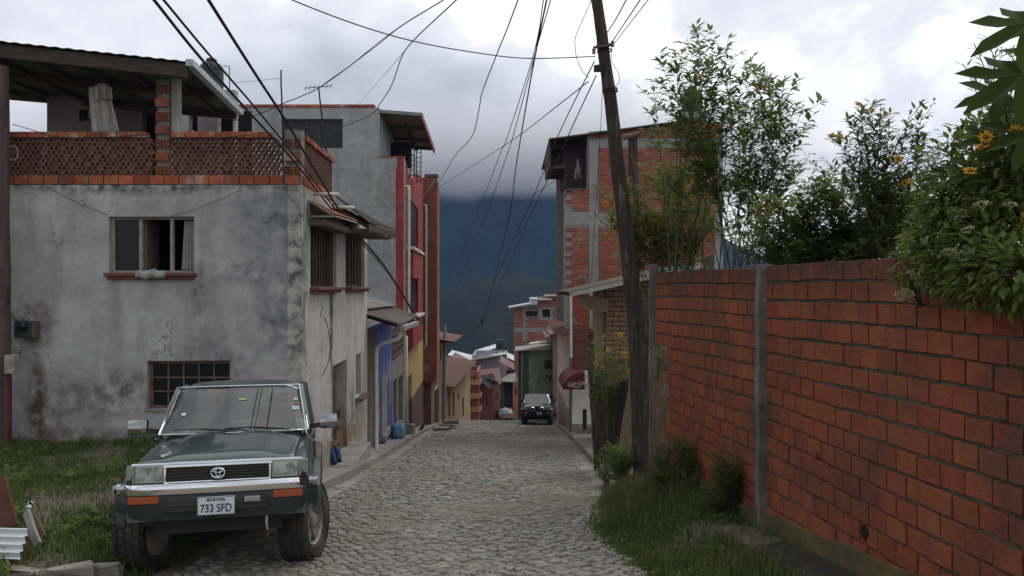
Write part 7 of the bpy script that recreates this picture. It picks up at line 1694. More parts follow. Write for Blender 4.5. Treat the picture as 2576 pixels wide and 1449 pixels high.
M['leaf_olive'] = leaf_mat('olive_leaf', (0.15, 0.195, 0.045), (0.21, 0.235, 0.066), 0.5)
M['leaf_big'] = leaf_mat('palmate_leaf', (0.05, 0.085, 0.014), (0.07, 0.085, 0.016), 0.5)
M['twig'] = mat('green_twig', (0.075, 0.075, 0.038), (0.05, 0.042, 0.028), 6, 0.8, 0)
M['petal'] = leaf_mat('yellow_petal', (0.62, 0.30, 0.015), (0.70, 0.38, 0.03), 0.4)
M['flower_eye'] = mat('flower_eye', (0.20, 0.085, 0.015), None, 8, 0.9, 0)
M['umbel'] = mat('greenish_umbel', (0.36, 0.36, 0.22), (0.24, 0.26, 0.13), 8, 0.9, 0)
class Leaves:
    """collects many small folded leaves (numpy), linked as one part"""
    def __init__(s): s.v = []; s.f = []
    def leaf(s, p, d, n, ln, w):
        d = d.normalized(); side = d.cross(n)
        if side.length < 1e-3: side = d.cross(Vector((1, 0, 0.2)))
        side.normalize(); nn = side.cross(d); o = len(s.v); dr = nn * -0.12 * ln
        s.v += [tuple(p), tuple(p + d * ln * .35 + side * w + nn * w * .35), tuple(p + d * ln * .35 - side * w + nn * w * .35), tuple(p + d * ln * .72 + side * w * .62 + nn * w * .2 + dr * .4), tuple(p + d * ln * .72 - side * w * .62 + nn * w * .2 + dr * .4), tuple(p + d * ln + dr), tuple(p + d * ln * .5)]
        s.f += [(o, o + 6, o + 1), (o, o + 2, o + 6), (o + 1, o + 6, o + 3), (o + 2, o + 4, o + 6), (o + 6, o + 5, o + 3), (o + 6, o + 4, o + 5)]
    def build(s, name, material, parent):
        m = MB(); m.v = s.v; m.f = s.f; m.m = [0] * len(s.f); o = m.build(name, material, parent, smooth=True); return o
def flower_mesh(seed, r=0.05):
    m = MB(); rr = random.Random(seed); n = 11
    for k in range(n):
        a = 2 * math.pi * k / n + rr.uniform(-.1, .1); d = Vector((math.cos(a), math.sin(a), rr.uniform(-.1, .25))); s_ = Vector((-math.sin(a), math.cos(a), 0)); L = r * rr.uniform(.85, 1.1)
        m.add([d * r * .2, d * L * .6 + s_ * r * .17, d * L, d * L * .6 - s_ * r * .17], [(0, 1, 2, 3)])
    m.mi = 1; m.lathe([(r * .28, -.004), (r * .30, .006), (r * .2, .014), (0.002, .016)], 8)
    return m.mesh('flower', [M['petal'], M['flower_eye']], False)
FL = [flower_mesh(k) for k in range(3)]
def put_flower(root, p, rr, scale=1.0):
    d = Vector((rr.uniform(-.6, .6), -1 + rr.uniform(0, .8), rr.uniform(-.2, .9))).normalized()
    q = d.to_track_quat('Z', 'Y').to_euler(); linked('flower', rr.choice(FL), root, Vector(p) - Vector(root.location), q, (scale,) * 3)
def shrub(name, label, base, tips, d, seed, leafm, ll=(0.09, 0.15), lw=0.16, dens=26, side=9, flowers=(), spread=0.25, bare=0.3, stem_r=0.009, dvar=0.5, cat='shrub', root_spread=.25):
    """stems rising from base to the tips seen in the picture, side twigs with narrow leaves, yellow flowers"""
    root = thing(name, label, cat, tuple(base)); rr = random.Random(seed); st = MB(); lv = Leaves(); B = Vector(base)
    for (px, py) in tips:
        T = P(px, py, d + rr.uniform(-dvar, dvar)); b0 = B + Vector((rr.uniform(-1, 1) * root_spread, rr.uniform(-.2, .2), 0)); mid = b0.lerp(T, 0.5) + Vector((rr.uniform(-.12, .12), rr.uniform(-.1, .1), 0.15 * (T - b0).length))
        pts = []
        for k in range(13):
            t_ = k / 12; pts.append(b0 * (1 - t_) ** 2 + mid * 2 * t_ * (1 - t_) + T * t_ * t_)
        st.tube(pts, [lerp(stem_r, 0.003, k / 12) for k in range(13)], 5)
        L = (T - b0).length
        def leafy(p, dirv, n):
            for _ in range(n):
                a = rr.uniform(0, 6.283); rad = Vector((math.cos(a), math.sin(a), rr.uniform(-.35, .6)))
                lv.leaf(p + rad * 0.01, (rad + dirv * 0.5), Vector((0, 0, 1)) + rad * .3, (q_ := rr.uniform(*ll) * rr.choice((.55, .8, 1, 1, 1.2))), lw * q_ * rr.uniform(.5, .8))
        n_l = int(L * dens)
        for i in range(n_l):
            f = rr.uniform(bare, 1.0); k = min(11, int(f * 12)); p = pts[k].lerp(pts[k + 1], f * 12 - k); leafy(p, (pts[k + 1] - pts[k]).normalized(), 1)
        for i in range(int(side * L * .5)):
            f = rr.uniform(bare, 0.97); k = min(11, int(f * 12)); p = pts[k].lerp(pts[k + 1], f * 12 - k)
            a = rr.uniform(0, 6.283); dv = Vector((math.cos(a), math.sin(a) * .8, rr.uniform(.3, 1.1))).normalized(); ln = spread * rr.uniform(.4, 1.15) * (1.15 - .5 * f)
            e = p + dv * ln + Vector((0, 0, .1 * ln)); st.tube([p, p.lerp(e, .5) + Vector((0, 0, -.02)), e], [.004, .003, .0018], 4, False)
            for j in range(4 + int(ln * 26)):
                q = p.lerp(e, rr.uniform(.2, 1.02)); leafy(q, dv, 1)
    st.build('stems', M['twig'], root, smooth=True)
    lv.build('foliage', leafm, root)
    for (px, py) in flowers: put_flower(root, P(px, py, d - 0.1 + rr.uniform(-.3, .1)), rr, rr.uniform(.9, 1.3))
    return root
wz = -1.6
shrub('flowering_shrub', 'tall sparse shrub of slender leafy stems behind the far wall stretch', P(1790, 760, 12.2), [(1750, 68), (1765, 120), (1728, 95), (1795, 100), (1735, 165), (1700, 135), (1655, 150), (1640, 200), (1680, 240), (1716, 215), (1820, 118), (1842, 150), (1760, 230), (1800, 230), (1700, 300), (1850, 240), (1822, 330), (1745, 330), (1690, 380), (1790, 420)],
      12.0, 21, M['leaf_green'], flowers=[(1723, 125), (1716, 128), (1690, 172), (1668, 178), (1762, 195)], dens=13, side=7.5, bare=.34, dvar=.7, spread=.5, ll=(.10, .17), lw=.26, root_spread=.7)
shrub('flowering_shrub', 'leggy shrub with upright stems and gaps of sky, right of the tallest one', P(1900, 760, 11.8), [(1880, 150), (1900, 178), (1862, 190), (1930, 175), (1948, 215), (1975, 195), (1912, 240), (1890, 270), (1960, 262), (2008, 255), (1935, 300), (1985, 330), (2022, 262), (2040, 385), (1870, 330), (1905, 380), (1960, 400), (2050, 470), (2000, 440), (1850, 430)],
      11.6, 22, M['leaf_green'], flowers=[(1922, 220), (1930, 530), (1905, 540), (1945, 520), (1890, 555)], dens=14, side=8, bare=.34, dvar=.7, spread=.48, ll=(.10, .17), lw=.26, root_spread=.6)
shrub('flowering_bush', 'dense bush dotted with yellow flowers right behind the leaning pole', P(1690, 760, 13.3), [(1560, 480), (1520, 500), (1512, 560), (1545, 540), (1600, 470), (1630, 440), (1660, 420), (1690, 460), (1720, 430), (1760, 460), (1790, 490), (1810, 540), (1640, 520), (1580, 560), (1545, 600), (1690, 500), (1740, 520), (1780, 560), (1620, 570), (1700, 620), (1580, 520), (1650, 560), (1760, 520), (1530, 535)],
      13.3, 23, M['leaf_olive'], ll=(0.07, 0.14), lw=.24, dens=30, side=22, spread=.5, bare=.25, dvar=.7, root_spread=.6,
      flowers=[(1523, 512), (1512, 560), (1552, 515), (1570, 505), (1590, 500), (1645, 488), (1660, 500), (1690, 470), (1700, 465), (1655, 535), (1730, 505), (1745, 515), (1770, 530), (1715, 540), (1700, 590), (1750, 560), (1680, 580), (1620, 560), (1640, 600), (1780, 575), (1545, 575), (1530, 590), (1720, 615), (1760, 610), (1600, 620), (1690, 640), (1668, 455), (1790, 500), (1735, 460)])
shrub('flowering_shrub', 'bushy shrub with broad dark leaves above the middle of the brick wall', P(2230, 780, 9.6), [(2130, 300), (2115, 330), (2160, 270), (2190, 258), (2215, 265), (2240, 280), (2098, 345), (2155, 330), (2200, 320), (2290, 278), (2320, 290), (2300, 340), (2260, 350), (2330, 330), (2220, 400), (2180, 420), (2270, 430), (2330, 420), (2140, 400), (2100, 420)],
      9.4, 24, M['leaf_dark'], ll=(0.09, 0.15), lw=.2, dens=30, side=14, spread=.28, bare=.3, flowers=[(2158, 262), (2195, 278), (2225, 285), (2110, 345), (2092, 342), (2290, 455), (2275, 460), (2305, 470), (2315, 450), (2260, 400), (2300, 545), (2330, 530), (2210, 545)], dvar=.3)
shrub('undergrowth', 'continuous green thicket along the top of the brick wall', P(2050, 800, 10.2), [(x_ + r_, y_ + q_) for x_, y_ in ((1840, 600), (1870, 560), (1900, 520), (1935, 500), (1970, 520), (2005, 490), (2040, 510), (2075, 470), (2110, 500), (2150, 460), (2190, 480), (2235, 450), (2280, 480), (2320, 500), (2350, 540), (1860, 625), (1930, 600), (2010, 590), (2090, 580), (2170, 570), (2240, 570), (2310, 590), (2140, 610), (1980, 620), (2050, 615), (2200, 615), (2270, 625), (1900, 580), (2060, 550), (2220, 530), (2040, 440), (2065, 425), (2085, 455), (2055, 480), (2330, 450), (2345, 480), (2300, 460), (2330, 515)) for r_, q_ in ((0, 0), (17, 32))],
      10.0, 25, M['leaf_green'], ll=(0.08, 0.15), lw=.26, dens=26, side=17, spread=.36, bare=.3, stem_r=.006, dvar=.6, root_spread=1.1,
      flowers=[(1930, 528), (1905, 540), (1945, 520), (2010, 560), (2120, 520), (2290, 455), (2205, 540), (2320, 560)])
# leafy bush hanging over the near end of the wall, with pale flower heads
HB = thing('overhanging_bush', 'dark leafy bush with pale flower heads spilling over the wall at the right edge', 'bush', tuple(P(2500, 760, 6.0)))
rr = random.Random(31); lv, lo, st = Leaves(), Leaves(), MB()
blobs = [(2440, 440, 5.4, .34), (2530, 400, 5.3, .36), (2400, 510, 5.4, .26), (2560, 500, 5.0, .36), (2450, 540, 5.2, .36), (2350, 600, 5.6, .20), (2400, 600, 5.25, .30), (2520, 610, 4.9, .34), (2330, 660, 5.35, .16), (2410, 670, 5.0, .22), (2490, 690, 4.7, .22), (2570, 690, 4.5, .22), (2600, 390, 5.0, .4), (2290, 690, 5.45, .10), (2300, 630, 5.9, .12)]
for (px, py, d, r_) in blobs:
    c_ = P(px, py, d)
    for i in range(int(1000 * r_ ** 1.6 * 4)):
        v = Vector((rr.gauss(0, 1), rr.gauss(0, 1), rr.gauss(0, 1))).normalized() * r_ * rr.uniform(.45, 1.05); v.y *= .7
        dv = (v.normalized() + Vector((rr.uniform(-.6, .6), rr.uniform(-.6, .6), rr.uniform(-.9, .3)))).normalized()
        (lv if rr.random() < .4 else lo).leaf(c_ + v, dv, Vector((0, 0, 1)) + v.normalized(), rr.uniform(.045, .09), rr.uniform(.012, .021))
    for i in range(5):
        v = Vector((rr.uniform(-1, 1), rr.uniform(-.6, .6), rr.uniform(-1, 1))) * r_; st.tube([c_ + Vector((.2, .2, -.3)), c_ + v * .4, c_ + v], [.008, .006, .003], 5)
st.build('stems', M['twig'], HB); lv.build('foliage', M['leaf_dark'], HB); lo.build('foliage', M['leaf_olive'], HB)
def umbel_mesh(seed):
    m = MB(); r = random.Random(seed)
    for k in range(44):
        a, q = r.uniform(0, 6.283), math.sqrt(r.random()) * .055; p = Vector((q * math.cos(a), q * math.sin(a), .012 - q * q * 5 + r.uniform(-.004, .004))); s_ = r.uniform(.004, .0075)
        m.add([p + Vector((s_, 0, 0)), p + Vector((0, s_, 0)), p + Vector((-s_, 0, 0)), p + Vector((0, -s_, 0)), p + Vector((0, 0, s_)), p + Vector((0, 0, -s_))], [(0, 1, 4), (1, 2, 4), (2, 3, 4), (3, 0, 4), (1, 0, 5), (2, 1, 5), (3, 2, 5), (0, 3, 5)])
    for k in range(7): a = k * .9; m.tube([(0, 0, -.05), (.035 * math.cos(a), .035 * math.sin(a), .002)], .0015, 3, False)
    return m.mesh('flower_head', M['umbel'])
UM = [umbel_mesh(k) for k in range(3)]
for i in range(46):
    px, py, d, r_ = rr.choice(blobs[:10]); c_ = P(px, py, d); v = Vector((rr.uniform(-1, 1), rr.uniform(-1, -.3), rr.uniform(-.5, 1))).normalized() * r_ * 1.03
    linked('flower_head', rr.choice(UM), HB, c_ + v - Vector(HB.location), (v.normalized() + Vector((0, 0, 1))).to_track_quat('Z', 'Y').to_euler(), (rr.uniform(.7, 1.3),) * 3)
for px, py in ((2300, 690), (2285, 735), (2330, 715), (2265, 745), (2310, 655), (2345, 640)): linked('flower_head', rr.choice(UM), HB, P(px, py, 5.25) - Vector(HB.location), (.6, .2, 0), (.9,) * 3)
for px, py in ((2560, 575), (2575, 548), (2480, 345), (2555, 330), (2470, 370), (2440, 430)): put_flower(HB, P(px, py, 4.75), rr, .95)
# plant with big hand-shaped leaves at the top right
PL = thing('palmate_plant', 'plant with big hand shaped leaves in the top right corner', 'plant', tuple(P(2640, 800, 4.9)))
def palmate(p, nrm, upv, size, seed):
    r = random.Random(seed); nrm = Vector(nrm).normalized(); y_ = (Vector(upv) - nrm * Vector(upv).dot(nrm)).normalized(); x_ = y_.cross(nrm); pts = []
    lobes = [(-2.35, .45), (-1.6, .72), (-.85, .92), (0, 1.05), (.85, .92), (1.6, .72), (2.35, .45)]
    out = [(0, -.08)]
    for i, (a, L) in enumerate(lobes):
        for da, f in ((-.31, .50), (-.22, .72), (0, 1.0), (.22, .72), (.31, .50)): out.append((math.sin(a + da) * L * f, math.cos(a + da) * L * f))
        if i < 6: am = a + .375; out.append((math.sin(am) * .36, math.cos(am) * .36))
    m = MB(); c_ = Vector(p); vs = [c_ + nrm * .02 * size]
    for (x, y) in out: vs.append(c_ + x_ * x * size + y_ * y * size - nrm * size * .28 * (x * x + y * y) + nrm * size * .05 * math.sin(x * 9 + y * 5))
    n = len(out); m.add(vs, [(0, 1 + i, 1 + (i + 1) % n) for i in range(n)])
    return m.build('leaf', M['leaf_big'], PL, smooth=True)
stem0 = P(2640, 800, 4.9)
for i, (px, py, d, nv, up, sz) in enumerate(((2590, 60, 4.5, (-.1, -.85, .6), (-1, 0, -.45), .32), (2570, 190, 4.6, (0, -.85, .6), (-1, -.1, -.6), .36), (2525, 235, 4.8, (.1, -.8, .6), (-1, 0, -.25), .27), (2590, 340, 4.7, (0, -.8, .6), (-1, 0, -.2), .30), (2500, 345, 4.9, (0, -.8, .6), (-1, 0, -.1), .20), (2450, 430, 4.95, (0, -.8, .7), (-1, 0, -.5), .19), (2560, 290, 5.2, (.2, -.7, .6), (-.4, 0, -1), .22), (2620, 150, 4.9, (-.2, -.8, .5), (-.6, 0, .8), .26))):
    c_ = P(px, py, d); palmate(c_, nv, up, sz, i); m = MB(); m.tube([stem0.lerp(c_, .35) + Vector((.1, .1, 0)), c_ + Vector((.06, .08, -.10)), c_], [.011, .008, .006], 6); m.build('stalk', M['twig'], PL, smooth=True)
m = MB(); m.tube([stem0, P(2650, 400, 4.9), P(2640, 0, 4.9)], [.03, .022, .012], 8); m.build('stem', M['twig'], PL, smooth=True)
shrub('climbing_plant', 'wispy climbing twigs reaching up at the right edge', P(2560, 560, 5.6), [(2450, 110), (2420, 160), (2480, 95), (2505, 130), (2440, 190), (2415, 300), (2440, 330), (2500, 250), (2450, 390), (2480, 430), (2530, 120)], 5.5, 41, M['leaf_green'], ll=(.05, .08), dens=13, side=7, spread=.12, bare=.45, stem_r=.005, dvar=.2)
shrub('flowering_bush', 'yellow flowering bush below the adobe wall', P(1555, 1190, 15.0), [(1490, 880), (1500, 860), (1520, 850), (1545, 840), (1570, 850), (1585, 880), (1510, 920), (1540, 900), (1565, 920), (1530, 960), (1580, 950), (1600, 900), (1500, 940), (1550, 980)], 15.0, 42, M['leaf_olive'], ll=(.06, .11), dens=34, side=16, spread=.28, bare=.4,
      flowers=[(1492, 862), (1520, 845), (1560, 842), (1505, 895), (1530, 880), (1515, 925), (1545, 905), (1570, 890), (1500, 915), (1580, 935)])
shrub('creeper', 'green creeper hanging beside the far wall post', P(1645, 1100, 12.9), [(1630, 720), (1640, 760), (1650, 800), (1628, 840), (1645, 880), (1635, 700), (1650, 940), (1655, 720), (1625, 780), (1640, 830)], 12.9, 43, M['leaf_olive'], ll=(.06, .10), dens=44, side=24, spread=.2, bare=.3, dvar=.15)
# dark weeds at the foot of the wall
for i, (px, py, d, lab, tips) in enumerate(((1720, 1330, 9.9, 'dark scrubby weeds at the foot of the far wall stretch', [(1655, 1150), (1685, 1130), (1715, 1120), (1745, 1140), (1770, 1160), (1650, 1200), (1680, 1180), (1700, 1215), (1730, 1190), (1760, 1180), (1720, 1150), (1690, 1240), (1750, 1220), (1780, 1210), (1660, 1250), (1640, 1230)]),
                                        (1850, 1360, 8.9, 'dark scrubby weeds in front of the concrete post', [(1800, 1170), (1830, 1160), (1860, 1180), (1885, 1190), (1790, 1230), (1820, 1210), (1850, 1240), (1880, 1220), (1900, 1250), (1840, 1190), (1810, 1260), (1870, 1270), (1920, 1290)]),
                                        (1560, 1230, 12.8, 'fresh green weeds left of the big pole base', [(1530, 1150), (1545, 1130), (1560, 1140), (1580, 1150), (1590, 1170), (1535, 1175), (1565, 1165)]))):
    shrub('weed_clump', lab, P(px, py, d), tips, d, 50 + i, M['leaf_green'] if i == 2 else M['leaf_dark'], ll=(.04, .085), lw=.2, dens=190, side=130, spread=.36, bare=.03, stem_r=.005, dvar=.45, cat='weeds')

# ------------------------------------------------------------------ grass
def grass(name, label, pts, hmin, hmax, material, seed, wd=0.006):
    """many bent blades rooted at pts (x, y, z, height factor)"""
    r = np.random.RandomState(seed); p = np.array(pts); n = len(p); h = (r.uniform(hmin, hmax, n) * p[:, 3] * r.uniform(.35, 1.0, n) ** .6)
    a = r.uniform(0, 6.283, n); lean = r.uniform(.15, .75, n) * h; dx, dy = np.cos(a) * lean, np.sin(a) * lean; sx, sy = -np.sin(a) * wd, np.cos(a) * wd
    V = np.zeros((n, 5, 3)); V[:, 0, :] = p[:, :3] + np.stack([sx, sy, np.zeros(n) - .01], 1); V[:, 1, :] = p[:, :3] - np.stack([sx, sy, np.zeros(n) + .01], 1)
    mid = p[:, :3] + np.stack([dx * .35, dy * .35, h * .62], 1); V[:, 2, :] = mid - np.stack([sx * .8, sy * .8, 0 * sx], 1); V[:, 3, :] = mid + np.stack([sx * .8, sy * .8, 0 * sx], 1)
    V[:, 4, :] = p[:, :3] + np.stack([dx, dy, h * .92], 1)
    me = bpy.data.meshes.new(name); base = (np.arange(n) * 5)[:, None]
    F = [tuple(q) for q in (base + np.array([0, 1, 2, 3])).tolist()] + [tuple(q) for q in (base + np.array([3, 2, 4])).tolist()]
    me.from_pydata(V.reshape(-1, 3).tolist(), [], F); me.materials.append(material); me.update()
    o = bpy.data.objects.new(name, me); COL.objects.link(o); return tag(o, label, 'grass', kind='stuff')
M['grass'] = leaf_mat('grass_blade', (0.070, 0.125, 0.028), (0.145, 0.185, 0.062), 0.4)
M['grass_dry'] = leaf_mat('dry_grass', (0.16, 0.135, 0.06), (0.11, 0.10, 0.04), 0.3)
r = random.Random(77)
def in_car(x, y): dx, dy = x + 2.75, y - 9.4; return abs(dx * .98 + dy * .19) < .72 and abs(dy) < 2.6
L_, Ld = [], []
for i in range(75000):
    y = r.uniform(6.3, 12.75); x = r.uniform(-8.7, left_edge(y) - 0.05)
    if in_car(x, y): continue
    k = hsh(x * 1.7, y * 1.5) + .5 * hsh(x * 4, y * 4 + 2); edge = sstep(left_edge(y) - .05, left_edge(y) - .9, x) if False else sstep(0.05, 0.9, left_edge(y) - x)
    if r.random() < max(.10, 0.58 + .7 * k) * edge: (L_ if r.random() < .93 else Ld).append((x, y, ground_z(x, y), (.55 + .45 * max(0, k) + .25 * r.random())))
grass('lot_grass', 'green grass covering the vacant lot left of the car', L_, .06, .20, M['grass'], 1)
grass('lot_dry_grass', 'dry yellow blades among the grass left of the car', Ld, .06, .20, M['grass_dry'], 2)
V_, Vd = [], []
for i in range(72000):
    y = r.uniform(5.6, 13.2); e = right_edge(y); wx = 2.545 + (8.12 - y) * .1 if y < 8.2 else lerp(2.485, 2.066, (y - 8.24) / 3.46); x = r.uniform(e - .25, wx - .06)
    k = hsh(x * 2, y * 1.7 + 5) + .5 * hsh(x * 5, y * 5)
    q = sstep(-.22, .12, x - e - .1 * k) * (1 if (y > 8.3 or wx - x > .66) else (.10 if wx - x < .5 else .7))
    if r.random() < q * max(.12, .6 + .6 * k): (V_ if r.random() < .82 else Vd).append((x, y, ground_z(x, y), (.6 + .4 * max(0, k) + .3 * r.random()) * (.5 + .5 * sstep(-.1, .25, x - e)) * (1 + .9 * sstep(8.3, 9.5, y) * (1 - sstep(12, 13, y)))))
grass('verge_grass', 'green grass on the verge below the brick wall', V_, .05, .17, M['grass'], 3, .005)
grass('verge_dry_grass', 'dry blades among the grass below the brick wall', Vd, .08, .28, M['grass_dry'], 4, .003)
C_ = []
for i in range(900):
    y = 6.6 + 16 * r.random() ** 1.6; x = r.uniform(left_edge(y) + .1, right_edge(y) - .05)
    if hsh(x * 1.3 + 2, y * .9) + .4 * hsh(x * 5, y * 4) > .25:
        for j in range(7): C_.append((x + r.gauss(0, .035), y + r.gauss(0, .03), gz(y) + .015, .5 + r.random() * .5))
grass('joint_grass', 'tiny tufts of grass growing between the cobbles', C_, .03, .085, M['grass'], 5, .004)

# broad-leaved weeds dotted through both grassy patches
def broad_weeds(name, label, spots, seed):
    lv = Leaves(); rr = random.Random(seed)
    for (x, y, z, s_) in spots:
        for k in range(rr.randrange(7, 15)):
            a = rr.uniform(0, 6.283); d = Vector((math.cos(a), math.sin(a), rr.uniform(.3, 1.4))); lv.leaf(Vector((x, y, z)) + Vector((rr.gauss(0, .03), rr.gauss(0, .03), rr.uniform(0, .08) * s_)), d, Vector((0, 0, 1)), rr.uniform(.05, .12) * s_, rr.uniform(.012, .028) * s_)
    o = lv.build(name, M['leaf_green'], None); return tag(o, label, 'weeds', kind='stuff')
sp = []
for i in range(420):
    y = r.uniform(6.4, 12.7); x = r.uniform(-8.6, left_edge(y) - .3)
    if not in_car(x, y) and hsh(x * 1.7, y * 1.5) > -.15: sp.append((x, y, ground_z(x, y), r.uniform(.6, 1.5)))
broad_weeds('lot_weeds', 'broad leaved weeds scattered over the lot left of the car', sp, 5)
sp = []
for i in range(150):
    y = r.uniform(6.2, 13.2); e = right_edge(y); wx = 2.545 + (8.12 - y) * .1 if y < 8.2 else lerp(2.485, 2.066, (y - 8.24) / 3.46); x = r.uniform(e + .02, wx - (.7 if y < 8 else .1)); sp.append((x, y, ground_z(x, y), r.uniform(.4, .9)))
broad_weeds('verge_weeds', 'broad leaved weeds scattered over the verge below the wall', sp, 6)
# ------------------------------------------------------------------ people
def person(label, loc, joints, mats, hair, rz=0.0, skirt=None):
    """one continuous body grown over a posed skeleton; joints: name -> (x, y, z, radius); material by zone"""
    root = thing('person', label, 'person', loc, (0, 0, rz))
    edges = [('pelvis', 'belly'), ('belly', 'chest'), ('chest', 'neck'), ('neck', 'head'), ('head', 'crown'), ('head', 'nose')]
    for s in 'lr':
        edges += [('chest', 'sh' + s), ('sh' + s, 'el' + s), ('el' + s, 'wr' + s), ('wr' + s, 'palm' + s), ('pelvis', 'hip' + s), ('hip' + s, 'kn' + s), ('kn' + s, 'an' + s), ('an' + s, 'toe' + s)]
        for k in range(4): edges.append(('palm' + s, 'f%d%s' % (k, s)))
        edges.append(('wr' + s, 'th' + s))
        wr, el = Vector(joints['wr' + s][:3]), Vector(joints['el' + s][:3]); d = (wr - el).normalized(); sd = d.cross(Vector((0, 1, 0.2))).normalized()
        pm = wr + d * 0.07; joints['palm' + s] = (*pm, 0.03)
        for k in range(4): q = pm + d * (0.07 + 0.012 * (1.5 - abs(k - 1.3))) + sd * (k - 1.5) * 0.022 + Vector((0, -0.02, 0)); joints['f%d%s' % (k, s)] = (*q, 0.0085)
        q = wr + d * 0.06 + sd * 0.055; joints['th' + s] = (*q, 0.01)
    names = list(joints); idx = {n: i for i, n in enumerate(names)}
    me = bpy.data.meshes.new('body'); me.from_pydata([joints[n][:3] for n in names], [(idx[a], idx[b]) for a, b in edges], [])
    o = bpy.data.objects.new('body', me); COL.objects.link(o)
    md = o.modifiers.new('skin', 'SKIN'); md.use_smooth_shade = True
    for n in names:
        v = me.skin_vertices[0].data[idx[n]]; r_ = joints[n][3]; v.radius = (r_, r_ * (0.72 if n in ('chest', 'belly') else 1)); v.use_root = n == 'pelvis'
    o.modifiers.new('sub', 'SUBSURF').levels = 1
    dg = bpy.context.evaluated_depsgraph_get(); dg.update(); m2 = bpy.data.meshes.new_from_object(o.evaluated_get(dg)); bpy.data.objects.remove(o)
    zones = {'head': 0, 'crown': 0, 'nose': 0, 'neck': 0, 'chest': 1, 'belly': 1, 'pelvis': 2}
    for s in 'lr':
        zones.update({'sh' + s: 1, 'el' + s: 1, 'wr' + s: 0, 'palm' + s: 0, 'th' + s: 0, 'hip' + s: 2, 'kn' + s: 2, 'an' + s: 3 if mats[2] is not mats[0] else 0, 'toe' + s: 3})
        for k in range(4): zones['f%d%s' % (k, s)] = 0
    m2.materials.clear()
    for q in mats: m2.materials.append(q)
    J = [(Vector(joints[n][:3]), joints[n][3], zones[n]) for n in names]
    for pl in m2.polygons:
        c_ = pl.center; pl.material_index = min(J, key=lambda j: (c_ - j[0]).length - j[1])[2]; pl.use_smooth = True
    b = bpy.data.objects.new('body', m2); COL.objects.link(b); b.parent = root
    # hair cap over the crown and back of the head
    h = Vector(joints['head'][:3]); cr = Vector(joints['crown'][:3]); hc = h.lerp(cr, 0.55); hr = joints['head'][3] * 1.13; m = MB(); rows = []
    for j in range(8):
        a = lerp(0.02, 1.75, j / 7); row = []
        for k in range(14):
            t_ = 2 * math.pi * k / 14; front = max(0, -math.sin(t_)); aa = a * (1 - 0.42 * front)
            row.append(hc + Vector((hr * math.sin(aa) * math.cos(t_) * .92, hr * 1.08 * math.sin(aa) * math.sin(t_) + .008, hr * 1.12 * math.cos(aa))))
        rows.append(row)
    m.rings(rows, cap=False); m.build('hair', hair, root, smooth=True, local=True)
    for s in (-1, 1):
        m = MB(); e = h + Vector((s * 0.032, -joints['head'][3] * 0.93, 0.035)); m.lathe([(0.002, -.008), (0.011, -.002), (0.011, .004), (0.002, .008)], 8, tuple(e), 'y'); m.build('eye', M['wire'], root, local=True)
    if skirt:
        m = MB(); rows = []; p = Vector(joints['pelvis'][:3])
        for z, r_ in ((0.12, .15), (0, .20), (-.2, .25), (-.42, .29)): rows.append([p + Vector((r_ * math.cos(t_) * (1 + .06 * math.sin(7 * t_)), r_ * .8 * math.sin(t_), z)) for t_ in np.linspace(0, 6.283, 21)[:-1]])
        m.rings(rows); m.build('skirt', skirt, root, smooth=True, local=True)
    return root
M['skin'] = mat('brown_skin', (0.26, 0.13, 0.085), (0.22, 0.11, 0.07), 8, 0.6, 0.05)
M['hair'] = mat('black_hair', (0.012, 0.010, 0.009), None, 20, 0.5, 0.2)
M['jeans'] = mat('blue_jeans', (0.035, 0.060, 0.17), (0.05, 0.085, 0.22), 9, 0.9, 0.3, 0.004, 80)
M['shoe'] = mat('black_shoe', (0.02, 0.019, 0.018), None, 5, 0.6, 0.1)
def standing(h=1.68):
    k = h / 1.68; J = {'pelvis': (0, 0, .92, .13), 'belly': (0, 0, 1.06, .125), 'chest': (0, .01, 1.28, .155), 'neck': (0, .005, 1.44, .055), 'head': (0, -.005, 1.53, .085), 'crown': (0, .005, 1.62, .078), 'nose': (0, -.105, 1.535, .014)}
    for s, n in ((-1, 'l'), (1, 'r')):
        J.update({'sh' + n: (s * .18, .01, 1.36, .06), 'el' + n: (s * .24, .03, 1.09, .042), 'wr' + n: (s * .25, -.04, .86, .028), 'hip' + n: (s * .09, 0, .86, .095), 'kn' + n: (s * .10, -.01, .48, .06), 'an' + n: (s * .105, .02, .08, .042), 'toe' + n: (s * .12, -.13, .035, .035)})
    return {a: (b[0] * k, b[1] * k, b[2] * k, b[3] * k) for a, b in J.items()}
# man sitting on the doorstep of the grey house, mostly hidden by the car
J = {'pelvis': (0, 0, .10, .13), 'belly': (0, .02, .24, .125), 'chest': (0, -.01, .46, .155), 'neck': (0, -.05, .62, .055), 'head': (0, -.09, .71, .085), 'crown': (0, -.09, .80, .078), 'nose': (0, -.19, .705, .014)}
for s, n in ((-1, 'l'), (1, 'r')):
    J.update({'sh' + n: (s * .18, -.01, .54, .06), 'el' + n: (s * .22, -.16, .32, .042), 'wr' + n: (s * .12, -.36, .26, .028), 'hip' + n: (s * .09, -.02, .09, .095), 'kn' + n: (s * .12, -.42, .16, .065), 'an' + n: (s * .11, -.50, -.24, .045), 'toe' + n: (s * .13, -.66, -.285, .038)})
person('person in blue jeans and black shoes sitting on the doorstep behind the car', (-3.74, 15.35, -3.16), J, [M['skin'], mat('dark_shirt', (0.05, 0.05, 0.06), None, 6, 0.9), M['jeans'], M['shoe']], M['hair'], R(78))
person('dark haired person standing on the terrace, only the head above the lattice', (PX(481, 17.2), 17.2, PZ(465, 12.8)), standing(1.72), [M['skin'], mat('maroon_shirt', (0.10, 0.03, 0.035), None, 6, 0.9), M['jeans'], M['shoe']], M['hair'], R(15))
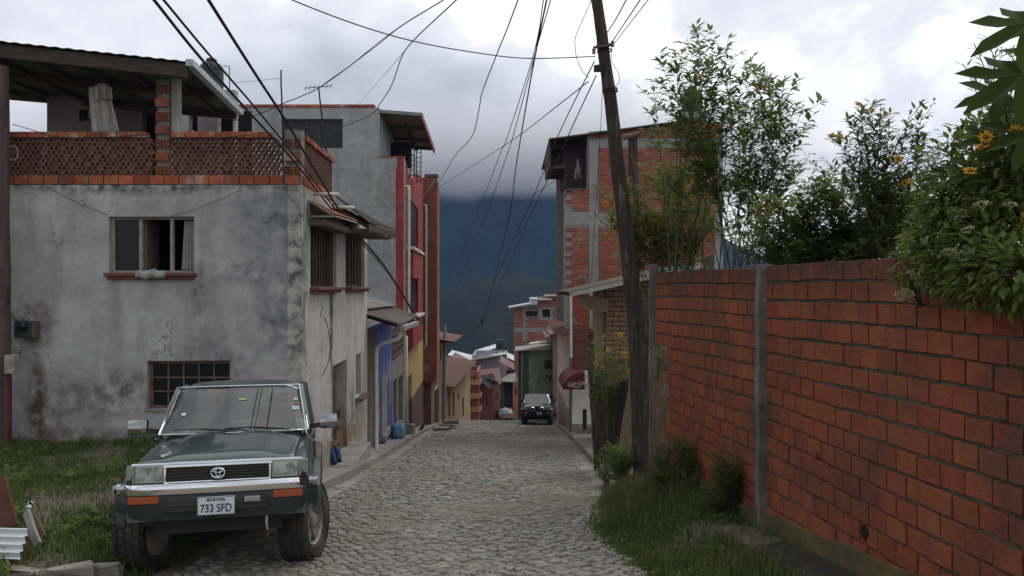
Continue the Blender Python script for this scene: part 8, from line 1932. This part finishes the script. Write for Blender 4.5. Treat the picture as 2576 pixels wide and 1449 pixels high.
person('person in pink top and purple skirt standing beside the parked jeep', (PX(1398, 47.4), 47.4, gz(47.4) + 0.05), standing(1.55), [M['skin'], mat('pink_top', (0.42, 0.27, 0.34), (0.34, 0.2, 0.28), 5, 0.9), M['skin'], M['shoe']], M['hair'], R(-20), mat('purple_skirt', (0.20, 0.10, 0.26), (0.15, 0.07, 0.2), 5, 0.9))
# ------------------------------------------------------------------ air
hz = MB().box(-1700, 1700, -60, 2050, -90, 320).build('haze', None)
tag(hz, kind='stuff')
m = bpy.data.materials.new('haze'); m.use_nodes = True; m.node_tree.nodes.remove(m.node_tree.nodes['Principled BSDF'])
pv = m.node_tree.nodes.new('ShaderNodeVolumePrincipled'); pv.inputs['Density'].default_value = 0.00013; pv.inputs['Color'].default_value = (0.26, 0.45, 1.0, 1)
pv.inputs['Anisotropy'].default_value = 0.2
m.node_tree.links.new(pv.outputs[0], m.node_tree.nodes['Material Output'].inputs['Volume'])
hz.data.materials.append(m)
# cloud lying on the mountain
cl = MB().box(-900, 500, 1000, 1760, 120, 315)
cb = tag(cl.build('cloud', None), kind='stuff')
m = bpy.data.materials.new('cloud'); m.use_nodes = True; nd, lk = m.node_tree.nodes, m.node_tree.links; nd.remove(nd['Principled BSDF'])
pv = nd.new('ShaderNodeVolumePrincipled'); pv.inputs['Color'].default_value = (1, 1, 1, 1); pv.inputs['Anisotropy'].default_value = 0.0
tc = nd.new('ShaderNodeTexCoord'); sx = nd.new('ShaderNodeSeparateXYZ'); lk.new(tc.outputs['Object'], sx.inputs[0])
nz = nd.new('ShaderNodeTexNoise'); nz.inputs['Scale'].default_value = 0.011; nz.inputs['Detail'].default_value = 3; lk.new(tc.outputs['Object'], nz.inputs['Vector'])
def vr(src, a, b, c, d):
    mr = nd.new('ShaderNodeMapRange'); mr.inputs['From Min'].default_value = a; mr.inputs['From Max'].default_value = b
    mr.inputs['To Min'].default_value = c; mr.inputs['To Max'].default_value = d; lk.new(src, mr.inputs['Value']); return mr.outputs[0]
def vm(op, a, b, clamp=False):
    q = nd.new('ShaderNodeMath'); q.operation = op; q.use_clamp = clamp
    for i, v in enumerate((a, b)):
        if hasattr(v, 'is_output'): lk.new(v, q.inputs[i])
        else: q.inputs[i].default_value = v
    return q.outputs[0]
d_ = vm('ADD', vr(sx.outputs['Z'], 132, 182, -0.72, 0.6), nz.outputs['Fac'], True)
for ax, a, b, c, e in (('Z', 180, 285, 1, 0), ('X', -900, -600, 0, 1), ('X', 200, 480, 1, 0), ('Y', 1000, 1150, 0, 1)):
    d_ = vm('MULTIPLY', d_, vr(sx.outputs[ax], a, b, c, e))
lk.new(vm('MULTIPLY', d_, 0.015), pv.inputs['Density']); lk.new(pv.outputs[0], nd['Material Output'].inputs['Volume'])
cb.data.materials.append(m)
